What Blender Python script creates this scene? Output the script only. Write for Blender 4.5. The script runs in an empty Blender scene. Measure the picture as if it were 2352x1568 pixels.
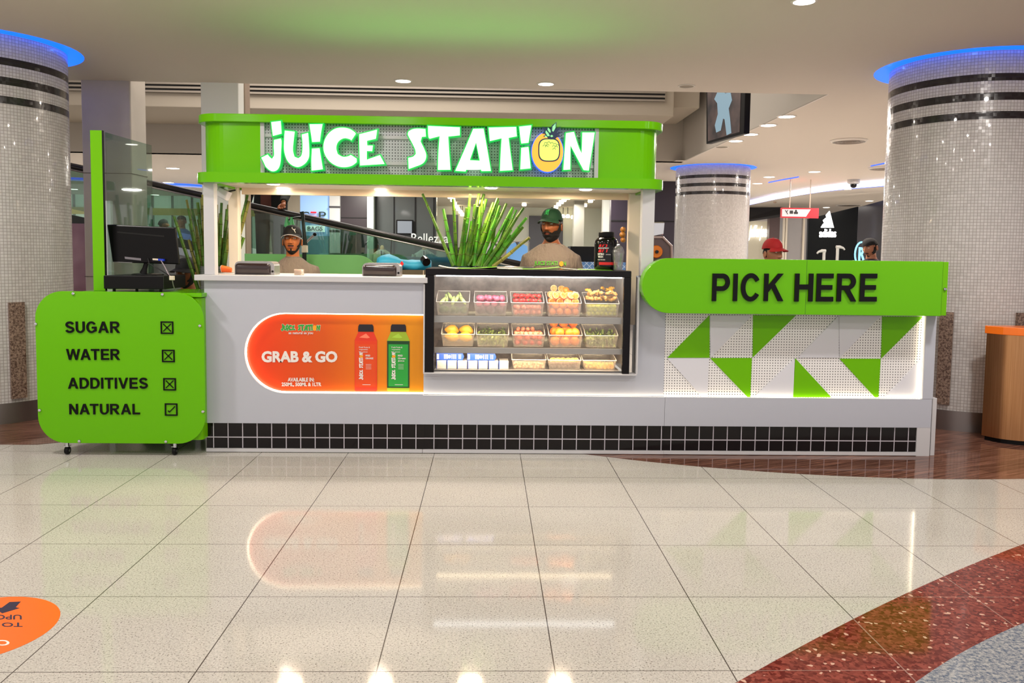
import bpy, bmesh, math, random
from math import sin, cos, pi, sqrt, atan2, hypot, radians, exp
from mathutils import Vector, Matrix, Euler
random.seed(7)
sc = bpy.context.scene
COL = sc.collection
# ---------------------------------------------------------------- camera
FPX, YAW, PITCH, ROLL, SHX, SHY, CAMH = 1886.33, .0304, .071, .013, -.02, -69.02, 1.4533
def cam_axes():
    cy, sy, cp, sp, cr, sr = cos(YAW), sin(YAW), cos(PITCH), sin(PITCH), cos(ROLL), sin(ROLL)
    fw = Vector((sy*cp, cy*cp, -sp)); rt = Vector((cy, -sy, 0)); up = rt.cross(fw)
    return rt*cr+up*sr, -rt*sr+up*cr, fw
RT, UP, FW = cam_axes()
cd = bpy.data.cameras.new('camera'); cam = bpy.data.objects.new('camera', cd); COL.objects.link(cam)
cd.sensor_width = 36; cd.lens = FPX/2352*36; cd.shift_x = -SHX/2352; cd.shift_y = SHY/2352
cd.clip_start = .05; cd.clip_end = 200
mt = Matrix((RT, UP, -FW)).transposed().to_4x4(); mt.translation = Vector((0, 0, CAMH)); cam.matrix_world = mt
sc.camera = cam
def U(x, y, Y=None, Z=None, X=None):
    """world point of a photo pixel at a known depth Y, height Z or side X"""
    d = RT*((x-1176-SHX)/FPX)+UP*(-(y-784-SHY)/FPX)+FW
    t = Y/d.y if Y is not None else ((Z-CAMH)/d.z if Z is not None else X/d.x)
    return d*t+Vector((0, 0, CAMH))
# ---------------------------------------------------------------- world and exposure
sc.view_settings.view_transform = 'Standard'; sc.view_settings.look = 'None'
sc.view_settings.exposure = 0.0; sc.view_settings.gamma = 1
w = bpy.data.worlds.new('world'); sc.world = w; w.use_nodes = True
w.node_tree.nodes['Background'].inputs[0].default_value = (1.0, .93, .88, 1)
w.node_tree.nodes['Background'].inputs[1].default_value = .95
def area(name, loc, size, power, color=(1, 1, 1), rot=(0, 0, 0), sy=None, shape=None, spread=None):
    l = bpy.data.lights.new(name, 'AREA'); l.energy = power; l.color = color; l.size = size
    l.shape = shape or ('RECTANGLE' if sy else 'DISK')
    if sy: l.size_y = sy
    if spread: l.spread = spread
    o = bpy.data.objects.new(name, l); o.location = loc; o.rotation_euler = rot; COL.objects.link(o); return o
F = 5.87      # front plane of the kiosk
ZC = 3.15     # ceiling height
WARM = (1, .86, .72)
for lx in (-3.6, -1.2, 1.2, 3.6):           # unseen downlights added over the walkway to light the hall
    for ly in (.6, 2.6, 4.6):
        area('downlight_and_fill_lamp', (lx, ly, ZC-.03), .24, 50 if ly > 4 and abs(lx) > 3 else 22, (1, .94, .88))
for lx, ly in ((-.86, 8.3), (.57, 8.3)): area('downlight_and_fill_lamp', (lx, ly, ZC-.03), .15, 24, WARM)
for lx in (-8, -3, 2, 7, 12):
    for ly in (18.5, 22.5): area('downlight_and_fill_lamp', (lx, ly, ZC-.05), .5, 150, (1, .94, .86))  # unseen area lights added to brighten the background shops
for lx, ly in ((3.64, 12.2), (3.61, 10.0), (6, 10), (6.5, 14.5), (8, 17)): area('downlight_and_fill_lamp', (lx, ly, ZC-.05), .3, 75, (1, .88, .78))
# ---------------------------------------------------------------- helpers
def lin(h):
    h = h.lstrip('#'); c = [int(h[i:i+2], 16)/255 for i in (0, 2, 4)]
    return tuple(x/12.92 if x <= .04045 else ((x+.055)/1.055)**2.4 for x in c)
MATS = {}
def M(name, col='#808080', rough=.5, metal=0, emit=None, es=0, spec=.5, coat=0, bump=0, bs=40, var=0, vs=6, alpha=1, trans=0):
    if name in MATS: return MATS[name]
    m = bpy.data.materials.new(name); m.use_nodes = True; nt = m.node_tree; b = nt.nodes['Principled BSDF']
    c = lin(col) if isinstance(col, str) else col
    b.inputs['Base Color'].default_value = (*c, 1); b.inputs['Roughness'].default_value = rough; b.inputs['Metallic'].default_value = metal
    b.inputs['Specular IOR Level'].default_value = spec; b.inputs['Coat Weight'].default_value = coat; b.inputs['Coat Roughness'].default_value = .05
    b.inputs['Alpha'].default_value = alpha; b.inputs['Transmission Weight'].default_value = trans
    if emit:
        e = lin(emit) if isinstance(emit, str) else emit
        b.inputs['Emission Color'].default_value = (*e, 1); b.inputs['Emission Strength'].default_value = es
    if bump or var:
        tc = nt.nodes.new('ShaderNodeTexCoord'); no = nt.nodes.new('ShaderNodeTexNoise'); no.inputs['Scale'].default_value = bs if bump else vs
        no.inputs['Detail'].default_value = 5; nt.links.new(tc.outputs['Object'], no.inputs['Vector'])
        if bump:
            bp = nt.nodes.new('ShaderNodeBump'); bp.inputs['Strength'].default_value = bump; bp.inputs['Distance'].default_value = .01
            nt.links.new(no.outputs['Fac'], bp.inputs['Height']); nt.links.new(bp.outputs['Normal'], b.inputs['Normal'])
        if var:
            n2 = nt.nodes.new('ShaderNodeTexNoise'); n2.inputs['Scale'].default_value = vs; n2.inputs['Detail'].default_value = 4; nt.links.new(tc.outputs['Object'], n2.inputs['Vector'])
            r = nt.nodes.new('ShaderNodeMapRange'); r.inputs[1].default_value = .3; r.inputs[2].default_value = .7; r.inputs[3].default_value = 1-var; r.inputs[4].default_value = 1+var*.4
            nt.links.new(n2.outputs['Fac'], r.inputs[0]); mx = nt.nodes.new('ShaderNodeVectorMath'); mx.operation = 'SCALE'
            mx.inputs[0].default_value = c; nt.links.new(r.outputs[0], mx.inputs['Scale']); nt.links.new(mx.outputs[0], b.inputs['Base Color'])
    MATS[name] = m; return m
class NT:
    """tiny node-graph writer"""
    def __init__(s, name):
        s.m = bpy.data.materials.new(name); s.m.use_nodes = True; s.t = s.m.node_tree; s.b = s.t.nodes['Principled BSDF']; MATS[name] = s.m
        s.oc = s.n('TexCoord').outputs['Object']
    def n(s, t, **k):
        x = s.t.nodes.new('ShaderNode'+t)
        for a, v in k.items(): setattr(x, a, v)
        return x
    def put(s, sock, v):
        if isinstance(v, bpy.types.NodeSocket): s.t.links.new(v, sock)
        else: sock.default_value = v
    def math(s, op, a, b=0, c=0):
        x = s.n('Math', operation=op); s.put(x.inputs[0], a); s.put(x.inputs[1], b); s.put(x.inputs[2], c); return x.outputs[0]
    def vm(s, op, a, b=(0, 0, 0)):
        x = s.n('VectorMath', operation=op); s.put(x.inputs[0], a)
        if op == 'SCALE': s.put(x.inputs['Scale'], b)
        else: s.put(x.inputs[1], b)
        return x.outputs[1] if op in ('LENGTH', 'DISTANCE', 'DOT_PRODUCT') else x.outputs[0]
    def xyz(s, v=None):
        x = s.n('SeparateXYZ'); s.put(x.inputs[0], v or s.oc); return x.outputs
    def comb(s, a, b, c=0):
        x = s.n('CombineXYZ'); s.put(x.inputs[0], a); s.put(x.inputs[1], b); s.put(x.inputs[2], c); return x.outputs[0]
    def mix(s, f, a, b):
        x = s.n('Mix', data_type='RGBA'); s.put(x.inputs[0], f)
        for i, v in ((6, a), (7, b)):
            if isinstance(v, str): v = (*lin(v), 1)
            s.put(x.inputs[i], v)
        return x.outputs[2]
    def noise(s, sc_, det=3, v=None, rough=.5, vor=False, white=False):
        x = s.n('TexVoronoi' if vor else ('TexWhiteNoise' if white else 'TexNoise')); s.put(x.inputs['Vector'], v or s.oc)
        if not white: x.inputs['Scale'].default_value = sc_
        if not vor and not white: x.inputs['Detail'].default_value = det; x.inputs['Roughness'].default_value = rough
        return x.outputs['Color' if vor or white else 'Fac'] if not vor else x.outputs['Color']
    def ramp(s, f, lo, hi, a=0, b=1):
        x = s.n('MapRange'); s.put(x.inputs[0], f); x.inputs[1].default_value = lo; x.inputs[2].default_value = hi; x.inputs[3].default_value = a; x.inputs[4].default_value = b; return x.outputs[0]
    def line(s, u, period, width):
        """1 on lines of the given width every period"""
        f = s.math('FRACT', s.math('DIVIDE', u, period)); d = s.math('MINIMUM', f, s.math('SUBTRACT', 1, f))
        return s.math('LESS_THAN', d, width/period/2)
    def base(s, v): s.put(s.b.inputs['Base Color'], v)
    def set(s, **k):
        for a, v in k.items(): s.put(s.b.inputs[a.replace('_', ' ')], v)
    def bump(s, h, st=.3, d=.01):
        x = s.n('Bump'); x.inputs['Strength'].default_value = st; x.inputs['Distance'].default_value = d; s.put(x.inputs['Height'], h); s.put(s.b.inputs['Normal'], x.outputs[0])
def clear(name, tint='#ffffff', gloss=.1, haze=0, rough=.02, hcol='#ffffff'):
    """pane of clear glass or plastic"""
    m = bpy.data.materials.new(name); m.use_nodes = True; t = m.node_tree; t.nodes.clear()
    o = t.nodes.new('ShaderNodeOutputMaterial'); a = t.nodes.new('ShaderNodeBsdfTransparent'); a.inputs[0].default_value = (*lin(tint), 1)
    g = t.nodes.new('ShaderNodeBsdfGlossy'); g.inputs['Roughness'].default_value = rough
    mx = t.nodes.new('ShaderNodeMixShader'); mx.inputs[0].default_value = gloss; t.links.new(a.outputs[0], mx.inputs[1]); t.links.new(g.outputs[0], mx.inputs[2]); out = mx
    if haze:
        d = t.nodes.new('ShaderNodeBsdfDiffuse'); d.inputs[0].default_value = (*lin(hcol), 1); tr = t.nodes.new('ShaderNodeBsdfTranslucent'); tr.inputs[0].default_value = (*lin(hcol), 1)
        dd = t.nodes.new('ShaderNodeMixShader'); dd.inputs[0].default_value = .5; t.links.new(d.outputs[0], dd.inputs[1]); t.links.new(tr.outputs[0], dd.inputs[2])
        m2 = t.nodes.new('ShaderNodeMixShader'); m2.inputs[0].default_value = haze; t.links.new(mx.outputs[0], m2.inputs[1]); t.links.new(dd.outputs[0], m2.inputs[2]); out = m2
    t.links.new(out.outputs[0], o.inputs[0]); MATS[name] = m; return m
class MB:
    def __init__(s): s.v = []; s.f = []; s.m = []
    def add(s, vs, fs, m=0):
        b = len(s.v); s.v += [Vector(v) for v in vs]; s.f += [[i+b for i in f] for f in fs]; s.m += [m]*len(fs); return s
    def box(s, x0, x1, y0, y1, z0, z1, m=0):
        v = [(x, y, z) for z in (z0, z1) for y in (y0, y1) for x in (x0, x1)]
        return s.add(v, [(0, 2, 3, 1), (4, 5, 7, 6), (0, 1, 5, 4), (2, 6, 7, 3), (0, 4, 6, 2), (1, 3, 7, 5)], m)
    def rbox(s, x0, x1, y0, y1, z0, z1, r=.01, n=4, m=0, ax='z'):
        """box with rounded vertical edges along axis ax"""
        if ax == 'z': A, B, C = (x0, x1), (y0, y1), (z0, z1); mp = lambda a, b, c: (a, b, c)
        elif ax == 'y': A, B, C = (z0, z1), (x0, x1), (y0, y1); mp = lambda a, b, c: (b, c, a)
        else: A, B, C = (y0, y1), (z0, z1), (x0, x1); mp = lambda a, b, c: (c, a, b)
        p = rrect(A[0], A[1], B[0], B[1], r, n)
        k = len(p); v = [mp(a, b, C[0]) for a, b in p]+[mp(a, b, C[1]) for a, b in p]
        return s.add(v, [list(range(k))[::-1], list(range(k, 2*k))]+[(i, (i+1) % k, (i+1) % k+k, i+k) for i in range(k)], m)
    def prism(s, poly, y0, y1, m=0):
        """outline in X,Z given thickness in Y"""
        if sum(poly[i][0]*poly[(i+1) % len(poly)][1]-poly[(i+1) % len(poly)][0]*poly[i][1] for i in range(len(poly))) < 0: poly = poly[::-1]
        k = len(poly); v = [(a, y0, b) for a, b in poly]+[(a, y1, b) for a, b in poly]
        return s.add(v, [list(range(k)), list(range(k, 2*k))[::-1]]+[(i+k, (i+1) % k+k, (i+1) % k, i) for i in range(k)], m)
    def slab(s, poly, z0, z1, m=0):
        if sum(poly[i][0]*poly[(i+1) % len(poly)][1]-poly[(i+1) % len(poly)][0]*poly[i][1] for i in range(len(poly))) < 0: poly = poly[::-1]
        k = len(poly); v = [(a, b, z0) for a, b in poly]+[(a, b, z1) for a, b in poly]
        return s.add(v, [list(range(k))[::-1], list(range(k, 2*k))]+[(i, (i+1) % k, (i+1) % k+k, i+k) for i in range(k)], m)
    def loft(s, rings, m=0, caps=True, closed=True):
        k = len(rings[0]); v = [p for r in rings for p in r]; f = []
        for j in range(len(rings)-1):
            for i in range(k if closed else k-1): a = j*k+i; b = j*k+(i+1) % k; f.append((a, b, b+k, a+k))
        if caps and closed: f.append(list(range(k))[::-1]); f.append(list(range((len(rings)-1)*k, len(rings)*k)))
        return s.add(v, f, m)
    def tube(s, pts, r, n=8, m=0, caps=True, flat=1):
        pts = [Vector(p) for p in pts]; rs = r if isinstance(r, (list, tuple)) else [r]*len(pts); rings = []; up = None
        for i, p in enumerate(pts):
            d = (pts[min(i+1, len(pts)-1)]-pts[max(i-1, 0)]).normalized()
            if up is None: up = d.orthogonal().normalized() if abs(d.y) > .9 else (Vector((0, 1, 0))-d*d.y).normalized()
            up = (up-d*up.dot(d)).normalized(); sd = d.cross(up)
            rings.append([p+(sd*cos(t*2*pi/n)+up*flat*sin(t*2*pi/n))*rs[i] for t in range(n)])
        return s.loft(rings, m, caps)
    def lathe(s, prof, c=(0, 0, 0), n=24, m=0, ax='z', a0=0, a1=2*pi):
        full = abs(a1-a0-2*pi) < 1e-6; k = n if full else n+1; rings = []
        for r, h in prof:
            ring = []
            for i in range(k):
                t = a0+(a1-a0)*i/n; a, b = r*cos(t), r*sin(t)
                p = (a, b, h) if ax == 'z' else ((a, h, b) if ax == 'y' else (h, a, b)); ring.append(Vector(p)+Vector(c))
            rings.append(ring)
        if ax == 'y': rings = rings[::-1]
        return s.loft(rings, m, full, full)
    def ell(s, c, r, n=16, k=10, m=0, rot=None):
        rings = []; c = Vector(c)
        for j in range(1, k):
            ph = pi*j/k; ring = []
            for i in range(n):
                t = 2*pi*i/n; p = Vector((r[0]*sin(ph)*cos(t), r[1]*sin(ph)*sin(t), -r[2]*cos(ph)))
                if rot: p.rotate(rot)
                ring.append(c+p)
            rings.append(ring)
        return s.loft(rings, m)
    def ballcap(s, c, r, a0, a1, m=0, rot=None, n=16, k=5):
        rings = []
        for j in range(k+1):
            t = radians(lerp(a0, a1, j/k)); ring = []
            for i in range(n):
                u = 2*pi*i/n; p = Vector((r*cos(t)*cos(u), r*cos(t)*sin(u), r*sin(t)))
                if rot: p = rot@p
                ring.append(Vector(c)+p)
            rings.append(ring)
        return s.loft(rings, m)
    def build(s, name, mats, parent=None, smooth=False, bevel=0, local=False, seg=2, remesh=0, smit=0, label=None, ang=40):
        me = bpy.data.meshes.new(name)
        off = Vector((0, 0, 0))
        if parent is not None and not local: off = base_of(parent)
        me.from_pydata([tuple(v-off) for v in s.v], [], s.f)
        if not isinstance(mats, (list, tuple)): mats = [mats]
        for x in mats: me.materials.append(x)
        for p, i in zip(me.polygons, s.m): p.material_index = i
        if smooth: me.shade_smooth()
        me.update()
        o = bpy.data.objects.new(name, me); COL.objects.link(o)
        if parent is not None: o.parent = parent
        if remesh:
            r = o.modifiers.new('remesh', 'REMESH'); r.mode = 'VOXEL'; r.voxel_size = remesh; r.use_smooth_shade = True
            if smit: q = o.modifiers.new('smooth', 'SMOOTH'); q.iterations = smit; q.factor = .5
        if bevel:
            b = o.modifiers.new('bevel', 'BEVEL'); b.width = bevel; b.segments = seg; b.limit_method = 'ANGLE'; b.angle_limit = radians(35)
        if smooth and ang < 180 and not remesh: me.set_sharp_from_angle(angle=radians(ang))
        if label: o['label'] = label
        return o
def base_of(o):
    v = Vector((0, 0, 0))
    while o is not None: v += o.location; o = o.parent
    return v
def rrect(x0, x1, y0, y1, r, n=5):
    p = []
    for cx, cy, a in ((x1-r, y0+r, -pi/2), (x1-r, y1-r, 0), (x0+r, y1-r, pi/2), (x0+r, y0+r, pi)):
        for i in range(n+1): t = a+i*pi/2/n; p.append((cx+r*cos(t), cy+r*sin(t)))
    return p
def tag(o, label, cat, group=None):
    o['label'] = label; o['category'] = cat
    if group: o['group'] = group
    return o
def thing(name, label, cat, loc=(0, 0, 0), rz=0, group=None):
    o = bpy.data.objects.new(name, None); COL.objects.link(o); o.location = loc; o.rotation_euler = (0, 0, rz); o.empty_display_size = .1
    return tag(o, label, cat, group)
def struct(o): o['kind'] = 'structure'; return o
def clone(o, loc=None, parent=None, rz=None):
    kids = [c for c in KIDS.get(o.name, [])] if parent is None and o.name in KIDS else list(o.children)
    c = o.copy(); COL.objects.link(c)
    if parent is not None: c.parent = parent
    if loc is not None: c.location = loc
    if rz is not None: c.rotation_euler = (0, 0, rz)
    for k in kids: clone(k, None, c)
    return c
KIDS = {}
def lerp(a, b, t): return a+(b-a)*t
# curve outlines (letters, shapes with holes) -> mesh standing in the XZ plane, front towards -Y
def flat_curve(loops, depth, bevel=0, offset=0):
    cu = bpy.data.curves.new('c', 'CURVE'); cu.dimensions = '2D'; cu.fill_mode = 'BOTH'; cu.extrude = depth/2; cu.bevel_depth = bevel; cu.bevel_resolution = 1; cu.offset = offset
    for lp in loops:
        sp = cu.splines.new('POLY'); sp.points.add(len(lp)-1); sp.use_cyclic_u = True
        for p, q in zip(sp.points, lp): p.co = (q[0], q[1], 0, 1)
    return eval_mesh(cu)
def eval_mesh(cu):
    t = bpy.data.objects.new('t', cu); COL.objects.link(t); bpy.context.view_layer.update()
    dg = bpy.context.evaluated_depsgraph_get(); me = bpy.data.meshes.new_from_object(t.evaluated_get(dg))
    bpy.data.objects.remove(t); bpy.data.curves.remove(cu); return me
def stand(me, f):
    for v in me.vertices: v.co = f(v.co)
def put_mesh(name, me, mat, parent=None, label=None):
    off = base_of(parent) if parent is not None else Vector((0, 0, 0))
    if off.length:
        for v in me.vertices: v.co = v.co-off
    me.name = name; me.materials.clear(); me.materials.append(mat)
    for p in me.polygons: p.material_index = 0
    me.update(); o = bpy.data.objects.new(name, me); COL.objects.link(o)
    if parent is not None: o.parent = parent
    if label: o['label'] = label
    return o
def text_me(s, ext=.004, bold=0, spacing=1, shear=0):
    cu = bpy.data.curves.new('t', 'FONT'); cu.body = s; cu.size = 1; cu.extrude = .5; cu.offset = bold; cu.space_character = spacing; cu.shear = shear; cu.resolution_u = 3
    return eval_mesh(cu)
def text(name, s, X0, X1, Z0, Z1, y, mat, parent=None, ext=.004, bold=.02, spacing=1.0, flip=None, label=None, skew=0, shear=0):
    """lettering fitted to a box in the plane Y=y"""
    me = text_me(s, ext, bold, spacing, shear); xs = [v.co.x for v in me.vertices]; ys = [v.co.y for v in me.vertices]
    a, b, c, d = min(xs), max(xs), min(ys), max(ys)
    def f(p):
        u = (p.x-a)/(b-a); v = (p.y-c)/(d-c) if d > c else 0
        q = Vector((lerp(X0, X1, u), y-p.z*ext*1.0-ext/2, lerp(Z0, Z1, v)+skew*u))
        return flip(q) if flip else q
    stand(me, f); return put_mesh(name, me, mat, parent, label)
def textpx(name, s, box, y, mat, parent=None, **k):
    a = U(box[0], box[3], Y=y); b = U(box[2], box[1], Y=y); c = U(box[2], box[3], Y=y)
    return text(name, s, a.x, b.x, a.z, a.z+(b.z-c.z), y, mat, parent, skew=c.z-a.z, **k)
def pxpoly(pts, Y, o=(0, 0), s=1.0):
    r = []
    for x, y in pts: p = U(o[0]+x/s, o[1]+y/s, Y=Y); r.append((p.x, p.z))
    return r
# block capitals drawn as outlines
def _arc(cx, cy, rx, ry, a0, a1, n=14): return [(cx+rx*cos(radians(lerp(a0, a1, i/n))), cy+ry*sin(radians(lerp(a0, a1, i/n)))) for i in range(n+1)]
def _strip(c, w_):
    L_, R_ = [], []
    for i, p in enumerate(c):
        a, b = c[max(0, i-1)], c[min(len(c)-1, i+1)]; dx, dy = b[0]-a[0], b[1]-a[1]; l = hypot(dx, dy); L_.append((p[0]-dy/l*w_, p[1]+dx/l*w_)); R_.append((p[0]+dy/l*w_, p[1]-dx/l*w_))
    return L_+R_[::-1]
GL = {
 'A': (.95, [[(0, 0), (.215, 0), (.295, .225), (.655, .225), (.735, 0), (.95, 0), (.585, 1), (.365, 1)], [(.355, .39), (.475, .76), (.595, .39)]]),
 'C': (.9, [_arc(.45, .5, .45, .515, 32, 328, 30)+_arc(.46, .5, .255, .345, 325, 35, 24)]),
 'D': (.86, [[(0, 0), (.38, 0)]+_arc(.38, .5, .48, .5, -85, 85, 18)+[(.38, 1), (0, 1)], [(.2, .17), (.37, .17)]+_arc(.37, .5, .28, .33, -85, 85, 14)+[(.37, .83), (.2, .83)]]),
 'E': (.76, [[(0, 0), (.76, 0), (.76, .17), (.2, .17), (.2, .42), (.70, .42), (.70, .59), (.2, .59), (.2, .83), (.74, .83), (.74, 1), (0, 1)]]),
 'G': (.94, [_arc(.46, .5, .46, .515, 34, 305, 30)+[(.93, .15), (.93, .55), (.50, .55), (.50, .38), (.73, .38), (.73, .25)]+_arc(.47, .5, .26, .345, 312, 38, 24)]),
 'H': (.82, [[(0, 0), (.2, 0), (.2, .43), (.62, .43), (.62, 0), (.82, 0), (.82, 1), (.62, 1), (.62, .61), (.2, .61), (.2, 1), (0, 1)]]),
 'I': (.2, [[(0, 0), (.2, 0), (.2, 1), (0, 1)]]),
 'K': (.9, [[(0, 0), (.2, 0), (.2, .32), (.35, .48), (.65, 0), (.9, 0), (.49, .62), (.87, 1), (.62, 1), (.2, .58), (.2, 1), (0, 1)]]),
 'L': (.70, [[(0, 0), (.70, 0), (.70, .17), (.2, .17), (.2, 1), (0, 1)]]),
 'N': (.82, [[(0, 0), (.19, 0), (.19, .66), (.61, 0), (.82, 0), (.82, 1), (.63, 1), (.63, .34), (.2, 1), (0, 1)]]),
 'P': (.80, [[(0, 0), (.2, 0), (.2, .37), (.47, .37)]+_arc(.47, .685, .33, .315, -85, 85, 14)+[(.47, 1), (0, 1)], [(.2, .54), (.45, .54)]+_arc(.45, .685, .145, .145, -85, 85, 10)+[(.45, .83), (.2, .83)]]),
 'R': (.88, [[(0, 0), (.2, 0), (.2, .41), (.33, .41), (.64, 0), (.88, 0), (.57, .43)]+_arc(.50, .715, .33, .285, -60, 85, 14)+[(.50, 1), (0, 1)], [(.2, .575), (.48, .575)]+_arc(.48, .70, .145, .13, -85, 85, 10)+[(.48, .83), (.2, .83)]]),
 'S': (.80, [_strip(_arc(.40, .72, .29, .195, 12, 262, 20)+_arc(.40, .28, .31, .195, 82, -170, 20), .095)]),
 'T': (.80, [[(.3, 0), (.5, 0), (.5, .83), (.8, .83), (.8, 1), (0, 1), (0, .83), (.3, .83)]]),
 'U': (.82, [[(0, 1)]+_arc(.41, .37, .41, .385, 180, 360, 22)+[(.82, 1), (.62, 1)]+_arc(.41, .37, .21, .215, 360, 180, 18)+[(.2, 1)]]),
 'V': (.90, [[(.34, 0), (.56, 0), (.90, 1), (.69, 1), (.45, .26), (.21, 1), (0, 1)]]),
 'W': (1.3, [[(.25, 0), (.45, 0), (.65, .72), (.85, 0), (1.05, 0), (1.3, 1), (1.10, 1), (.95, .30), (.75, 1), (.55, 1), (.35, .30), (.20, 1), (0, 1)]]),
}
KERN = {'AT': -.10, 'WA': -.10, 'AV': -.08, 'RA': -.0, 'TU': .0, 'TE': .0}
def block(name, s, box, y, mat, parent, ext=.006, gap=.14):
    """block capitals fitted to a photo-pixel box on the plane Y=y, one part per letter"""
    a = U(box[0], box[3], Y=y); c = U(box[2], box[3], Y=y); b = U(box[2], box[1], Y=y); X0, X1, Z0, Z1 = a.x, c.x, a.z, a.z+(b.z-c.z); sk = c.z-a.z
    x = 0; pos = []
    for i, ch in enumerate(s): pos.append(x); x += GL[ch][0]+gap+KERN.get(s[i:i+2], 0)
    tot = x-gap; hh = Z1-Z0; W_ = X1-X0
    for p0, ch in zip(pos, s):
        loops = [[(X0+(p0+u)/tot*W_, Z0+v*hh+sk*(p0+u)/tot) for u, v in lp] for lp in GL[ch][1]]
        me = flat_curve(loops, ext); stand(me, lambda q: Vector((q.x, y-ext/2-q.z-.0003, q.y))); put_mesh(name, me, mat, parent)
# ---------------------------------------------------------------- materials
GREEN = M('lime_gloss', (.125, .45, .0), rough=.16, spec=.22)
GREEND = M('lime_panel', (.14, .45, .0), rough=.25, spec=.2)
WHITE = M('white_laminate', '#b6b9c4', rough=.45, spec=.35)
WHITEG = M('white_trim', '#c6c5c8', rough=.35)
CREAM = M('cream_paint', '#d8cdbb', rough=.5)
BLACK = M('black_plastic', '#070608', rough=.4, spec=.2)
BLKG = M('black_gloss', '#050406', rough=.12, spec=.35)
STEEL = M('brushed_steel', '#a9a6a6', rough=.28, metal=1)
CHROME = M('chrome', '#d0d0d4', rough=.12, metal=1)
DGREY = M('dark_grey', '#3a393c', rough=.5)
SHADE = M('matt_black', '#050505', rough=.8)
LEDW = M('led_warm', '#ffffff', emit=(1, .82, .55), es=7)
LEDC = M('led_cool', '#ffffff', emit=(.85, .9, 1), es=14)
LENS = M('lamp_lens', '#ffffff', emit=(1, .93, .85), es=14)
BLUE = M('blue_led', '#1040ff', emit=(.0, .10, 1.0), es=2.2)
LETTER = M('letter_black', '#040305', rough=.15, spec=.18)
GLASS = clear('clear_glass', '#f4fbf8', .09)
CASEG = clear('case_glass', '#fbfbf8', .06)
BINP = clear('frosted_bin_plastic', '#f8f4f0', .06, .21, .15, '#f4ece4')
CLEARP = clear('clear_plastic', '#f2f2f2', .18, .10)
SMOKE = clear('tinted_glass', '#d4e2dc', .08)
SKIN1 = M('skin_tan', '#b0683a', rough=.5, spec=.35); SKIN2 = M('skin_brown', '#8d5230', rough=.5, spec=.35); SKIN3 = M('skin_warm', '#a87052', rough=.5)
LIP = M('lips', '#7e3d30', rough=.45); HAIR = M('black_hair', '#0a0808', rough=.75, bump=.8, bs=300)
EYEW = M('eye_white', '#d8d0c8', rough=.25); EYEB = M('eye_iris', '#120a06', rough=.15)
sn = NT('taupe_jersey'); sn.base((*lin('#82776e'), 1)); sn.set(Roughness=.9); sn.b.inputs['Specular IOR Level'].default_value = .15; sn.bump(sn.noise(1, 4, sn.vm('MULTIPLY', sn.oc, (16, 16, 4.5)), .55), .9, .035); SHIRT = sn.m
CAPB = M('black_cap_cloth', '#0c0c10', rough=.75); CAPG = M('green_cap_cloth', '#053a20', rough=.8, bump=.2, bs=200); CAPR = M('red_cap_cloth', '#a80f14', rough=.75)
JEANS = M('grey_jeans', '#6a676e', rough=.9, bump=.6, bs=14); DARKC = M('dark_cloth', '#0e1212', rough=.9, bump=.4, bs=16)
PRINTG = M('green_print', '#58b032', rough=.7); PRINTO = M('orange_print', '#f0a020', rough=.7)
PWHITE = M('white_print', '#e6e0dc', rough=.5)
# ---------------------------------------------------------------- setting: floor
n = NT('floor_terrazzo_granite'); X_, Y_, Z_ = n.xyz()
gx = n.math('ADD', X_, .3697); gy = n.math('SUBTRACT', Y_, 2.7655)
ln = n.math('MAXIMUM', n.line(gx, .62, .0045), n.line(gy, .62, .0035))
spk = n.ramp(n.noise(120, 4, rough=.7), .38, .62, .78, 1.05); blot = n.ramp(n.noise(1.3, 2), .3, .7, .93, 1.03)
big = n.ramp(n.noise(150, 2), .60, .66, 0, .75)
cream = n.vm('SCALE', n.mix(big, '#c5c0b8', '#544c42'), n.math('MULTIPLY', spk, blot))
cream = n.mix(n.math('MULTIPLY', ln, .9), cream, '#3a2e28')
r1 = n.vm('DISTANCE', n.comb(X_, Y_), (12.0458, -11.0123, 0)); r2 = n.vm('DISTANCE', n.comb(X_, Y_), (4.4704, -1.0642, 0))
vo = n.noise(75, vor=True); vx = n.xyz(vo)
redc = n.mix(n.ramp(vx[0], .2, .9), '#5c1f1a', '#8a4136'); redc = n.mix(n.math('GREATER_THAN', vx[1], .97), redc, '#c8a08c')
redc = n.mix(n.math('MULTIPLY', ln, .6), redc, '#b09488')
bluec = n.mix(n.ramp(n.noise(60, 4, rough=.8), .4, .6), '#4d5a70', '#a9a8a6')
r3 = n.vm('DISTANCE', n.comb(X_, Y_), (3.1675, 10.38, 0))
uw = n.math('ADD', n.math('MULTIPLY', X_, .906), n.math('MULTIPLY', Y_, .42)); vw = n.math('SUBTRACT', n.math('MULTIPLY', Y_, .906), n.math('MULTIPLY', X_, .42))
gr = n.noise(9, 5, n.comb(n.math('MULTIPLY', uw, .35), n.math('MULTIPLY', vw, 5))); wv = n.ramp(gr, .35, .65)
pl = n.noise(1, white=True, v=n.comb(n.math('FLOOR', n.math('DIVIDE', vw, .15)), n.math('FLOOR', n.math('DIVIDE', uw, .9))))
wood = n.mix(wv, '#4f3026', '#80594a'); wood = n.vm('SCALE', wood, n.ramp(n.xyz(pl)[0], 0, 1, .8, 1.12)); wood = n.mix(n.line(vw, .15, .003), wood, '#281812')
isw_r = n.math('MULTIPLY', n.math('LESS_THAN', r3, 5.13), n.math('GREATER_THAN', X_, .6))
isw_l = n.math('MULTIPLY', n.math('GREATER_THAN', n.math('SUBTRACT', Y_, n.math('MULTIPLY', n.math('MAXIMUM', n.math('ADD', X_, 3.3), 0), .6)), 6.06), n.math('LESS_THAN', X_, -1.2))
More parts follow.
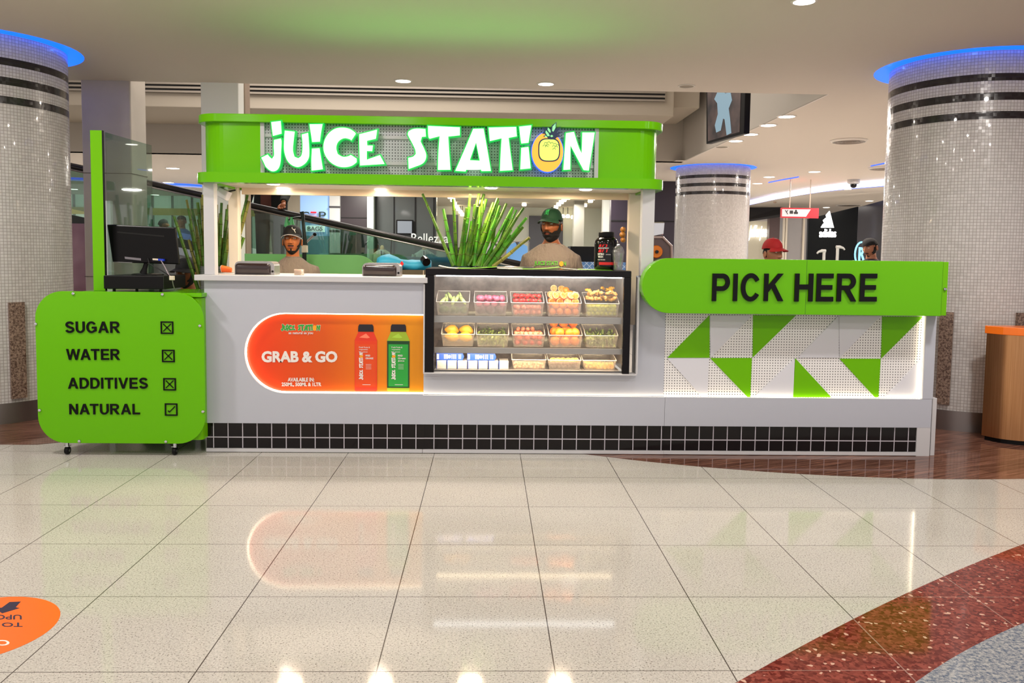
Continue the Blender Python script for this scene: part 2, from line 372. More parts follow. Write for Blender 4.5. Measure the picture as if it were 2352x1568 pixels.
isw = n.math('MULTIPLY', n.math('MAXIMUM', isw_r, isw_l), n.math('LESS_THAN', Y_, 8.4))
c = n.mix(isw, cream, wood); c = n.mix(n.math('LESS_THAN', r1, 17.6815), c, redc); c = n.mix(n.math('LESS_THAN', r2, 4.7906), c, bluec)
n.base(c); n.set(Roughness=.07); n.b.inputs['Specular IOR Level'].default_value = .24
n.bump(n.noise(9, 2), .015, .01)
FLOOR = n.m
struct(MB().add([(-16, -4, 0), (22, -4, 0), (22, 42, 0), (-16, 42, 0)], [(0, 1, 2, 3)]).build('floor', FLOOR))
# ---------------------------------------------------------------- ceiling with round recesses at the columns and an open well
COLS = [(-4.3946, 7.3094, .70), (4.3232, 7.3519, .70), (4.36, 16.0, .72)]
CEIL = M('ceiling_paint', '#e4d8cc', rough=.7)
def ring_hole_slab(x0, x1, y0, y1, cx, cy, R, z0, z1, mb, n=48):
    """rectangle with a round hole"""
    out = []; inn = []
    for i in range(n):
        t = 2*pi*(i+.5)/n; dx, dy = cos(t), sin(t); k = 1e9
        if dx > 0: k = min(k, (x1-cx)/dx)
        if dx < 0: k = min(k, (x0-cx)/dx)
        if dy > 0: k = min(k, (y1-cy)/dy)
        if dy < 0: k = min(k, (y0-cy)/dy)
        out.append((cx+dx*k, cy+dy*k)); inn.append((cx+dx*R, cy+dy*R))
    cs = [(x0, y0), (x1, y0), (x1, y1), (x0, y1)]
    v = [(*p, z0) for p in out]+[(*p, z0) for p in inn]+[(*p, z1) for p in inn]
    f = [(i, i+n, (i+1) % n+n, (i+1) % n) for i in range(n)]+[(i+n, i+2*n, (i+1) % n+2*n, (i+1) % n+n) for i in range(n)]
    mb.add(v, f, 0)
    for (cx_, cy_) in cs:      # corner triangles
        best = None
        for i in range(n):
            a, b = out[i], out[(i+1) % n]
            on = lambda p, q: (abs(p[0]-q[0]) < 1e-6) or (abs(p[1]-q[1]) < 1e-6)
            if on(a, (cx_, cy_)) and on(b, (cx_, cy_)) and not (abs(a[0]-b[0]) < 1e-6 or abs(a[1]-b[1]) < 1e-6): best = (a, b)
        if best: mb.add([(*best[0], z0), (cx_, cy_, z0), (*best[1], z0)], [(0, 1, 2)], 0)
mb = MB(); VX, VY0, VY1 = 3.55, 8.58, 15.0
def q(x0, x1, y0, y1): mb.add([(x0, y0, ZC), (x1, y0, ZC), (x1, y1, ZC), (x0, y1, ZC)], [(0, 1, 2, 3)])
RO = .82
q(-14, -5.6, -4, VY0); ring_hole_slab(-5.6, -3.2, 6.1, 8.5, *COLS[0][:2], RO, ZC, ZC+.14, mb)
q(-5.6, -3.2, -4, 6.1); q(-5.6, -3.2, 8.5, VY0); q(-3.2, 3.15, -4, VY0)
q(3.15, 5.5, -4, 6.1); ring_hole_slab(3.15, 5.5, 6.1, 8.5, *COLS[1][:2], RO, ZC, ZC+.14, mb); q(3.15, 3.55, 8.5, VY0)
q(VX, 5.6, 8.5, 14.8); ring_hole_slab(3.36, 5.6, 14.8, 17.2, *COLS[2][:2], RO, ZC, ZC+.14, mb); q(VX, 5.6, 17.2, 42)
q(5.5, 20, -4, 8.5); q(5.6, 20, 8.5, 42); q(-14, 3.36, VY1, 42); q(3.36, VX, 17.2, 42)
mb.box(-14, VX, VY0, VY0+.06, ZC, ZC+.5)
struct(mb.build('ceiling', CEIL))
FASC = M('fascia_paint', '#b0a79c', rough=.75)
struct(MB().box(-14, VX, VY1+.001, VY1+.2, ZC, 6.2).build('wall_back', FASC)); struct(MB().box(VX-.03, VX-.002, VY0+.061, VY1, ZC+.001, 6.2).build('wall_right', FASC)); struct(MB().box(-14, VX, VY0-.1, VY1, 6.2, 6.3).build('ceiling_well', FASC))  # last slab is the unseen ceiling over the well
area('atrium_fill', (-2, 12, 6.0), 5, 480, (1, .95, .88), sy=3)  # unseen fill light added to brighten the well and walkway
# duct boxing with slot grille along the far side of the well
zb = U(1000, 257, Y=13.2).z; zt = 5.2
xr = U(1548, 240, Y=13.2).x
d = thing('duct_boxing', 'long beige boxed air duct with slotted grille above the green kiosk sign', 'air duct', (0, 13.6, zb))
MB().box(-14, xr, 13.2, 15, zb, zt).box(xr, xr+.45, 13.35, 15, zb+.16, zt).build('duct_body', M('duct_paint', '#a89c8c', rough=.7), d, bevel=.01)
z1 = U(1000, 200, Y=13.19).z; z2 = U(1000, 224, Y=13.19).z
MB().box(-14, xr-.15, 13.18, 13.2, z2, z1+.6).build('grille_recess', M('grille_dark', '#14100e', rough=.6), d)
mb = MB()
for i in range(9): mb.box(-14, xr-.15, 13.155, 13.19, z2+i*.062, z2+i*.062+.030)
mb.build('grille_slats', M('grille_slat', '#8f8478', rough=.5), d)
# ---------------------------------------------------------------- mosaic columns
def mosaic(name, bands, R):
    n = NT(name); x, y, z = n.xyz(); u = n.math('MULTIPLY', n.math('ARCTAN2', y, x), R)
    g = n.math('MAXIMUM', n.line(u, .0262, .0042), n.line(z, .0262, .0042))
    cell = n.comb(n.math('FLOOR', n.math('DIVIDE', u, .0262)), n.math('FLOOR', n.math('DIVIDE', z, .0262)))
    wn = n.noise(1, white=True, v=cell); wx = n.xyz(wn)
    b = 0
    bd = None
    for lo, hi in bands:
        t = n.math('MULTIPLY', n.math('GREATER_THAN', z, lo), n.math('LESS_THAN', z, hi)); bd = t if bd is None else n.math('MAXIMUM', bd, t)
    tile = n.mix(n.ramp(wx[0], 0, 1), '#c4c0be', '#d2cecc'); tile = n.mix(bd, tile, '#140a10')
    n.base(n.mix(n.math('MULTIPLY', g, .8), tile, n.mix(bd, '#968e88', '#241a1c')))
    n.set(Roughness=.24); n.b.inputs['Coat Weight'].default_value = .35
    nm = n.n('NewGeometry').outputs['Normal']; off = n.vm('SCALE', n.vm('SUBTRACT', wn, (.5, .5, .5)), .10)
    v = n.n('VectorMath', operation='NORMALIZE'); n.put(v.inputs[0], n.vm('ADD', nm, off)); bp = n.n('Bump'); bp.inputs['Strength'].default_value = .5; bp.inputs['Distance'].default_value = .002
    n.put(bp.inputs['Height'], n.math('SUBTRACT', 1, g)); n.put(bp.inputs['Normal'], v.outputs[0]); n.put(n.b.inputs['Normal'], bp.outputs[0]); return n.m
BANDS = [(2.905, 2.965), (2.75, 2.812), (2.60, 2.66)]
GRAN = NT('granite_strip'); gn = GRAN.noise(60, 5, rough=.8); GRAN.base(GRAN.mix(GRAN.ramp(gn, .42, .58), '#4a332c', '#a08878')); GRAN.set(Roughness=.35); GRAN.bump(gn, .5, .004)
mos = mosaic('column_mosaic', BANDS, .70)
STEELB = M('steel_band', '#8f8886', rough=.3, metal=.9)
def column(i, cx, cy, R, zt, label, strips):
    t = thing('mosaic_column', label, 'column', (cx, cy, 0), group=None)
    MB().lathe([(R-.012, .0), (R-.012, ZC+.12)], (cx, cy, 0), 96).build('column_shaft', mos, t, smooth=True)
    MB().lathe([(R-.03, 0), (R, 0), (R, .168), (R-.03, .17)], (cx, cy, 0), 96).build('steel_base_band', STEELB, t, smooth=True)
    for a0, a1, z0, z1 in strips:
        mb = MB(); r0, r1, k = R-.02, R+.022, 6; rr = []
        for rad in (r0, r1):
            rr.append([[(cx+rad*cos(lerp(a0, a1, j/k)), cy+rad*sin(lerp(a0, a1, j/k)), z) for j in range(k+1)] for z in (z0, z1)])
        v = [p for a in rr for b in a for p in b]; K = k+1
        f = [(2*K+j, 2*K+j+1, 3*K+j+1, 3*K+j) for j in range(k)]+[(j+K, j+1+K, 3*K+j+1, 3*K+j) for j in range(k)]+[(j, 2*K+j, 2*K+j+1, j+1) for j in range(k)]+[(0, K, 3*K, 2*K), (k, 2*K+k, 3*K+k, K+k)]
        mb.add(v, f).build('granite_strip', GRAN.m, t)
    cr = MB()
    k = 64; v = []; f = []
    for j in range(k):
        a = 2*pi*j/k; v += [(cx+(R-.02)*cos(a), cy+(R-.02)*sin(a), ZC+.12), (cx+RO*cos(a), cy+RO*sin(a), ZC+.12)]
    for j in range(k): f.append((2*j, 2*((j+1) % k), 2*((j+1) % k)+1, 2*j+1))
    cr.add(v, f).lathe([(RO-.002, ZC+.12), (RO-.002, ZC+.0)], (cx, cy, 0), 64).build('blue_light_ring', BLUE, t)
    return t
def ang(i, px, py):
    """angle on column i of the surface seen at a photo pixel"""
    cx, cy, R = COLS[i]; d = U(px, py, Y=1)-Vector((0, 0, CAMH)); d = Vector((d.x, d.y)); d.normalize(); oc = Vector((-cx, -cy)); b = oc.dot(d); cc = oc.dot(oc)-R*R
    di = b*b-cc
    if di < 0: di = 0
    t = -b-sqrt(di); return atan2(d.y*t-cy, d.x*t-cx)
def zcol(i, px, py):
    cx, cy, R = COLS[i]; a = ang(i, px, py); y = cy+R*sin(a); return U(px, py, Y=y).z
column(0, *COLS[0], ZC, 'grey mosaic column at the left edge of the photo, beside the green checklist board',
       [(ang(0, 22, 800), ang(0, 57, 800), zcol(0, 40, 914), zcol(0, 38, 694))])
a = column(1, *COLS[1], ZC, 'grey mosaic column at the right edge, behind the orange-topped bin',
       [(ang(1, 2156, 800), ang(1, 2187, 800), zcol(1, 2170, 928), zcol(1, 2172, 716)), (ang(1, 2332, 780), ang(1, 2364, 780), zcol(1, 2345, 900), zcol(1, 2341, 718))])
column(2, *COLS[2], ZC, 'small distant mosaic column right of the kiosk canopy', [])
for cx, cy, R in COLS[:2]:
    for k in range(6):
        a = 2*pi*k/6; l = bpy.data.lights.new('blue_ring_lamp', 'POINT'); l.energy = 1.4; l.color = (.05, .2, 1); l.shadow_soft_size = .03
        o = bpy.data.objects.new('blue_ring_lamp', l); o.location = (cx+.765*cos(a), cy+.765*sin(a), ZC-.03+.05); COL.objects.link(o)
# square pillars under the ceiling edge
PIL = NT('stone_pillar'); PIL.base(PIL.mix(PIL.ramp(PIL.noise(2, 4), .3, .7), '#c4bab0', '#d4cac0')); PIL.set(Roughness=.4)
t = thing('square_pillar', 'grey-beige square pillar with panel joints behind the tall green post', 'pillar', (-3.9, 8.8, 0))
x0 = U(190, 400, Y=8.62).x; x1 = U(303, 400, Y=8.62).x
MB().box(x0, x1, 8.62, 9.0, 0, ZC+.3).build('pillar_shaft', PIL.m, t, bevel=.012)
mb = MB()
for yy in (398, 636): z = U(290, yy, Y=8.6).z; mb.box(x0-.004, x1+.004, 8.616, 9.004, z-.003, z+.003)
mb.build('panel_joint', M('joint_line', '#5f574e', rough=.8), t)
x0 = U(462, 300, Y=8.62).x; x1 = U(548, 300, Y=8.62).x
t = thing('square_pillar', 'white square pillar rising behind the left end of the green canopy', 'pillar', ((x0+x1)/2, 8.8, 0))
MB().box(x0, x1, 8.62, 8.82, 0, ZC+.3).build('pillar_front', M('white_pillar', '#f6f7f4', rough=.5, emit='#dfe4dc', es=.0), t, bevel=.005)
MB().box(x0+.01, x1+.01, 8.82, 9.0, 0, ZC+.3).build('pillar_back', M('beige_pillar', '#a08c7c', rough=.6), t)
# ---------------------------------------------------------------- ceiling lights
RING = M('downlight_trim', '#e8e0d8', rough=.4)
DARKL = M('unlit_lens', '#9a8a70', rough=.3, metal=.4)
def downlight(x, y, label, r=.085, on=True, group=None, z=None):
    z = ZC if z is None else z
    t = thing('ceiling_downlight', label, 'ceiling light', (x, y, z-.004), group=group)
    MB().lathe([(r, z-.0045), (r, z-.0085), (r*1.22, z-.006), (r*1.25, z-.0005), (r, z-.0005)], (x, y, 0), 24).build('trim_ring', RING, t, smooth=True)
    MB().lathe([(.001, z-.003), (r, z-.003), (r, z-.006), (.001, z-.007)], (x, y, 0), 24).build('lens', LENS if on else DARKL, t)
    return t
def dl(px, py, label, **k): p = U(px, py, Z=ZC); return downlight(p.x, p.y, label, **k)
dl(926, 185, 'round lit downlight above the letters C and E of the kiosk sign', r=.075)
dl(1254, 192, 'round lit downlight above the pineapple of the kiosk sign', r=.075)
dl(1577, 197, 'round unlit downlight near the ceiling edge right of the canopy', r=.07, on=False)
dl(1807, 267, 'nearest and largest of the four lit downlights beside the hanging screen', r=.095)
dl(1765, 287, 'second lit downlight in the row beside the hanging screen', r=.095)
dl(1724, 308, 'third lit downlight in the row beside the hanging screen', r=.095)
dl(1690, 323, 'farthest of the four lit downlights beside the hanging screen', r=.095)
dl(1658, 337, 'round unlit downlight just under the lower corner of the hanging screen', r=.09, on=False)
dl(1847, 2, 'round lit downlight at the very top edge of the photo', r=.07)
for px, py, lab in ((1767, 406, 'small lit downlight right of the distant column top'), (1871, 394, 'small lit downlight centred between the distant and the right column'),
                    (1740, 421, 'small lit downlight touching the distant column'), (1945, 434, 'small lit downlight just below the blue cove near the dome camera'),
                    (1785, 455, 'small lit downlight above the hanging red sign'), (1997, 461, 'small lit downlight near the right column below the blue cove'),
                    (1898, 476, 'small lit downlight above the black shop front'), (1760, 496, 'tiny lit downlight over the white glowing script sign')):
    dl(px, py, lab, r=.11)
for px, py, lab in ((397, 386, 'small lit ceiling light seen left of the canopy, upper one'), (387, 419, 'small lit ceiling light just above the handrail left of the canopy'),
                    (356, 447, 'tiny ceiling light seen through the glass right of the grey pillar'), (404, 454, 'tiny ceiling light seen through the glass near the cane tips'),
                    (170, 411, 'tiny ceiling light between left column and grey pillar'), (168, 434, 'tiny lower ceiling light between left column and grey pillar')):
    dl(px, py, lab, r=.13)
def vent(px, py, r, lab):
    p = U(px, py, Z=ZC); t = thing('round_ceiling_vent', lab, 'air vent', (p.x, p.y, ZC-.02)); g = M('vent_metal', '#8c8078', rough=.35, metal=.7)
    MB().lathe([(r*.97, ZC-.001), (r, ZC-.004), (r*.9, ZC-.03), (r*.86, ZC-.03), (r*.86, ZC-.001)], (p.x, p.y, 0), 32).build('vent_rim', RING, t, smooth=True)
    mb = MB()
    for k in range(4): q_ = r*(.82-.2*k); mb.lathe([(q_-r*.12, ZC-.004), (q_, ZC-.03), (q_-r*.03, ZC-.034), (max(q_-r*.15, .003), ZC-.008)], (p.x, p.y, 0), 32)
    mb.build('vent_cones', g, t, smooth=True)
vent(1950, 322, .26, 'large round metal air vent in the ceiling near the right column')
vent(2030, 385, .28, 'round air vent partly hidden by the right column')
vent(1950, 470, .42, 'far round air vent above the black shop front')
def smoke(px, py, lab, z=ZC):
    p = U(px, py, Z=z); tag(MB().lathe([(.05, z), (.05, z-.02), (.035, z-.04), (.001, z-.045)], (p.x, p.y, 0), 16).build('smoke_detector', M('detector_cream', '#b89c84', rough=.5), smooth=True), lab, 'smoke detector')
smoke(1526, 426, 'small smoke detector on the ceiling right of the canopy end')
smoke(1780, 463, 'tiny smoke detector near the hanging red sign')
# dome camera at the blue cove
p = U(1961, 412, Z=ZC); t = thing('dome_camera', 'white dome security camera hanging in front of the blue cove light', 'security camera', (p.x, p.y, ZC))
MB().lathe([(.13, ZC), (.13, ZC-.08), (.09, ZC-.10), (.001, ZC-.10)], (p.x, p.y, 0), 24).build('camera_housing', WHITEG, t, smooth=True)
MB().ell((p.x, p.y, ZC-.12), (.07, .07, .07)).build('camera_dome', BLKG, t, smooth=True)
# blue cove light: a curved lit step in the ceiling
def cove(pts, w, name, lab, m0, m1, z=ZC, h=.09):
    t = thing(name, lab, 'cove light', (pts[0][0], pts[0][1], z)); mb = MB(); m2 = MB()
    for (a, b), (c, d_) in zip(pts[:-1], pts[1:]):
        v = [(a, b, z), (c, d_, z), (c, d_, z-h), (a, b, z-h)]; mb.add(v, [(0, 1, 2, 3)])
        m2.add([(a, b, z-h), (c, d_, z-h), (c+.0, d_+w, z-h), (a, b+w, z-h)], [(0, 1, 2, 3)])
    mb.build('light_strip', m0, t); m2.build('cove_lip', m1, t); return t
pa = [U(x, y, Z=ZC) for x, y in ((1700, 466), (1735, 457), (1790, 444), (1850, 433), (1900, 425), (1960, 418), (2040, 411), (2100, 406))]
cove([(p.x, p.y) for p in pa], .28, 'curved_cove_light', 'long curved white-blue cove light between the distant and right columns', M('cove_white', '#ffffff', emit=(.55, .62, 1), es=2.2), M('cove_blue', '#2040ff', emit=(.03, .12, 1), es=1.6), h=.14)
pa = [U(x, y, Z=ZC) for x, y in ((1765, 418), (1800, 411), (1835, 405))]
cove([(p.x, p.y) for p in pa], .10, 'ceiling_light_slot', 'thin blue light slot in the ceiling near the distant column', MATS['cove_blue'], MATS['cove_blue'], h=.02)
pa = [U(x, y, Z=ZC) for x, y in ((2000, 380), (2040, 372))]
cove([(p.x, p.y) for p in pa], .10, 'ceiling_light_slot', 'thin blue light slot in the ceiling beside the right column', MATS['cove_blue'], MATS['cove_blue'], h=.02)
pa = [U(x, y, Z=ZC) for x, y in ((120, 405), (250, 411), (360, 419), (430, 422), (560, 432))]
cove([(p.x, p.y) for p in pa], .5, 'curved_cove_light', 'blue cove light seen above the handrail left of the canopy', MATS['cove_blue'], M('cove_lilac', '#8090ff', emit=(.22, .3, 1), es=.9), h=.05)
# hanging screen on the well's side
t = thing('hanging_screen', 'flat television hung under the ceiling right of the canopy showing a dressed mannequin', 'television', U(1668, 330, Y=9.6))
P = [U(1622, 200, Y=9.9), U(1712, 200, Y=9.0), U(1712, 307, Y=9.0), U(1630, 331, Y=9.9)]
P[3].x = P[0].x+.02; P[2].x = P[1].x+.0
nrm = (P[1]-P[0]).cross(P[3]-P[0]).normalized()
if nrm.y > 0: nrm = -nrm
def quad(mb, a, b, c, d, off, th): v = [x+nrm*off for x in (a, b, c, d)]+[x+nrm*(off-th) for x in (a, b, c, d)]; mb.add(v, [(0, 1, 2, 3), (7, 6, 5, 4), (0, 4, 5, 1), (1, 5, 6, 2), (2, 6, 7, 3), (3, 7, 4, 0)])
mb = MB(); quad(mb, *P, 0, .07); mb.build('screen_casing', BLACK, t, bevel=.006)
MB().tube([(P[0]+P[1])*.5+Vector((.05, .05, .1)), (P[0]+P[1])*.5+Vector((.05, .05, .9))], .025, 8).box(VX-.2, VX-.03, 9.2, 9.5, ZC+.25, ZC+.32).build('mount_arm', DGREY, t)
def sp(u, v): return P[0].lerp(P[1], u).lerp(P[3].lerp(P[2], u), v)
def spoly(mb, pts, off, th=.002):
    k = len(pts); v = [sp(*p)+nrm*off for p in pts]+[sp(*p)+nrm*(off-th) for p in pts]; mb.add(v, [list(range(k)), list(range(k, 2*k))[::-1]]+[(i, (i+1) % k, (i+1) % k+k, i+k) for i in range(k)])
scn = NT('screen_image'); scn.base((0, 0, 0, 1)); nn = scn.ramp(scn.noise(3, 3), .35, .65); scn.put(scn.b.inputs['Emission Color'], scn.mix(nn, '#20181c', '#6a5048')); scn.b.inputs['Emission Strength'].default_value = .8
mb = MB(); spoly(mb, [(.04, .02), (.9, .02), (.9, .94), (.06, .96)], .004); mb.build('screen_picture', scn.m, t)
mb = MB(); spoly(mb, [(.33, .08), (.46, .02), (.52, .12), (.66, .10), (.70, .26), (.62, .42), (.66, .62), (.70, .92), (.58, .94), (.52, .62), (.48, .60), (.42, .82), (.30, .84), (.26, .70), (.34, .50), (.32, .30), (.24, .22)], .008)
mb.build('pictured_outfit', M('screen_figure', '#000000', emit='#9fc0d0', es=.7), t)
# ---------------------------------------------------------------- kiosk: counters
XL, XM, XR = -2.003, -.455, 3.27      # left end, joint beside the case, right end
ZT = .212
RIN = F+.05                            # recessed plane lit from below
pt = NT('black_plinth_tiles'); x, y, z = pt.xyz()
gl = pt.math('MAXIMUM', pt.line(x, .1035, .0065), pt.line(pt.math('SUBTRACT', z, .108), .2, .0075))
pt.base(pt.mix(gl, '#0c0608', '#b9b4bd')); pt.set(Roughness=pt.math('MULTIPLY_ADD', gl, .4, .12)); pt.b.inputs['Specular IOR Level'].default_value = .3; pt.bump(pt.noise(9, 2), .05, .01)
left = thing('service_counter', 'white service counter with glowing orange pill-shaped panel, left of the fruit case', 'counter', ((XL+XM)/2, F, 0))
pz0, pz1 = .431, 1.008; pr = (pz1-pz0)/2; pxc = -1.726+pr
hole = [(XM, pz0)]+[(pxc-pr*sin(a), (pz0+pz1)/2-pr*cos(a)) for a in [pi*i/28 for i in range(29)]]+[(XM, pz1)]
out = [(XL, ZT), (XM, ZT)]+hole+[(XM, 1.232), (XL, 1.232)]
MB().prism(out, F, F+.02).build('front_panel', WHITE, left)
MB().box(XL, XL+.02, F+.02, F+.62, .0, 1.232).box(XL+.02, XM, RIN+.02, RIN+.04, ZT, 1.232).build('cabinet_body', WHITE, left)
MB().box(XL, XM+.01, F+.01, F+.03, .03, ZT).build('tiled_plinth', pt.m, left)
MB().box(XL, XM-.003, F-.002, F+.02, .004, .028).build('kick_strip', WHITEG, left)
# countertop and its rolled edge
MB().rbox(-2.06, -.425, F-.04, F+.66, 1.232, 1.272, .006, 2).build('countertop', WHITEG, left, bevel=.004)
pil = NT('orange_gradient_print'); x, y, z = pil.xyz(); u = pil.ramp(x, -1.75+1.23, -.47+1.23)
cr = pil.n('ValToRGB'); pil.put(cr.inputs[0], u); e = cr.color_ramp.elements
e[0].position = .12; e[0].color = (.78, .045, .0, 1); e[1].position = .92; e[1].color = (.72, .26, .0, 1)
for p_, c_ in ((.45, (.66, .085, .0, 1)), (.7, (.78, .17, .0, 1))): k = cr.color_ramp.elements.new(p_); k.color = c_
pil.base(cr.outputs[0]); pil.set(Roughness=.4)
pan = MB().prism(hole, RIN, RIN+.015).build('orange_panel', pil.m, left, label='glowing orange pill-shaped panel with printed bottles')
lp = MB()
k = hole[1:-1]; pts = [(XM, pz0+.004)]+[(lerp(a, pxc, .012), lerp(b, (pz0+pz1)/2, .012)) for a, b in k]+[(XM, pz1-.004)]
lp.tube([(a, F+.028, b) for a, b in pts], .0062, 6)
lp.build('led_strip', LEDW, pan)
def ptext(name, s, box, **kw): return textpx(name, s, box, RIN-.001, kw.pop('mat', PWHITE), pan, ext=.003, **kw)
ptext('lettering', 'GRAB & GO', (601, 806, 775, 832), bold=.045)
ptext('lettering', 'AVAILABLE IN:', (661, 867, 722, 876), bold=.03); ptext('lettering', '250ML, 500ML & 1LTR', (647, 878, 738, 888), bold=.03)
ptext('lettering', 'as natural as you', (663, 761, 719, 769), bold=.01)
# traced letters of the kiosk logo (photo pixels)
L4 = dict(o=(430, 230), s=5.004); L5 = dict(o=(880, 230), s=3.5104)
LOGO = [
 ('j', L4, [[(953, 240), (1088, 225), (1094, 310), (1100, 395), (975, 428), (962, 330)], [(985, 446), (1085, 425), (1098, 470), (1092, 600), (1085, 720), (1062, 790), (1020, 825), (965, 828), (900, 780), (868, 720), (835, 655), (930, 607), (952, 636), (972, 655), (986, 630), (982, 540)]]),
 ('u', L4, [[(1110, 335), (1252, 350), (1236, 480), (1230, 580), (1245, 640), (1275, 652), (1300, 632), (1312, 570), (1312, 480), (1302, 385), (1402, 358), (1413, 500), (1416, 640), (1395, 700), (1350, 750), (1280, 782), (1210, 765), (1150, 715), (1115, 640), (1100, 560), (1102, 450)]]),
 ('i', L4, [[(1392, 265), (1572, 262), (1550, 390), (1538, 490), (1425, 495), (1412, 400), (1402, 340)], [(1422, 545), (1532, 538), (1552, 660), (1575, 805), (1418, 825), (1415, 690)]]),
 ('c', L4, [[(1955, 385), (1930, 355), (1870, 318), (1790, 303), (1700, 315), (1620, 370), (1570, 450), (1553, 545), (1572, 630), (1630, 715), (1720, 770), (1810, 784), (1900, 765), (1962, 718), (1962, 665), (1880, 612), (1845, 632), (1790, 637), (1742, 610), (1727, 550), (1745, 490), (1800, 452), (1860, 460), (1890, 483)]]),
 ('e', L4, [[(1964, 382), (2198, 322), (2190, 390), (2180, 455), (2080, 478), (2082, 508), (2150, 508), (2138, 600), (2078, 598), (2078, 665), (2222, 615), (2290, 745), (1975, 765), (1968, 600)]]),
 ('s', L5, [[(355, 302), (350, 225), (290, 220), (240, 224), (200, 243), (190, 268), (194, 290), (218, 335), (250, 402), (254, 430), (235, 448), (192, 456), (198, 568), (262, 545), (322, 520), (350, 485), (357, 440), (340, 390), (312, 332), (320, 305)]]),
 ('t', L5, [[(352, 198), (628, 210), (628, 292), (535, 302), (543, 430), (553, 570), (432, 572), (436, 430), (445, 303), (372, 322), (357, 300)]]),
 ('a', L5, [[(720, 222), (818, 220), (850, 400), (880, 580), (785, 582), (772, 518), (698, 520), (670, 585), (568, 578), (650, 390)], [(748, 362), (768, 478), (712, 475)]]),
 ('t', L5, [[(840, 212), (1081, 206), (1088, 299), (1022, 312), (1038, 440), (1055, 573), (932, 580), (938, 440), (945, 320), (852, 342)]]),
 ('i', L5, [[(1087, 205), (1207, 192), (1193, 270), (1180, 352), (1106, 360), (1097, 300)], [(1105, 376), (1180, 366), (1200, 558), (1096, 568)]]),
 ('n', L5, [[(1465, 258), (1545, 245), (1570, 330), (1597, 408), (1597, 252), (1716, 252), (1690, 420), (1665, 578), (1610, 572), (1515, 385), (1518, 568), (1443, 572)]]),
]
def rounded(l, n=4):
    """curves through gently turning points, corners kept"""
    k = len(l); P_ = [Vector(p) for p in l]; sm = []
    for i in range(k):
        a = (P_[i]-P_[i-1]).normalized(); b = (P_[(i+1) % k]-P_[i]).normalized(); sm.append(a.dot(b) > .74)
    r = []
    for i in range(k):
        p1, p2 = P_[i], P_[(i+1) % k]; r.append(tuple(p1))
        if not (sm[i] or sm[(i+1) % k]): continue
        t1 = (P_[(i+1) % k]-P_[i-1])*.5 if sm[i] else (p2-p1); t2 = (P_[(i+2) % k]-p1)*.5 if sm[(i+1) % k] else (p2-p1)
        L_ = (p2-p1).length; t1 = t1.normalized()*L_; t2 = t2.normalized()*L_
        for j in range(1, n): u = j/n; r.append(tuple(p1*(2*u**3-3*u**2+1)+t1*(u**3-2*u**2+u)+p2*(-2*u**3+3*u**2)+t2*(u**3-u**2)))
    return r
def logo_loops(i, Y, fine=True): nm, L, loops = LOGO[i]; return [pxpoly(rounded(l) if fine else l, Y, **L) for l in loops]
def grow(pts, d):
    """move an outline outward by d"""
    k = len(pts); a = sum(pts[i][0]*pts[(i+1) % k][1]-pts[(i+1) % k][0]*pts[i][1] for i in range(k)); s = 1 if a > 0 else -1; r = []
    for i in range(k):
        p0, p, p1 = Vector(pts[i-1]), Vector(pts[i]), Vector(pts[(i+1) % k]); e0 = (p-p0).normalized(); e1 = (p1-p).normalized()
        n0 = Vector((e0.y, -e0.x))*s; n1 = Vector((e1.y, -e1.x))*s; b = n0+n1
        if b.length < .2: b = n0
        b = b.normalized(); c = max(b.dot(n0), .45); r.append(tuple(p+b*(d/c)))
    return r
def smooth_loop(p, it=1):
    return p
def shape(name, loops, y, th, mat, parent, d=0, fn=None, label=None):
    ls = []
    big = None
    for i, l in enumerate(loops):
        inner = False
        if i > 0:
            xs = [a for a, b in loops[0]]; zs = [b for a, b in loops[0]]
            inner = name.startswith('letter') and all(min(xs) < a < max(xs) and min(zs) < b < max(zs) for a, b in l) and len(l) < 6
        ls.append(grow(l, -d if inner else d) if d else l)
    me = flat_curve(ls, th)
    def g(c): q_ = Vector((c.x, y+th/2-c.z, c.y)); return fn(q_) if fn else q_
    stand(me, g); return put_mesh(name, me, mat, parent, label)
# small printed logo on the panel and on bottles
def mini_logo(box, y, mat, parent, rot=False, edge=None, name='printed_logo'):
    """the kiosk logo fitted in a box X0,X1,Z0,Z1"""
    X0, X1, Z0, Z1 = box; a = U(597, 395, Y=F); b = U(1370, 275, Y=F); mb = MB()
    def fn(p, dy=0):
        u = (p[0]-a.x)/(b.x-a.x); v = (p[1]-a.z)/(b.z-a.z)
        return (lerp(X0, X1, 1-v), lerp(Z0, Z1, u)) if rot else (lerp(X0, X1, u), lerp(Z0, Z1, v))
    for i in range(len(LOGO)):
        for j, l in enumerate(logo_loops(i, F, False)):
            if LOGO[i][0] == 'a' and j: continue
            if edge: mb.prism([fn(p) for p in grow(l, .012)], y-.001, y, 1)
            mb.prism([fn(p) for p in l], y-.0022, y-.001, 0)
    # round orange in place of the o
    c = U(1258, 349, Y=F); mb.prism([fn((c.x+.115*cos(t*pi/8), c.z+.145*sin(t*pi/8))) for t in range(16)], y-.002, y, 2)
    return mb.build(name, [mat, edge or mat, PRINTO], parent)
p0 = U(645, 760, Y=RIN); p1 = U(736, 743, Y=RIN)
mini_logo((p0.x, p1.x, p0.z, p1.z), RIN, M('logo_green', '#2f9a35', rough=.5), pan, edge=PWHITE)
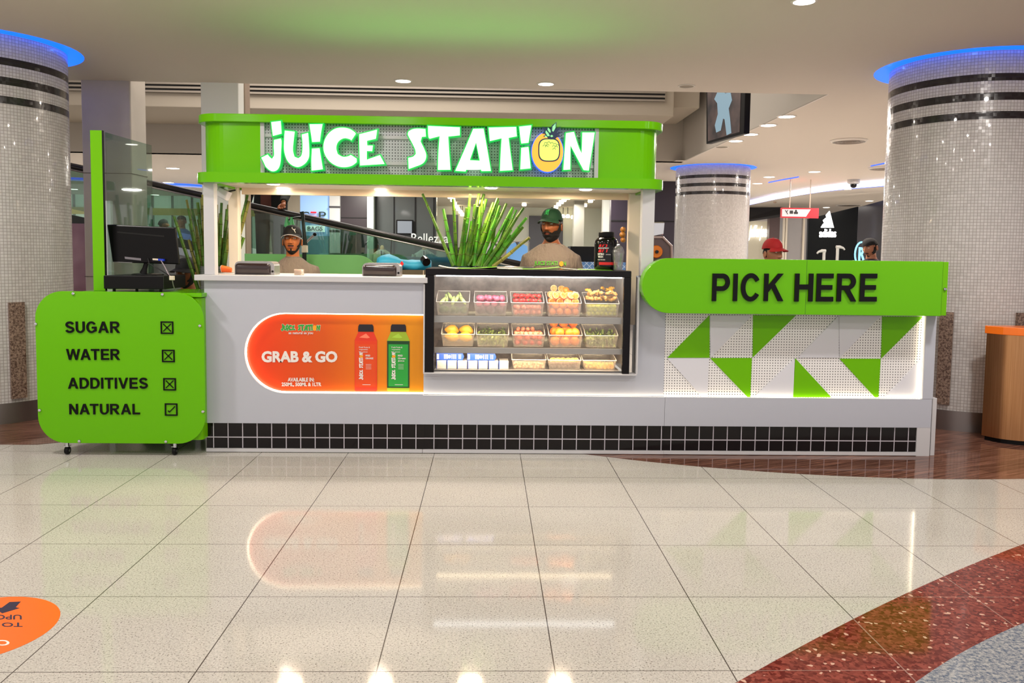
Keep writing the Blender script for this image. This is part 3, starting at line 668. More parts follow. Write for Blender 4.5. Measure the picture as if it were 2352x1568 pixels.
def bottle(cx, liquid, lab, body, tag_):
    """printed juice bottle picture, centre x in photo px"""
    Z0 = U(cx, 898, Y=RIN).z; Z1 = U(cx, 744, Y=RIN).z; X = U(cx, 820, Y=RIN).x; hh = Z1-Z0; y = RIN-.0005
    g = lambda pts, s=1: [(X+a*hh, Z0+b*hh) for a, b in pts]
    full = [(-.165, .01), (-.15, 0), (.15, 0), (.165, .01), (.165, .76), (.11, .885), (-.11, .885), (-.165, .76)]
    b = MB().prism(g(full), y-.002, y).build('printed_bottle', liquid, pan, label=lab)
    MB().prism(g([(-.115, .89), (.115, .89), (.11, .97), (.095, .995), (-.095, .995), (-.11, .97)]), y-.005, y).build('printed_cap', M('cap_print', '#16101c', rough=.4), b)
    sh = MB().prism(g([(-.165, .05), (.165, .05), (.165, .75), (-.165, .75)]), y-.003, y).build('printed_shade', body, b)
    MB().prism(g([(-.145, .07), (.145, .07), (.145, .70), (-.145, .70)]), y-.004, y).build('printed_label', tag_, b)
    MB().prism(g([(-.10, .80), (0, .86), (.06, .80), (.02, .79)]), y-.003, y).build('printed_highlight', M('hl_print', '#ff8060', rough=.5) if lab.startswith('red') else M('hl2_print', '#a8d040', rough=.5), b)
    mini_logo((X-.11*hh, X-.035*hh, Z0+.17*hh, Z0+.58*hh), y-.0045, PWHITE, b, rot=True)
    for j, s in enumerate(('Fresh Fruits &', 'Vegetables', 'Mix Juices')):
        zz = Z0+(.645-.035*j)*hh; text('lettering', s, X-.10*hh, X+(.06, .03, .025)[j]*hh, zz, zz+.022*hh, y-.005, PWHITE, b, ext=.001, bold=.01)
    for j, s in enumerate((('MIXED', 'ORANGE') if lab.startswith('red') else ('MIXED', 'Green', 'Juice'))):
        zz = Z0+(.52-.04*j)*hh; text('lettering', s, X-.005*hh, X+(.065, .11, .09)[j]*hh, zz, zz+.026*hh, y-.005, PWHITE, b, ext=.001, bold=.03)
    mb = MB()
    for j in range(4): mb.box(X, X+.08*hh, y-.0055, y-.0045, Z0+(.40-.022*j)*hh, Z0+(.404-.022*j)*hh)
    mb.box(X-.05*hh, X+.07*hh, y-.0055, y-.0045, Z0+.095*hh, Z0+.102*hh); mb.build('printed_line', PWHITE, b)
bottle(840.5, M('bottle_red', '#e0341a', rough=.5), 'red-orange printed juice bottle', M('bottle_red2', '#e23c10', rough=.5), M('label_red', '#e0480c', rough=.5))
bottle(915, M('bottle_green', '#9ab52a', rough=.5), 'green printed juice bottle', M('bottle_green2', '#10401c', rough=.5), M('label_green', '#25a03a', rough=.5))
# middle unit under and around the fruit case
mid = thing('case_counter', 'white counter base framing the fruit display case', 'counter', (.35, F, 0))
cx0, cx1, cz0 = U(970, 850, Y=F).x, U(1460, 855, Y=F).x, U(1200, 858, Y=F).z
xw = U(1527, 800, Y=RIN).x
zl = .423
MB().box(XM, xw-.001, F+.0, F+.02, ZT, zl).build('lower_band', WHITE, mid)
MB().prism([(XM, zl), (xw-.001, zl), (xw-.001, 1.30), (cx1, 1.30), (cx1, cz0), (XM, cz0)], RIN, RIN+.02).build('recessed_panel', WHITE, mid)
MB().box(XM+.002, xw, F+.012, F+.03, .03, ZT).build('tiled_plinth', pt.m, mid)
MB().box(XM, xw, F-.002, F+.02, .004, .028).build('kick_strip', WHITEG, mid)
MB().box(XM+.002, cx1+.004, F-.02, RIN+.02, cz0-.004, cz0+.006).box(cx1, cx1+.012, F-.012, RIN+.02, cz0+.006, 1.29).box(XM+.001, XM+.011, F-.012, RIN+.02, cz0+.006, 1.225).build('opening_frame', WHITEG, mid)
MB().box(XM, xw, F+.027, F+.037, zl-.012, zl-.002).build('led_strip', LEDW, mid)
MB().box(XM, xw, F+.037, F+.6, .05, zl-.08).build('cabinet_body', WHITE, mid)
# right unit with triangle pattern
right = thing('pickup_counter', 'white pickup counter with green triangles and perforated panels', 'counter', ((xw+XR)/2, F, 0))
xp = U(2115, 800, Y=RIN).x
MB().box(xw+.001, XR, F+.0, F+.02, ZT, zl).build('lower_band', WHITE, right)
MB().box(xw+.001, XR-.1, F+.012, F+.03, .03, ZT).build('tiled_plinth', pt.m, right)
MB().box(XR-.1, XR-.0, F+.001, F+.03, .0, ZT).box(xw+.001, XR-.1, F-.002, F+.02, .004, .028).build('kick_strip', WHITEG, right)
MB().box(xp+.004, XR+.005, F, F+.03, zl+.001, 1.05).build('side_frame', WHITE, right, bevel=.002)
MB().box(xw, xp, F+.027, F+.037, zl-.012, zl-.002).box(xp-.006, xp+.002, F+.03, F+.04, zl, 1.04).build('led_strip', LEDW, right)
MB().box(xw+.01, XR-.01, RIN+.03, F+.62, .05, 1.2).build('cabinet_body', WHITE, right)
MB().box(XR+.012, XR+.045, F+.012, F+.66, .0, .43).build('side_panel', WHITEG, right, bevel=.003)
MB().box(XR-.006, XR+.003, F+.06, F+.64, .0, 1.2).build('end_panel', WHITE, right)
pf = NT('perforated_white'); x, y, z = pf.xyz(); pp = .0195
fx = pf.math('SUBTRACT', pf.math('FRACT', pf.math('DIVIDE', x, pp)), .5); fz = pf.math('SUBTRACT', pf.math('FRACT', pf.math('DIVIDE', z, pp)), .5)
dd = pf.math('SQRT', pf.math('ADD', pf.math('MULTIPLY', fx, fx), pf.math('MULTIPLY', fz, fz)))
pf.base(pf.mix(pf.math('LESS_THAN', dd, .19), '#e6e4e4', '#26232a')); pf.set(Roughness=.45)
MB().box(xw, xp+.003, RIN+.004, RIN+.02, zl-.01, 1.10).build('perforated_panel', pf.m, right)
L7 = dict(o=(1450, 560), s=3.178)
TRI = [('g', [(571, 520), (571, 830), (264, 830)]), ('w', [(575, 520), (885, 520), (577, 830)]), ('g', [(889, 520), (1203, 520), (886, 828)]), ('w', [(1513, 523), (1515, 830), (1215, 830)]),
       ('w', [(1517, 525), (1823, 525), (1520, 832)]), ('g', [(1832, 530), (2130, 530), (1824, 835)]), ('w', [(262, 834), (566, 834), (556, 1118), (520, 1118)]), ('g', [(575, 832), (880, 832), (868, 1118), (850, 1118)]),
       ('w', [(1193, 834), (1181, 1118), (892, 1118)]), ('g', [(1197, 834), (1458, 1118), (1180, 1118)]), ('g', [(1520, 837), (1820, 838), (1803, 1118), (1778, 1118)]), ('w', [(2118, 840), (2114, 1118), (1850, 1118)])]
for c_, pts in TRI: MB().prism(pxpoly(pts, RIN, **L7), RIN-.002, RIN+.004).build('triangle_panel', GREEND if c_ == 'g' else M('triangle_white', '#d4d4dc', rough=.45, spec=.3), right, label='lime green triangle' if c_ == 'g' else 'plain white triangle')
# pick here board
sy = F-.13
A = U(1475, 660, Y=sy); B = U(2161, 720, Y=sy); ztp = U(1800, 596, Y=sy).z; zbt = U(1800, 722, Y=sy).z; r = (ztp-zbt)/2
pk = thing('pickup_sign_board', 'long lime green board with rounded left end and black words PICK HERE', 'sign', ((A.x+B.x)/2, F, zbt))
po = [(B.x, zbt), (B.x, ztp)]+[(A.x+r-r*sin(a), (ztp+zbt)/2+r*cos(a)) for a in [pi*i/24 for i in range(25)]]
MB().prism(po, sy, F-.01).build('board_body', GREEN, pk, bevel=.003)
MB().box(B.x+.003, B.x+.042, sy+.006, F+.5, zbt+.004, ztp-.002).build('end_board', GREEND, pk, bevel=.002)
MB().box(A.x+.002, A.x+.012, sy+.0, sy+.002, zbt, ztp) if 0 else None
xs = U(1852, 650, Y=sy).x; MB().box(xs-.001, xs+.001, sy-.0008, sy+.002, zbt+.002, ztp-.002).build('panel_seam', M('seam_green', '#2c5a05', rough=.6), pk)
MB().lathe([(.001, sy-.006), (.010, sy-.004), (.012, sy+.004)], (B.x+.022, 0, (ztp+zbt)/2-.0), 12, ax='y').build('screw_cap', CHROME, pk, smooth=True)
block('lettering', 'PICK', (1634, 628, 1798, 691), sy, LETTER, pk, ext=.012, gap=.15)
block('lettering', 'HERE', (1823, 628, 2012, 692), sy, LETTER, pk, ext=.012, gap=.15)
# ---------------------------------------------------------------- canopy
can = thing('kiosk_canopy', 'lime green rounded canopy on white posts carrying the lit shop name', 'canopy', (-.4, F+.3, 0))
CX0, CX1, CY0, CY1 = -2.01, 1.21, F-.05, F+.72; cz0, cz1 = 1.965, 2.385
def canpath(off, n=10, r=.17):
    p = rrect(CX0-off, CX1+off, CY0-off, CY1+off, r, n); return p
mb = MB(); sp0, sp1 = U(598, 340, Y=CY0).x, U(1375, 340, Y=CY0).x
# fascia with a window for the perforated sign backing
pts = canpath(0); zz0, zz1 = cz0+.02, cz1-.02
for i in range(len(pts)):
    a, b = pts[i], pts[(i+1) % len(pts)]
    if abs(a[1]-CY0) < 1e-4 and abs(b[1]-CY0) < 1e-4 and b[0]-a[0] > 1: segs = [(a[0], sp0), (sp1, b[0])]; [mb.add([(u, CY0, zz0), (v_, CY0, zz0), (v_, CY0, zz1), (u, CY0, zz1)], [(0, 1, 2, 3)]) for u, v_ in segs]
    else: mb.add([(a[0], a[1], zz0), (b[0], b[1], zz0), (b[0], b[1], zz1), (a[0], a[1], zz1)], [(0, 1, 2, 3)])
mb.build('canopy_shell', GREEN, can, smooth=True)
MB().slab(canpath(.035), cz1-.055, cz1+.0).build('top_rim', GREEN, can, smooth=True, bevel=.004)
def ringslab(off0, off1, z0, z1, mat, name):
    a = canpath(off0); b = canpath(off1, r=.12); k = len(a); v = [(*p, z0) for p in a]+[(*p, z1) for p in a]+[(*p, z0) for p in b]+[(*p, z1) for p in b]; f = []
    for i in range(k): j = (i+1) % k; f += [(i, j, j+k, i+k), (i+2*k, i+3*k, j+3*k, j+2*k), (i, i+2*k, j+2*k, j), (i+k, j+k, j+3*k, i+3*k)]
    return MB().add(v, f).build(name, mat, can, smooth=True)
ringslab(.045, -.06, cz0-.05, cz0+.02, GREEN, 'bottom_rim')
MB().slab(canpath(-.02, r=.14), cz0-.035, cz0-.02).build('soffit', M('soffit_cream', '#e6dccb', rough=.4), can)
MB().box(CX0+.1, CX1-.1, CY1-.12, CY1-.09, cz0-.085, cz0-.035).build('rear_beam', M('beam_cream', '#ddc9ac', rough=.4), can)
pc = NT('perforated_grey'); x, y, z = pc.xyz(); pp = .0205
fx = pc.math('SUBTRACT', pc.math('FRACT', pc.math('DIVIDE', x, pp)), .5); fz = pc.math('SUBTRACT', pc.math('FRACT', pc.math('DIVIDE', z, pp)), .5)
dd = pc.math('SQRT', pc.math('ADD', pc.math('MULTIPLY', fx, fx), pc.math('MULTIPLY', fz, fz)))
pc.base(pc.mix(pc.math('LESS_THAN', dd, .2), '#b3b2b8', '#15131a')); pc.set(Roughness=.4)
MB().box(sp0, sp1, CY0+.03, CY0+.04, zz0, zz1).build('perforated_backing', pc.m, can)
mb = MB()
for a, b in ((sp0, sp0+.028), (sp1-.028, sp1)): mb.box(a, b, CY0+.0, CY0+.03, zz0, zz1)
for z_ in (U(1000, 316, Y=CY0).z, U(1000, 376, Y=CY0).z): mb.box(sp0+.028, sp1-.028, CY0+.018, CY0+.03, z_-.012, z_+.012)
mb.build('sign_frame', M('sign_frame_grey', '#b9b6ba', rough=.4), can)
PW = .075
for nm, x_, y_, zb_, lab in (('post', -2.003, F+.005, 1.272, 'front left white post'), ('post', -2.003, F+.56, 1.272, 'rear left white post'), ('post', 1.10, F+.005, 1.3, 'front right white post'), ('post', 1.10, F+.56, .9, 'rear right white post')):
    MB().box(x_, x_+PW+(.015 if x_ > 0 else 0), y_, y_+PW, zb_, cz0-.035).build(nm, CREAM if y_ > F+.1 else WHITEG, can, bevel=.004)
for px, py in ((628, 422), (655, 434), (874, 435), (1128, 431), (1345, 435)):
    p = U(px, py, Z=cz0-.036); a = MB().lathe([(.045, cz0-.036), (.045, cz0-.041), (.036, cz0-.043), (.001, cz0-.043)], (p.x, min(max(p.y, CY0+.12), CY1-.15), 0), 20).build('soffit_light', LENS, can, smooth=True)
for x_ in (-1.5, -.8, -.1, .6): area('soffit_lamp', (x_, F+.33, cz0-.05), .17, 9, (1, .76, .52))
# lit shop name
sgn = thing('illuminated_shop_name', 'glowing white-green words JUICE STATION with orange pineapple on the canopy front', 'sign', (-.4, CY0-.05, 2.0))
FACE = M('letter_face', '#ffffff', emit=(.30, 1, .40), es=.8); FACE2 = M('letter_core', '#ffffff', emit=(.84, 1, .86), es=.88); RIM = M('letter_rim', '#00a020', rough=.3, emit=(0, .55, .10), es=.7)
YS = CY0-.055
for i in range(len(LOGO)):
    ls = logo_loops(i, YS)
    l = shape('letter', ls, YS, .05, RIM, sgn, label='letter '+LOGO[i][0].upper())
    shape('letter_face', ls, YS-.003, .003, FACE, l, d=-.008)
    shape('letter_core', ls, YS-.005, .002, FACE2, l, d=-.020)
def ell_loop(cx, cy, rx, ry, n=32, rot=0): return [(cx+rx*cos(2*pi*i/n)*cos(rot)-ry*sin(2*pi*i/n)*sin(rot), cy+rx*cos(2*pi*i/n)*sin(rot)+ry*sin(2*pi*i/n)*cos(rot)) for i in range(n)]
pine = shape('pineapple_letter', [pxpoly(ell_loop(1325, 418, 132, 166), YS, **L5)], YS, .05, M('pine_rim', '#2040d0', emit=(.05, .2, 1), es=.9), sgn, label='orange disc with a pineapple standing for the letter O')
shape('orange_disc', [pxpoly(ell_loop(1325, 418, 126, 160), YS, **L5)], YS-.004, .004, M('disc_orange', '#ff9020', emit=(1, .36, .05), es=1.0), pine)
sq = [(1338+84*abs(cos(t))**.62*(1 if cos(t) > 0 else -1), 402+90*abs(sin(t))**.62*(1 if sin(t) > 0 else -1)) for t in [2*pi*i/36 for i in range(36)]]
NAVY = M('pine_navy', '#0c2440', rough=.4, emit='#0c2a50', es=.3); PYEL = M('pine_yellow', '#c0d850', emit=(.50, .72, .14), es=.9); PGR = M('pine_leaf', '#60e080', emit=(.30, .9, .30), es=.9)
shape('pineapple_outline', [pxpoly([(1338+(a-1338)*1.05, 402+(b-402)*1.05) for a, b in sq], YS, **L5)], YS-.006, .003, NAVY, pine)
shape('pineapple_body', [pxpoly([(1338+(a-1338)*.94, 402+(b-402)*.95) for a, b in sq], YS, **L5)], YS-.008, .003, PYEL, pine)
mb = MB()
for (x_, y_) in ((1310, 345), (1335, 340), (1360, 345), (1385, 352), (1405, 362), (1300, 365), (1325, 360), (1375, 370), (1318, 372), (1395, 375), (1378, 392)):
    a = pxpoly([(x_-12, y_+8), (x_-6, y_-2), (x_+4, y_-4), (x_+12, y_+6)], YS, **L5); mb.tube([(p[0], YS-.0085, p[1]) for p in a], .0016, 5)
mb.build('pineapple_scales', NAVY, pine)
mb = MB(); m2 = MB()
for pts in ([(1345, 318), (1385, 318), (1400, 300), (1450, 290), (1405, 285), (1440, 255), (1400, 265), (1432, 210), (1392, 240), (1398, 178), (1360, 205), (1350, 235), (1318, 215), (1322, 240), (1285, 212), (1300, 250), (1282, 270), (1310, 275), (1290, 292), (1320, 300)],): mb.prism(pxpoly(pts, YS, **L5), YS-.010, YS-.004)
for pts in ([(1362, 250), (1365, 215), (1390, 188), (1388, 225), (1372, 255)], [(1340, 262), (1325, 240), (1328, 222), (1346, 240), (1350, 262)], [(1325, 292), (1308, 262), (1312, 245), (1332, 268), (1342, 290)], [(1345, 290), (1360, 282), (1370, 292), (1358, 300)], [(1308, 300), (1300, 285), (1316, 290), (1322, 302)]): m2.prism(pxpoly(pts, YS, **L5), YS-.012, YS-.009)
mb.build('pineapple_crown', NAVY, pine); m2.build('crown_leaves', PGR, pine)
area('canopy_top_led', (-.3, F+.66, cz1+.03), 2.4, 5.5, (.32, 1, .26), rot=(radians(218), 0, 0), sy=.15)
# small white loudspeaker at the top of the left rear post and one at the right
t = thing('wall_speaker', 'small white tilted loudspeaker between the two left posts', 'speaker', U(515, 445, Y=F+.42))
c = U(515, 446, Y=F+.42)
mb = MB().rbox(c.x-.055, c.x+.04, c.y-.04, c.y+.05, c.z-.035, c.z+.035, .02)
for v in mb.v: v.xyz = c+Matrix.Rotation(radians(28), 3, 'Y')@(v-c)
mb.build('speaker_box', WHITEG, t, bevel=.006)
mb = MB(); mb.tube([c+Vector((.03, 0, .02)), c+Vector((.075, .03, .035))], .006).build('speaker_bracket', BLACK, t)
# ---------------------------------------------------------------- fruit display case
GX0, GX1 = U(977, 700, Y=F).x, U(1448, 700, Y=F).x
ZB = .586; ZTOP = U(1200, 619, Y=F).z
case = thing('display_case', 'black framed glass display case with three shelves of fruit bins', 'display case', ((GX0+GX1)/2, F, ZB))
BF = M('case_black', '#080408', rough=.25, spec=.25)
CD = 5.885+.62
zi = U(1200, 634, Y=F).z
MB().box(GX0, GX1, F-.015, CD, zi, ZTOP).build('top_frame', BF, case, bevel=.004)
xi0, xi1 = U(997, 740, Y=F).x, U(1431, 740, Y=F).x
MB().box(GX0, xi0, F-.012, F+.03, ZB, zi).build('side_post', BF, case, bevel=.002); MB().box(xi1, GX1, F-.012, F+.03, ZB, zi).build('side_post', BF, case, bevel=.002)
MB().box(xi0, xi1, F, F+.006, ZB+.012, zi).build('front_glass', CASEG, case)
MB().box(GX0+.005, GX0+.012, F+.03, CD-.03, ZB, zi).box(GX1-.012, GX1-.005, F+.03, CD-.03, ZB, zi).build('side_glass', M('case_side', '#b8aca0', rough=.15), case)
cb = NT('case_back'); cb.base(cb.mix(cb.ramp(cb.noise(5, 5, rough=.7), .35, .65), '#5e504c', '#988880')); cb.set(Roughness=.2); cb.b.inputs['Coat Weight'].default_value = .4
MB().box(GX0+.01, GX1-.01, CD-.03, CD-.02, ZB, zi).build('back_door', cb.m, case)
MB().box(xi0, xi1, F+.01, CD-.03, ZB, ZB+.012).build('case_floor', M('case_floor', '#8a868a', rough=.35), case)
ytrim = F+.05
SH = []
for a, b in ((727, 742), (799, 812)):
    zt = U(1200, a, Y=ytrim).z; z0 = U(1200, b, Y=ytrim).z; SH.append(zt)
    x0, x1 = U(998, a, Y=ytrim).x, U(1428, a, Y=ytrim).x
    s = MB().box(x0, x1, ytrim+.01, CD-.06, zt-.012, zt-.004).build('shelf', clear('shelf_glass_%d' % a, '#f2f4f2', .12), case)
    MB().box(x0, x1, ytrim, ytrim+.012, z0, zt).build('shelf_edge', M('shelf_edge', '#a5a3a8', rough=.35, metal=.2), s, bevel=.001)
    MB().box(x0+.02, x1-.02, ytrim+.014, ytrim+.03, z0+.001, z0+.009).build('shelf_light', M('shelf_led', '#ffffff', emit=(1, .78, .5), es=5), s)
    area('shelf_lamp', ((x0+x1)/2, ytrim+.03, z0-.01), x1-x0-.05, 1.6 if a == 727 else 4.2, (1, .78, .5), rot=(0 if a == 727 else radians(42), 0, 0), sy=.02)
    if a == 727: area('shelf_lamp', ((x0+x1)/2, ytrim+.03, z0-.01), x1-x0-.05, 2.6, (1, .78, .5), rot=(radians(42), 0, 0), sy=.02)
MB().box(xi0+.01, xi1-.01, F+.02, F+.035, zi-.008, zi).build('top_light', LEDC, case)
area('case_lamp', ((xi0+xi1)/2, F+.06, zi-.03), xi1-xi0-.05, 6.5, (1, .93, .85), rot=(radians(38), 0, 0), sy=.03)
mb = MB(); mb.box(xi0, xi1, F+.012, F+.018, ZB+.012, ZB+.022); mb.build('bottom_rail', DGREY, case)
YB = 5.995
def bin_(x0p, x1p, zf, ylip, yback, lab, dep=.30, dx=0.0):
    """open-fronted plastic bin; x0p..x1p front edges in photo px, zf its floor"""
    a = U(x0p, (ylip+yback)/2, Y=YB).x; b = U(x1p, (ylip+yback)/2, Y=YB).x; zl_ = U(1200, ylip, Y=YB).z; zk = U(1200, yback, Y=YB+dep).z
    zk = max(zk, zl_+.03)
    t = .003; i = .012
    def poly(xa, xb, o): # side profile
        return [(YB+o+.008, zf), (YB+o*0, zl_), (YB+.10, zl_+(zk-zl_)*.62), (YB+dep, zk), (YB+dep, zf)]
    mb = MB()
    for xx, s in ((a, 1), (b, -1)):
        P_ = [(YB+.008, zf), (YB, zl_), (YB+.09, lerp(zl_, zk, .55)), (YB+dep*.8, zk), (YB+dep, zk), (YB+dep-.01, zf)]
        v = [(xx+(i*s if z_ == zf else 0), y_, z_) for y_, z_ in P_]; v2 = [(p[0]+t*s, p[1], p[2]) for p in v]; k = len(v)
        mb.add(v+v2, [list(range(k)), list(range(k, 2*k))[::-1]]+[(q_, (q_+1) % k, (q_+1) % k+k, q_+k) for q_ in range(k)])
    mb.box(a+i, b-i, YB+.008, YB+dep-.01, zf, zf+t)
    mb.add([(a+i, YB+.008, zf), (b-i, YB+.008, zf), (b, YB, zl_), (a, YB, zl_), (a+i, YB+.011, zf), (b-i, YB+.011, zf), (b, YB+.003, zl_), (a, YB+.003, zl_)], [(0, 1, 2, 3), (7, 6, 5, 4), (3, 2, 6, 7)])
    mb.add([(a+i, YB+dep-.01, zf), (b-i, YB+dep-.01, zf), (b, YB+dep, zk), (a, YB+dep, zk)], [(0, 1, 2, 3)])
    o = mb.build('fruit_bin', BINP); tag(o, lab, 'plastic bin', 'clear plastic fruit bins in the display case')
    MB().tube([(a, YB, zl_), (b, YB, zl_)], .0028, 6).tube([(a, YB, zl_), (a, YB+.09, lerp(zl_, zk, .55)), (a, YB+dep*.8, zk), (b, YB+dep*.8, zk), (b, YB+.09, lerp(zl_, zk, .55)), (b, YB, zl_)], .0025, 6).build('bin_rim', M('bin_rim', '#f0e8e0', rough=.3, alpha=.75), o)
    return a+.014, b-.014, zf+.005, zl_, zk
zs = [SH[0], SH[1], ZB+.013]
ordn = ['first', 'second', 'third', 'fourth', 'fifth']
R1 = [bin_(a, b, zs[0], 695, 669, 'clear bin, %s from left on the top shelf, holding %s' % (ordn[i], c)) for i, (a, b, c) in enumerate(((1002, 1078, 'pale green vegetables'), (1089, 1165, 'purple beets'), (1174, 1250, 'red fruit'), (1257, 1336, 'orange halves'), (1345, 1423, 'ginger and limes')))]
R2 = [bin_(a, b, zs[1], 769, 742, 'clear bin, %s from left on the middle shelf, holding %s' % (ordn[i], c)) for i, (a, b, c) in enumerate(((1014, 1090, 'four yellow-orange mangoes'), (1094, 1169, 'mint leaves'), (1177, 1252, 'pink and red fruit'), (1261, 1338, 'large oranges'), (1345, 1420, 'green herbs')))]
R3 = [bin_(a, b, zs[2], 826, 814, 'clear bin, %s of three on the bottom shelf, holding %s' % (ordn[i], c)) for i, (a, b, c) in enumerate(((1176, 1255, 'pale pink chunks'), (1259, 1335, 'dark grapes'), (1339, 1416, 'yellow chunks')))]
def fmat(name, c1, c2, rough=.4, sc_=30, bump=.3):
    n = NT(name); no = n.noise(sc_, 3); n.base(n.mix(n.ramp(no, .35, .65), c1, c2)); n.set(Roughness=rough); n.bump(n.noise(sc_*8, 2), bump, .002); return n.m
ORA = fmat('orange_peel', '#e8720a', '#f59a20'); ORF = fmat('orange_flesh', '#e86a04', '#f89020', .3, 90); PITH = M('orange_pith', '#eec088', rough=.5)
RED = fmat('red_fruit', '#b01818', '#d84038', .3); PINK = fmat('pink_fruit', '#d86048', '#f0a080', .35); BEET = fmat('beet_skin', '#3c1420', '#6c2038', .5); BEETP = fmat('beet_pink', '#a83858', '#c87088', .5)
LIME = fmat('lime_skin', '#9aa818', '#c8c838', .35); GING = fmat('ginger_skin', '#b07838', '#d8a860', .7); PGRN = fmat('pale_green_skin', '#88a050', '#c8d088', .5); DGRN = fmat('dark_green_skin', '#3c5428', '#6c8040', .5)
MANGO = fmat('mango_skin', '#f0a010', '#f8c840', .35, 8); GRAPE = fmat('grape_skin', '#2c1c28', '#5a4048', .3); YELC = fmat('yellow_flesh', '#f0b838', '#f8d878', .4); PALE = fmat('pale_flesh', '#f0b890', '#f8dcc0', .4); TURM = fmat('yellow_root', '#c88010', '#e8b030', .6)
def proto_fruit(kind, r):
    """one fruit centred on the origin with its parts"""
    mb = MB()
    if kind in ('orange', 'lime', 'beet', 'red', 'grape', 'berry', 'greenveg'):
        m = {'orange': ORA, 'lime': LIME, 'beet': BEET, 'red': RED, 'grape': GRAPE, 'berry': PINK, 'greenveg': DGRN}[kind]
        pr = []
        for j in range(13):
            ph = pi*j/12; rr = sin(ph)*r; hh = -cos(ph)*r*.94
            if j in (0, 12): rr = .0005; hh *= .93
            if kind == 'beet' and j < 3: hh -= r*.25*(3-j)/3
            if kind in ('red', 'berry'): rr *= 1-.28*(1-j/12)
            pr.append((rr, hh))
        o = mb.lathe(pr, n=16).build(kind, m, smooth=True, ang=180)
        if kind == 'orange': MB().lathe([(r*.13, r*.88), (r*.10, r*.93), (.0005, r*.935)], n=6).build('stem_scar', DGRN, o)
        if kind == 'red': MB().lathe([(r*.45, r*.86), (r*.2, r*.98), (.001, r*1.0)], n=5).build('leafy_calyx', DGRN, o)
        return o
    if kind == 'half':
        pr = [(.0005, -r)]+[(r*sin(pi/2*j/7), -r*cos(pi/2*j/7)) for j in range(1, 8)]
        o = mb.lathe(pr+[(r*.99, .001)], n=20).build('orange_half', ORA, smooth=True, ang=180)
        MB().lathe([(r*.985, 0), (r*.985, .0015), (r*.86, .0022), (.0005, .0022)], n=20).build('cut_pith', PITH, o)
        m2 = MB()
        for k in range(9):
            a0, a1 = 2*pi*k/9+.06, 2*pi*(k+1)/9-.06; m2.slab([(r*.06*cos((a0+a1)/2), r*.06*sin((a0+a1)/2))]+[(r*.84*cos(lerp(a0, a1, t/3)), r*.84*sin(lerp(a0, a1, t/3))) for t in range(4)], .0015, .0042)
        m2.build('juicy_segments', ORF, o); return o
    if kind == 'mango':
        rings = []
        for j in range(11):
            t = j/10; rr = r*(sin(pi*min(max(t, .02), .98))**.6)*(.85+.2*t); rings.append([Vector((1.35*r*(t*2-1), rr*.8*cos(a), rr*sin(a)+.15*r*sin(t*3))) for a in [2*pi*i/14 for i in range(14)]])
        return mb.loft(rings).build('mango', MANGO, smooth=True, ang=180)
    if kind == 'root':
        random.seed(int(r*1e5)); mb.tube([(-r*1.2, 0, 0), (-r*.5, r*.1, .2*r), (r*.3, -.1*r, .1*r), (r*1.2, 0, -.1*r)], [r*.38, r*.55, r*.48, r*.3], 10)
        for k in range(4): a = random.uniform(-1, 1); mb.ell((a*r, random.uniform(-.5, .5)*r, random.uniform(.1, .5)*r), (r*.38, r*.3, r*.34), 10, 7)
        return mb.build('ginger_root', GING, smooth=True, ang=180)
    if kind == 'pod':
        rings = []
        for j in range(9): t = j/8; rr = r*.42*(.35+.65*sin(pi*min(.95, .1+.85*t))); rings.append([Vector((rr*cos(a), rr*sin(a), r*1.5*(2*t-1)*.8)) for a in [2*pi*i/10 for i in range(10)]])
        o = mb.loft(rings).build('green_vegetable', PGRN, smooth=True, ang=180)
        MB().tube([(0, 0, r*1.15), (.1*r, 0, r*1.5)], [r*.16, r*.1], 6).build('stem', DGRN, o); return o
    if kind == 'chunk':
        mb.rbox(-r, r, -r*.7, r*.7, -r*.6, r*.6, r*.3, 2); return mb.build('fruit_chunk', YELC, bevel=r*.2)
PROTO = {}
def place(kind, r, p, rot, label, group, cat, mat=None, name=None):
    key = (kind, round(r, 4), mat.name if mat else '')
    if key not in PROTO:
        o = proto_fruit(kind, r)
        if mat: o.data.materials.clear(); o.data.materials.append(mat)
        if name: o.name = name
        PROTO[key] = o; o2 = o
    else: o2 = clone(PROTO[key])
    o2.location = p; o2.rotation_euler = rot; tag(o2, label, cat, group); return o2
def fill(B, kind, r, label, group, cat, top=1.0, rows=3, mat=None, name=None, tilt=None, jit=.12, ymax=.26, lay=9, heap=.0, maxn=60):
    x0, x1, z0, zl_, zk = B; n = 0; z = z0+r; L = 0; yb0 = YB+.012
    while L < lay:
        nx = max(1, int((x1-x0)/(2*r*.98))); ny = max(1, int((ymax-.012)/(2*r)))
        for j in range(min(ny, rows)):
            y = yb0+r+j*2*r*.98; lim = lerp(zl_, zk, min(1, (y-YB)/.24))*1.0+heap-(1-top)*(zl_-z0)
            if z > lim: continue
            off = (L+j) % 2*r*.9
            for i in range(nx):
                x = x0+r+i*(x1-x0-2*r)/max(1, nx-1)+(off if nx > 1 and x0+r+i*(x1-x0-2*r)/max(1, nx-1)+off < x1-r*.8 else 0)
                if n >= maxn: return
                p = (x+random.uniform(-jit, jit)*r*.4, y+random.uniform(0, jit)*r*.5, z+random.uniform(-jit, jit)*r*.4)
                rt = tilt() if tilt else (random.uniform(-3, 3), random.uniform(-3, 3), random.uniform(-3, 3))
                place(kind, r, p, rt, label, group, cat, mat, name); n += 1
        z += 2*r*.86; L += 1
G = 'fruit piled in the case bins'
random.seed(11)
def up(B, dz): return (B[0], B[1], B[2]+dz, B[3], B[4])
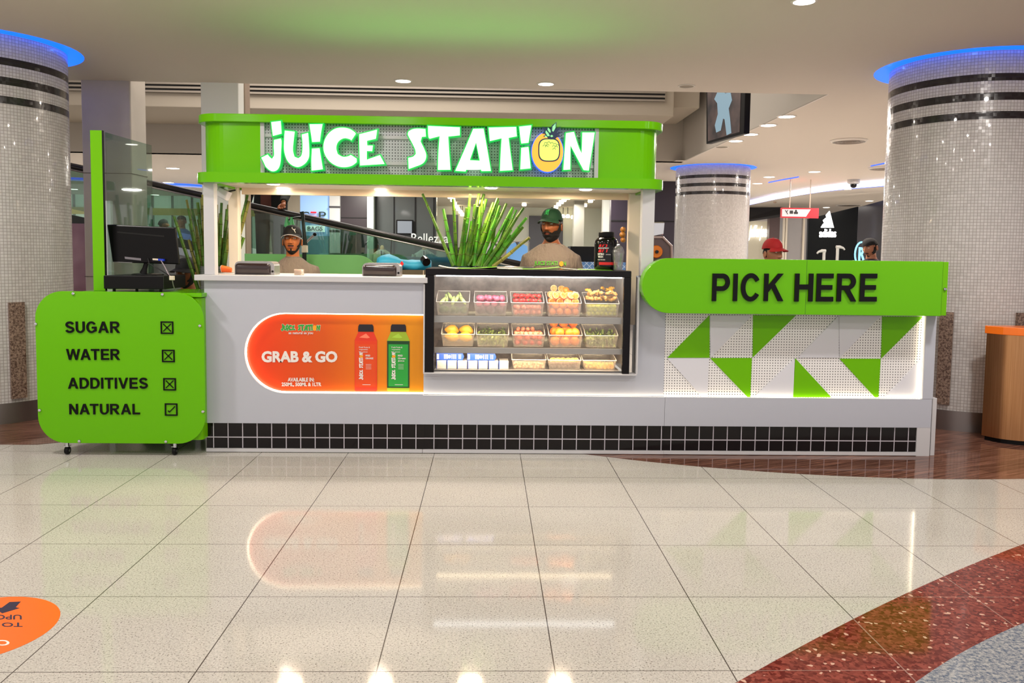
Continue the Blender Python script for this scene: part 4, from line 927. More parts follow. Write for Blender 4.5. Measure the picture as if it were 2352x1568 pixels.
fill(R1[0], 'greenveg', .028, 'dark green vegetable low in the top shelf bin at far left of the case', 'dark vegetables in the first top bin', 'vegetable', 1, 3, lay=1, name='green_vegetable')
x0, x1, z0, zl_, zk = R1[0]
for i in range(7): place('pod', .032, (lerp(x0+.03, x1-.03, i/6), YB+.05+.045*(i % 3), zl_+.004+.014*(i % 3)), (radians(-35), radians(random.uniform(-40, 40)), 0), 'pale green pod-like vegetable on top of the far left top shelf bin', 'pale vegetables in the first top bin', 'vegetable')
fill(R1[1], 'beet', .034, 'dark purple beet in the second bin of the top shelf', 'beets in the second top bin', 'beet', 1, 3, lay=1)
fill(up(R1[1], .056), 'beet', .022, 'small pinkish beet lying on the dark ones in the second top shelf bin', 'small beets in the second top bin', 'beet', 1, 4, mat=BEETP, lay=2, heap=.015)
fill(R1[2], 'berry', .020, 'pinkish-red round fruit low in the third bin of the top shelf', 'pink fruit in the third top bin', 'fruit', 1, 3, lay=3, name='red_fruit', maxn=30)
fill(up(R1[2], .085), 'red', .019, 'bright red fruit on top of the third bin of the top shelf', 'red fruit in the third top bin', 'fruit', 1, 5, lay=2, heap=.03, name='red_fruit', maxn=36)
ht = lambda: (radians(random.uniform(55, 100)), radians(random.uniform(-25, 25)), radians(random.uniform(-25, 25)))
fill(R1[3], 'orange', .026, 'whole orange low in the fourth bin of the top shelf', 'whole oranges in the fourth top bin', 'orange', 1, 3, lay=2, maxn=20)
fill(up(R1[3], .075), 'half', .026, 'cut orange half facing out of the fourth bin of the top shelf', 'orange halves in the fourth top bin', 'orange', 1, 5, lay=4, heap=.05, tilt=ht, maxn=34)
for i, (u, v, w_) in enumerate(((.45, .13, .055), (.75, .15, .06), (.62, .2, .085))): place('orange', .029, (lerp(R1[3][0], R1[3][1], u), YB+v, R1[3][3]+w_), (0, 0, i), 'whole orange resting on top of the cut halves on the top shelf', 'whole oranges on top of the halves', 'orange')
fill(R1[4], 'lime', .0155, 'small yellow-green lime in the fifth bin of the top shelf', 'limes in the fifth top bin', 'lime', 1, 3, lay=4, maxn=60)
fill(up(R1[4], .098), 'root', .024, 'knobbly brown ginger root heaped on the fifth bin of the top shelf', 'ginger roots on the fifth top bin', 'ginger', 1, 5, lay=3, heap=.07, maxn=26, tilt=lambda: (random.uniform(-.5, .5), random.uniform(-.5, .5), random.uniform(-3, 3)))
x0, x1, z0, zl_, zk = R1[4]
for i, (u, v) in enumerate(((.08, .10), (.62, .19), (.78, .2), (.9, .17), (.85, .12))): place('root', .020, (lerp(x0, x1, u), YB+v, zk+.022+.012*(i % 2)), (.3*i, .2, i), 'yellow turmeric-like root on top of the fifth bin of the top shelf', 'yellow roots on the fifth top bin', 'root', mat=TURM, name='yellow_root')
x0, x1, z0, zl_, zk = R2[0]
for i, (u, v, w_) in enumerate(((.28, .06, .055), (.74, .06, .055), (.26, .13, .098), (.76, .13, .098))): place('mango', .040, (lerp(x0, x1, u), YB+v, z0+w_), (0, .15, radians(15*(-1)**i)), ('yellow mango at the front of the first middle shelf bin' if i < 2 else 'orange-yellow mango behind in the first middle shelf bin'), 'mangoes in front' if i < 2 else 'mangoes behind', 'mango')
fill(R2[2], 'berry', .022, 'dull red round fruit low in the third bin of the middle shelf', 'red fruit low in the third middle bin', 'fruit', 1, 3, lay=2, mat=RED, name='red_fruit', maxn=24)
fill(up(R2[2], .072), 'berry', .017, 'small pink-orange fruit on top of the third bin of the middle shelf', 'pink fruit in the third middle bin', 'fruit', 1, 5, lay=2, heap=.012, name='pink_fruit', maxn=34)
fill(R2[3], 'orange', .036, 'large orange in the fourth bin of the middle shelf', 'large oranges in the fourth middle bin', 'orange', 1, 3, lay=3, heap=.04, maxn=22)
fill(R3[0], 'chunk', .013, 'pale pink fruit chunk in the first bin of the bottom shelf', 'pale chunks in the bottom bin', 'fruit chunk', .8, 5, mat=PALE, lay=3, maxn=55, name='fruit_chunk')
fill(R3[1], 'grape', .0135, 'dark grape in the middle bin of the bottom shelf', 'dark grapes in the bottom bin', 'grape', 1, 4, lay=2, maxn=50)
fill(up(R3[1], .048), 'half', .016, 'small orange half at the back of the middle bottom bin', 'small orange halves in the bottom bin', 'orange', 1, 6, lay=1, tilt=ht, maxn=12)
fill(R3[2], 'chunk', .014, 'yellow fruit chunk in the last bin of the bottom shelf', 'yellow chunks in the bottom bin', 'fruit chunk', .9, 5, lay=3, maxn=50, name='fruit_chunk')
def leaves(B, lab, cols, n=420, frac=1.0):
    x0, x1, z0, zl_, zk = B; mb = MB()
    for i in range(n):
        y = random.uniform(YB+.015, YB+.25); zmax = lerp(zl_, zk, min(1, (y-YB)/.26))*frac+z0*(1-frac); c = Vector((random.uniform(x0, x1), y, random.uniform(z0, zmax))); r = random.uniform(.006, .012)
        e = Euler((random.uniform(0, 6), random.uniform(0, 6), random.uniform(0, 6))); v = [Vector(p)*r for p in ((-1.5, 0, 0), (-.4, .7, .15), (.7, .55, .1), (1.6, 0, -.2), (.7, -.55, .1), (-.4, -.7, .15))]
        for p in v: p.rotate(e)
        mb.add([c+p for p in v], [tuple(range(6))], random.randrange(len(cols)))
    o = mb.build('mint_leaves', cols); o['kind'] = 'stuff'; tag(o, lab, 'leaves')
leaves(R2[1], 'heap of mint leaves in the second bin of the middle shelf', [fmat('mint_light', '#88a048', '#b8c878'), DGRN], frac=.85)
leaves(R2[4], 'heap of green herbs in the fifth bin of the middle shelf', [fmat('mint_dark', '#506c34', '#88985c'), DGRN, MATS['mint_light']], frac=.8)
# milk cartons on the bottom shelf
CW = M('carton_white', '#d8d4d6', rough=.45); CB = M('carton_blue', '#1f4fc0', rough=.4)
xa, xb = U(1002, 840, Y=YB).x, U(1169, 840, Y=YB).x; zf = zs[2]; ztc = U(1080, 829, Y=YB).z
for i in range(7):
    a = lerp(xa, xb, i/7)+.002; b = lerp(xa, xb, (i+1)/7)-.003
    t = thing('milk_carton', 'white milk carton end, %s from left in the front row of the bottom shelf' % (ordn+['sixth', 'seventh'])[i], 'carton', ((a+b)/2, YB+.1, zf), group='milk cartons on the bottom shelf')
    MB().rbox(a, b, YB, YB+.17, zf, ztc, .004, 2).build('carton_body', CW, t, bevel=.003)
    MB().box(a-.0005, a+.004, YB-.0008, YB+.17, zf, ztc).build('blue_side_print', CB, t)
for i, (p0_, p1_) in enumerate(((1002, 1066), (1073, 1140))):
    yy = YB+.03; a, b = U(p0_, 820, Y=yy).x, U(p1_, 820, Y=yy).x; z0 = ztc+.0015; z1 = U(1100, 811.5, Y=yy).z
    t = thing('milk_carton', 'blue printed milk carton lying on the white cartons, %s one' % ('left' if i == 0 else 'right'), 'carton', ((a+b)/2, yy, z0), group='blue cartons lying on the bottom shelf')
    MB().prism([(a, z0), (b-.012, z0), (b, (z0+z1)/2), (b-.012, z1), (a, z1)], yy, yy+.07).build('carton_body', CB, t, bevel=.002)
    mb = MB(); w_ = b-a
    mb.box(a+.004, a+.02, yy-.001, yy, z0+.007, z1-.007)
    for u in (.28, .33, .38, .55, .62, .68, .8, .86): mb.box(a+u*w_, a+(u+.03)*w_, yy-.001, yy, z0+.010, z1-.009)
    mb.build('white_print', CW, t)
    MB().lathe([(.001, yy-.0015), (.012, yy-.001), (.012, yy)], (a+.47*w_, 0, (z0+z1)/2), 12, ax='y').build('round_emblem', CREAM, t)
# leaflets lying on the case top
LEAF = M('leaflet_green', '#6db61e', rough=.4); PAP = M('paper_cream', '#e4dcc4', rough=.6)
for i, (p0_, p1_, mt_) in enumerate(((1008, 1052, PAP), (1052, 1140, LEAF), (1142, 1200, PAP), (1200, 1285, LEAF), (1288, 1345, PAP), (1330, 1405, LEAF))):
    a, b = U(p0_, 618, Y=F+.1).x, U(p1_, 618, Y=F+.1).x; rings = []
    lift = (.018, .014, .004, .018, .012, .004)[i]
    mb = MB(); v = []; K = 8
    for j in range(K+1): u = j/K; zz = ZTOP+.0025+lift*(u**2 if i in (1, 3) else (1-u)**2); v += [(lerp(a, b, u), F+.02+.005*i, zz), (lerp(a, b, u), F+.22, zz+.001)]
    mb.add(v, [(2*j, 2*j+2, 2*j+3, 2*j+1) for j in range(K)]); v2 = [(x, y, z-.001) for x, y, z in v]; mb.add(v2, [(2*j, 2*j+1, 2*j+3, 2*j+2) for j in range(K)]); mb.add([v[2*j] for j in range(K+1)]+[v2[2*j] for j in range(K+1)], [(j, j+K+1, j+K+2, j+1) for j in range(K)])
    o = mb.build('leaflet', mt_); tag(o, ['cream leaflet at the left end of the case top below the cane bunch', 'green leaflet lying under the cane bunch on the case top', 'cream leaflet in the middle of the case top left of the bearded man', 'green curled leaflet in front of the bearded man', 'cream leaflet between the bearded man and the black tub', 'green leaflet in front of the black tub'][i], 'leaflet', 'leaflets on the case top')
# protein tub
c = U(1391, 600, Y=F+.22); zt_ = U(1391, 533, Y=F+.22).z; s = (zt_-ZTOP)/.30; bx = c.x; by = F+.2
t = thing('supplement_tub', 'black protein powder tub with red and white label standing on the case top', 'tub', (bx, by, ZTOP+.001))
R_ = .088
MB().lathe([(.001, 0), (R_*.86, 0), (R_*.98, .012*s), (R_, .03*s), (R_, .205*s), (R_*.96, .23*s), (R_*.78, .252*s), (R_*.62, .262*s), (.001, .262*s)], (bx, by, ZTOP+.001), 40).build('tub_body', BLKG, t, smooth=True)
MB().lathe([(.001, .258*s), (R_*.64, .258*s), (R_*.66, .262*s), (R_*.66, .295*s), (R_*.6, .30*s), (.001, .30*s)], (bx, by, ZTOP+.001), 40).build('screw_lid', BLACK, t, smooth=True)
def wrapc(q_): a = (q_.x-bx)/R_; rr = R_+.0008+max(0, by-R_-q_.y)*.2; return Vector((bx+rr*sin(a), by-rr*cos(a), q_.z))
def band(z0, z1, a0, a1, m, name): MB().lathe([(R_+.0006, z0), (R_+.0006, z1)], (bx, by, ZTOP), 20, a0=-pi/2+a0, a1=-pi/2+a1).build(name, m, t)
REDL = M('label_redtub', '#d01818', rough=.35)
band(.042*s, .064*s, -.75, 1.15, REDL, 'red_label_band')
def tubtext(st, x0, x1, z0, z1, m, b=.03): text('lettering', st, bx+x0, bx+x1, ZTOP+z0*s, ZTOP+z1*s, by-R_, m, t, ext=.0012, bold=b, flip=wrapc)
tubtext('MUSCLETECH', -.075, .005, .168, .178, PWHITE)
for (x0, x1, z0, z1) in ((-.072, -.052, .182, .202), (-.046, -.008, .182, .202), (-.075, -.050, .140, .164), (-.046, -.006, .140, .164)):
    MB().add([wrapc(Vector((bx+a, by-R_-.004, ZTOP+b*s))) for a, b in ((x0, z0), (x1, z0), (x1+.004, z1), (x0+.008, z1))], [(0, 1, 2, 3)]).build('red_emblem', REDL, t)
tubtext('NITRO', -.078, -.028, .118, .134, PWHITE, .05); tubtext('TECH', -.078, -.035, .098, .113, PWHITE, .05); tubtext('WHEY PROTEIN', -.078, -.02, .078, .086, PWHITE, .02); tubtext('30G PROTEIN', -.015, .02, .12, .126, PWHITE, .02)
# clear cups with dome lids
def cup(px, py0, py1, y, lab, dome=True, wid=.041, k=0):
    a = U(px, py0, Y=y); zt_ = U(px, py1, Y=y).z; z0 = ZTOP+.001 if k == 0 else k; h_ = zt_-z0; t = thing('plastic_cup', lab, 'cup', (a.x, y, z0))
    hb = h_*(.64 if dome else 1)
    MB().lathe([(wid*.72, .0), (wid*.74, .003), (wid*.92, hb*.7), (wid, hb), (wid-.002, hb), (wid*.9, hb*.7), (wid*.70, .003)], (a.x, y, z0), 28).build('cup_wall', CLEARP, t, smooth=True)
    mb = MB()
    for j in range(5): zz = hb*(.55+.08*j); mb.lathe([(wid*.9+.001, zz), (wid*.9+.0035, zz+.002), (wid*.9+.001, zz+.004)], (a.x, y, z0), 28)
    mb.build('cup_ribs', CLEARP, t)
    if dome:
        MB().lathe([(wid*1.06, hb), (wid*1.06, hb+.006), (wid*.98, hb+.02), (wid*.75, hb+h_*.24), (wid*.35, hb+h_*.30), (wid*.30, hb+h_*.36), (wid*.001, hb+h_*.36)], (a.x, y, z0), 28).build('dome_lid', CLEARP, t, smooth=True)
cup(1419, 618, 560, F+.12, 'clear plastic cup with dome lid and straw hole beside the black tub', wid=.043)
# small stack of clear lids on the left counter
a = U(687, 632, Y=F+.2); t = thing('lid_stack', 'small stack of clear cup lids on the white counter in front of the capped man', 'lid stack', (a.x, F+.2, 1.273))
mb = MB()
for j in range(7): mb.lathe([(.033, .006*j), (.036, .006*j+.002), (.034, .006*j+.005), (.024, .006*j+.0055), (.001, .006*j+.0055)], (a.x, F+.2, 1.273), 24)
mb.build('lids', clear('lid_plastic', '#f0e8e0', .15, .45, .2, '#f4e8e0'), t, smooth=True)
# brown-lidded boxes on the counter
BRWN = M('dark_brown_gloss', '#241012', rough=.22, coat=.5)
def lidbox(p0_, p1_, ptop, yy, lab):
    a, b = U(p0_, 620, Y=yy).x, U(p1_, 620, Y=yy).x; z1 = U((p0_+p1_)/2, ptop, Y=yy).z; z0 = 1.2725; t = thing('machine_cover', lab, 'machine cover', ((a+b)/2, yy, z0))
    MB().prism(rrect(a, b, z0, z1+.03, .035, 6)[0:0] or [(a, z0), (b, z0)]+[(b-.035+.035*cos(q_), z1-.035+.035*sin(q_)) for q_ in [pi/2*i/6 for i in range(7)]]+[(a+.035-.035*sin(q_), z1-.035+.035*cos(q_)) for q_ in [pi/2*i/6 for i in range(7)]], yy, yy+.16).build('silver_shell', M('silver_plastic', '#a8a4a4', rough=.25, metal=.6), t, smooth=True, ang=30)
    a2, b2, z2 = a+.006, b-.026, z1-.014
    rings = []
    for k_, (ins, yk) in enumerate(((0, yy-.002), (.002, yy-.012), (.008, yy-.018), (.02, yy-.021))):
        rings.append([Vector((x_, yk, z_)) for x_, z_ in [(a2+ins, z0+.002+ins*.3), (b2-ins, z0+.002+ins*.3)]+[(b2-.025+(.025-ins)*cos(q_), z2-.025+(.025-ins)*sin(q_)) for q_ in [pi/2*i/6 for i in range(7)]]+[(a2+.025-(.025-ins)*sin(q_), z2-.025+(.025-ins)*cos(q_)) for q_ in [pi/2*i/6 for i in range(7)]]])
    MB().loft(rings).build('dark_front_cover', BRWN, t, smooth=True, ang=60)
    MB().lathe([(.001, 0), (.008, 0), (.008, .01)], (b-.012, yy-.006, z0+.025), 10, ax='y').build('side_knob', BLACK, t)
lidbox(539, 630, 600, F+.14, 'dark brown rounded machine front with silver shell at the left end of the white counter')
lidbox(832, 919, 604, F+.14, 'dark brown rounded machine front with silver shell near the fruit case')
# orange cup lying by the posts
a = U(521, 625, Y=F+.3); t = thing('paper_cup', 'crumpled orange and white paper cup lying between the left posts', 'paper cup', (a.x, F+.3, 1.273))
rg = []
for j, (x_, r_) in enumerate(((-.035, .030), (-.012, .026), (.012, .021), (.035, .016))): rg.append([Vector((a.x+x_, F+.3+r_*cos(q_)*(1+.15*sin(3*q_)), 1.2745+.030+r_*sin(q_)*(1+.12*cos(2*q_+j))-x_*.12)) for q_ in [2*pi*i/16 for i in range(16)]])
MB().loft(rg).build('cup_body', M('orange_paper', '#e8600c', rough=.5), t, smooth=True, ang=60)
MB().add([v+Vector((-.003, 0, 0)) for v in rg[0]]+[v*1 for v in [(p-Vector((a.x-.035, F+.3, 1.30)))*.8+Vector((a.x-.02, F+.3, 1.30)) for p in rg[0]]], [(i, (i+1) % 16, (i+1) % 16+16, i+16) for i in range(16)]).build('white_inner', PWHITE, t)
# canes
CANE = NT('cane_skin'); CANE.base(CANE.mix(CANE.ramp(CANE.noise(14, 3), .3, .7), '#2c5a0c', '#5e8a1c')); CANE.set(Roughness=.4)
CANE2 = NT('cane_skin_light'); CANE2.base(CANE2.mix(CANE2.ramp(CANE2.noise(14, 3), .3, .7), '#2f7a10', '#5aa820')); CANE2.set(Roughness=.4)
CANEO = NT('cane_skin_olive'); CANEO.base(CANEO.mix(CANEO.ramp(CANEO.noise(14, 3), .3, .7), '#5a5a18', '#94903c')); CANEO.set(Roughness=.45)
NODE = M('cane_node', '#4a4c14', rough=.6)
def cane(base, tip, bend, r, mat, lab, group):
    base, tip = Vector(base), Vector(tip); t = bpy.data.objects.new('x', None)
    d = tip-base; L = d.length; sd = Vector((d.z, 0, -d.x)).normalized(); pts = []; rs = []; nn = max(4, int(L/.085)); nodes = []
    kink = random.uniform(.55, .85)
    for i in range(nn+1):
        u = i/nn; b = bend*L*(max(0, u-kink)*1.2+ .25*sin(u*pi)); p = base+d*u+sd*b+Vector((0, random.uniform(-.002, .002), 0)); pts += [p]; rs.append(r*(1.12-.35*u)*random.uniform(.94, 1.06))
        if 0 < i < nn: nodes.append((p, d.normalized(), rs[-1]))
    mb = MB().tube(pts, rs, 9)
    for p, dd_, r_ in nodes: mb.tube([p-dd_*.0025, p, p+dd_*.0025], [r_*1.02, r_*1.16, r_*1.02], 9, 1)
    bpy.data.objects.remove(t); o = mb.build('cane_stalk', [mat, NODE], smooth=True); return tag(o, lab, 'cane', group)
random.seed(5)
TIPS = [(65, 545), (285, 735), (432, 610), (567, 715), (648, 555), (745, 550), (800, 555), (830, 615), (865, 640), (928, 590), (978, 635), (1045, 655), (1072, 685), (1135, 705), (1260, 710), (1303, 755), (1338, 868), (1255, 940), (1325, 1055), (1125, 1050), (825, 1045), (893, 745), (665, 880), (655, 1160), (760, 640), (1010, 700), (940, 760), (1150, 860), (600, 900), (720, 700)]
BS = [425, 440, 470, 500, 530, 545, 560, 590, 620, 655, 690, 700, 730, 760, 790, 820, 850, 870, 900, 880, 650, 600, 560, 640, 610, 750, 720, 840, 480, 575]
for _i in range(16): bx_ = random.uniform(470, 900); TIPS.append((bx_+random.uniform(-40, 260)*(bx_-420)/480+60, random.uniform(620, 1000))); BS.append(bx_)
for i, ((tx, ty), bx_) in enumerate(zip(TIPS, BS)):
    y0 = F+.36+.10*random.random(); y1 = y0+random.uniform(-.1, .12); b = U(960+bx_/5.225, 612, Y=y0); tp = U(960+tx/5.225, 340+ty/5.225, Y=y1)
    bz = ZTOP+.014
    cane((b.x, y0, bz), tp, random.choice((-.12, -.06, -.03, .03, .06, .11)), random.uniform(.0118, .015), (CANE.m, CANE2.m, CANE.m)[i % 3] if i != 18 else CANEO.m,
         ('long cane leaning furthest left in the bunch on the case' if i == 0 else 'yellowish cane drooping to the right of the bunch on the case' if i == 18 else '%s green cane %s in the dense bunch on the fruit case' % (('tall', 'mid-height', 'short')[0 if ty < 660 else 1 if ty < 800 else 2], 'leaning left' if tx < bx_-30 else 'standing nearly upright' if tx < bx_+110 else 'leaning slightly right' if tx < bx_+260 else 'leaning far right')), 'cane stalks on the fruit case')
t = thing('cane_tray', 'low metal tray holding the cane bunch on the fruit case', 'tray', (.12, F+.42, ZTOP+.001))
MB().lathe([(.001, 0), (.23, 0), (.235, .004), (.235, .011), (.228, .011), (.226, .007), (.001, .007)], (.12, F+.42, ZTOP+.0015), 32).build('tray_body', STEEL, t, smooth=True)
# left bunch in a ribbed can standing on a stool behind the posts
ly = F+.75; a = U(487, 632, Y=ly); can_ = thing('ribbed_can', 'ribbed grey metal can holding canes behind the left posts', 'can', (a.x, ly, .95))
zt_ = U(487, 611, Y=ly).z; rc = .092
prf = [(.001, .955), (rc*.96, .955)]
zz = .96
while zz < zt_-.01: prf += [(rc, zz), (rc*.97, zz+.006), (rc, zz+.012)]; zz += .018
prf += [(rc*1.03, zt_-.004), (rc*1.03, zt_), (rc*.95, zt_), (rc*.93, .965), (.001, .965)]
MB().lathe(prf, (a.x, ly, 0), 28).build('can_wall', M('galvanised', '#7c807c', rough=.4, metal=.7), can_, smooth=True, ang=60)
bs_ = thing('stool', 'low white stool under the ribbed can behind the left counter', 'stool', (a.x, ly, 0))
MB().box(a.x-.16, a.x+.16, ly-.15, ly+.15, .925, .952).build('stool_top', WHITE, bs_)
for sx in (-.13, .13):
    for sy_ in (-.12, .12): MB().box(a.x+sx-.015, a.x+sx+.015, ly+sy_-.015, ly+sy_+.015, 0, .925).build('leg', STEEL, bs_)
T2 = [(396, 498), (428, 459), (436, 478), (467, 447), (455, 465), (478, 470), (490, 462), (498, 470), (512, 466), (524, 470), (570, 448), (568, 460), (520, 480), (505, 490), (530, 500), (447, 520), (500, 510), (460, 455)]
for _i in range(12): T2.append((random.uniform(430, 560), random.uniform(470, 570)))
for i, (tx, ty) in enumerate(T2):
    y0 = ly+random.uniform(-.05, .05); b0 = a.x+lerp(-.06, .06, min(1, max(0, (tx-396)/150)))+random.uniform(-.008, .008); tp = U(tx, ty, Y=y0+random.uniform(-.05, .08)); tp.x = tp.x
    cane((b0, y0, .97), tp, random.uniform(-.04, .05), random.uniform(.0125, .016), CANEO.m if i % 2 else CANE.m,
         ('thin cane leaning furthest left from the ribbed can' if i == 0 else '%s cane stalk in the ribbed can, %s' % ('olive' if i % 2 else 'green', 'seen left of the front post' if tx < 474 else 'seen between the two left posts' if tx < 534 else 'leaning right of the rear post')), 'cane stalks in the ribbed can')
# ---------------------------------------------------------------- left cart with checklist board
sy = 5.745
A, B = U(80, 760, Y=sy), U(466, 860, Y=sy); zt_ = U(280, 670, Y=sy).z; zb_ = U(280, 1018, Y=sy).z
cart = thing('checkout_cart', 'lime green wheeled cart with rounded board listing sugar, water, additives and natural', 'cart', ((A.x+B.x)/2, sy, 0))
bx0, bx1 = U(84, 850, Y=sy).x, U(470, 850, Y=sy).x
bd = MB().prism(rrect(bx0, bx1, zb_, zt_, .19, 10), sy, sy+.012).build('checklist_board', GREEN, cart, label='lime green rounded checklist board', bevel=.002)
bq = U(170, 700, Y=sy).x; mb = MB().rbox(bq, bx1-.03, sy+.03, sy+.60, .11, zt_-.04, .03, 3); mb.build('cart_body', GREEND, cart)
MB().box(bq-.01, bx1-.02, sy+.02, sy+.62, zt_-.035, zt_-.005).build('cart_top', GREEN, cart, bevel=.006)
for px, py in ((168, 674), (373, 676), (82, 744), (459, 748), (91, 942), (466, 945), (182, 1013), (381, 1014)):
    p = U(px, py, Y=sy-.004); MB().lathe([(.001, sy-.010), (.009, sy-.009), (.012, sy-.004), (.012, sy)], (p.x, 0, p.z), 12, ax='y').build('screw_cap', CHROME, bd, smooth=True)
for px, py in ((155, 1027), (402, 1030)):
    for yy in (sy+.04, sy+.5):
        p = U(px, py, Y=yy); w_ = MB().lathe([(.001, -.012), (.026, -.012), (.028, -.006), (.028, .006), (.026, .012), (.001, .012)], (p.x, yy, .029), 18, ax='x').build('castor_wheel', BLACK, cart, smooth=True)
        MB().tube([(p.x, yy, .04), (p.x, yy+.0, .11)], .012).box(p.x-.018, p.x+.018, yy-.02, yy+.02, .06, .064).build('castor_fork', CHROME, w_)
        MB().lathe([(.001, -.014), (.010, -.014), (.010, .014), (.001, .014)], (p.x, yy, .029), 12, ax='x').build('wheel_hub', CHROME, w_)
for s, b_ in (('SUGAR', (151, 738, 276, 764)), ('WATER', (153, 801, 276, 826)), ('ADDITIVES', (157, 867, 340, 892)), ('NATURAL', (160, 927, 322, 951))):
    block('lettering', s, b_, sy, LETTER, bd, ext=.006)
for i, (x_, y_) in enumerate(((384, 752), (387, 817), (390, 882), (393.5, 940))):
    p = U(x_, y_, Y=sy); h_ = .0435; mb = MB(); b_ = .0045; yy0, yy1 = sy-.006, sy
    for q_ in ((-h_, h_, h_-2*b_, h_), (-h_, h_, -h_, -h_+2*b_), (-h_, -h_+2*b_, -h_+2*b_, h_-2*b_), (h_-2*b_, h_, -h_+2*b_, h_-2*b_)): mb.box(p.x+q_[0], p.x+q_[1], yy0, yy1, p.z+q_[2], p.z+q_[3])
    k_ = .026
    def bar(x0, z0, x1, z1, w_): d_ = Vector((x1-x0, z1-z0)).normalized()*w_; n_ = (-d_.y, d_.x); mb.prism([(p.x+x0-n_[0], p.z+z0-n_[1]), (p.x+x1-n_[0], p.z+z1-n_[1]), (p.x+x1+n_[0], p.z+z1+n_[1]), (p.x+x0+n_[0], p.z+z0+n_[1])], yy0, yy1)
    if i < 3: bar(-k_, -k_, k_, k_, .003); bar(-k_, k_, k_, -k_, .0029)
    else: bar(-.022, -.008, -.012, -.018, .003); bar(-.013, -.019, .026, .022, .003)
    mb.build('tick_box' if i == 3 else 'crossed_box', LETTER, bd)
ctz = zt_-.005
# cash drawer and monitor
dy = sy+.10
a, b = U(238, 650, Y=dy).x, U(376, 650, Y=dy).x; z0 = ctz+.02; z1 = U(300, 633, Y=dy).z
cdz = thing('cash_drawer', 'black cash drawer on the green cart below the monitor', 'cash drawer', ((a+b)/2, dy, ctz))
MB().box(a, b, dy, dy+.42, z0, z1).build('drawer_body', M('drawer_black', '#0a080b', rough=.4, spec=.2), cdz, bevel=.004)
bf = U(417, 650, Y=dy+.40).x; MB().add([(b-.002, dy+.0, z0), (b+.0, dy+.0, z0), (bf, dy+.40, z0), (b-.002, dy+.40, z0), (b-.002, dy+.0, z1), (b+.0, dy+.0, z1), (bf, dy+.40, z1), (b-.002, dy+.40, z1)], [(0, 1, 5, 4), (1, 2, 6, 5), (2, 3, 7, 6), (4, 5, 6, 7), (0, 3, 2, 1)]).build('drawer_side', M('drawer_olive', '#20241c', rough=.5), cdz)
for x_ in (a+.05, (a+b)/2, b-.04): MB().lathe([(.001, ctz), (.010, ctz), (.010, z0)], (x_, dy+.05, 0), 10).build('rubber_foot', BLACK, cdz)
my = dy+.16
mon = thing('computer_monitor', 'black computer monitor seen from behind on the cash drawer', 'monitor', U(330, 632, Y=my))
Pm = [U(245, 515, Y=my), U(402, 522, Y=my-.02), U(411, 607, Y=my-.02), U(258, 602, Y=my)]
def slabq(mb, P_, y0, y1):
    v = [Vector((p.x, p.y+y0, p.z)) for p in P_]+[Vector((p.x, p.y+y1, p.z)) for p in P_]; mb.add(v, [(3, 2, 1, 0), (4, 5, 6, 7), (0, 1, 5, 4), (1, 2, 6, 5), (2, 3, 7, 6), (3, 0, 4, 7)]); return mb
slabq(MB(), Pm, 0, .035).build('monitor_back', M('monitor_black', '#060506', rough=.32, spec=.2), mon, bevel=.008)
def mp(u, v, dy_=-.001): p = Pm[0].lerp(Pm[1], u).lerp(Pm[3].lerp(Pm[2], u), v); return p+Vector((0, dy_, 0))
slabq(MB(), [mp(.14, .175), mp(.83, .235), mp(.83, .275), mp(.14, .215)], -.002, 0).build('vent_slot', SHADE, mon)
slabq(MB(), [mp(.0, .985), mp(.30, .99), mp(.30, 1.0), mp(.0, .995)], -.002, 0).build('lower_edge', STEEL, mon)
slabq(MB(), [mp(.20, .84), mp(.44, .87), mp(.44, .93), mp(.20, .90)], -.002, 0).build('port_label', M('port_grey', '#77737a', rough=.5), mon)
slabq(MB(), [mp(.63, .86), mp(.72, .865), mp(.72, .91), mp(.63, .905)], -.02, 0).build('video_plug', CREAM, mon)
slabq(MB(), [mp(.72, .86), mp(.80, .865), mp(.80, .92), mp(.72, .915)], -.03, 0).build('blue_plug', M('plug_blue', '#1838c0', rough=.4), mon)
n0 = U(336, 604, Y=my+.02); n1 = U(329, 628, Y=my+.02)
MB().tube([n0, (n0.lerp(n1, .5)), n1], [.016, .018, .028], 12, flat=.6).build('stand_neck', BLACK, mon, smooth=True)
MB().lathe([(.001, 0), (.11, 0), (.11, .006), (.09, .012), (.001, .014)], (n1.x+.02, my+.05, z1+.001), 32).build('stand_base', BLKG, mon, smooth=True)
def cable(pts, r, m, lab, name='cable'): o = MB().tube(pts, r, 6).build(name, m, smooth=True); tag(o, lab, 'cable'); return o
cable([mp(.76, .90, -.03), U(378, 612, Y=my-.05), U(388, 632, Y=my-.1), U(395, 640, Y=my-.12), U(398, 655, Y=my-.10), U(401, 664, Y=my-.06)], .004, M('cable_grey', '#8a8088', rough=.5), 'grey monitor cable hanging over the cash drawer side')
cable([mp(.55, .86, -.004), U(343, 606, Y=my-.04), U(365, 618, Y=my-.05), U(385, 630, Y=my-.1), U(392, 638, Y=my-.13)], .003, BLACK, 'thin black cable curving below the monitor')
c = U(395, 638, Y=my-.13); tag(MB().box(c.x-.016, c.x+.016, c.y-.012, c.y+.012, c.z-.016, c.z+.014).build('cable_adapter', CREAM, bevel=.003), 'small white plug adapter on the cables beside the cash drawer', 'adapter')
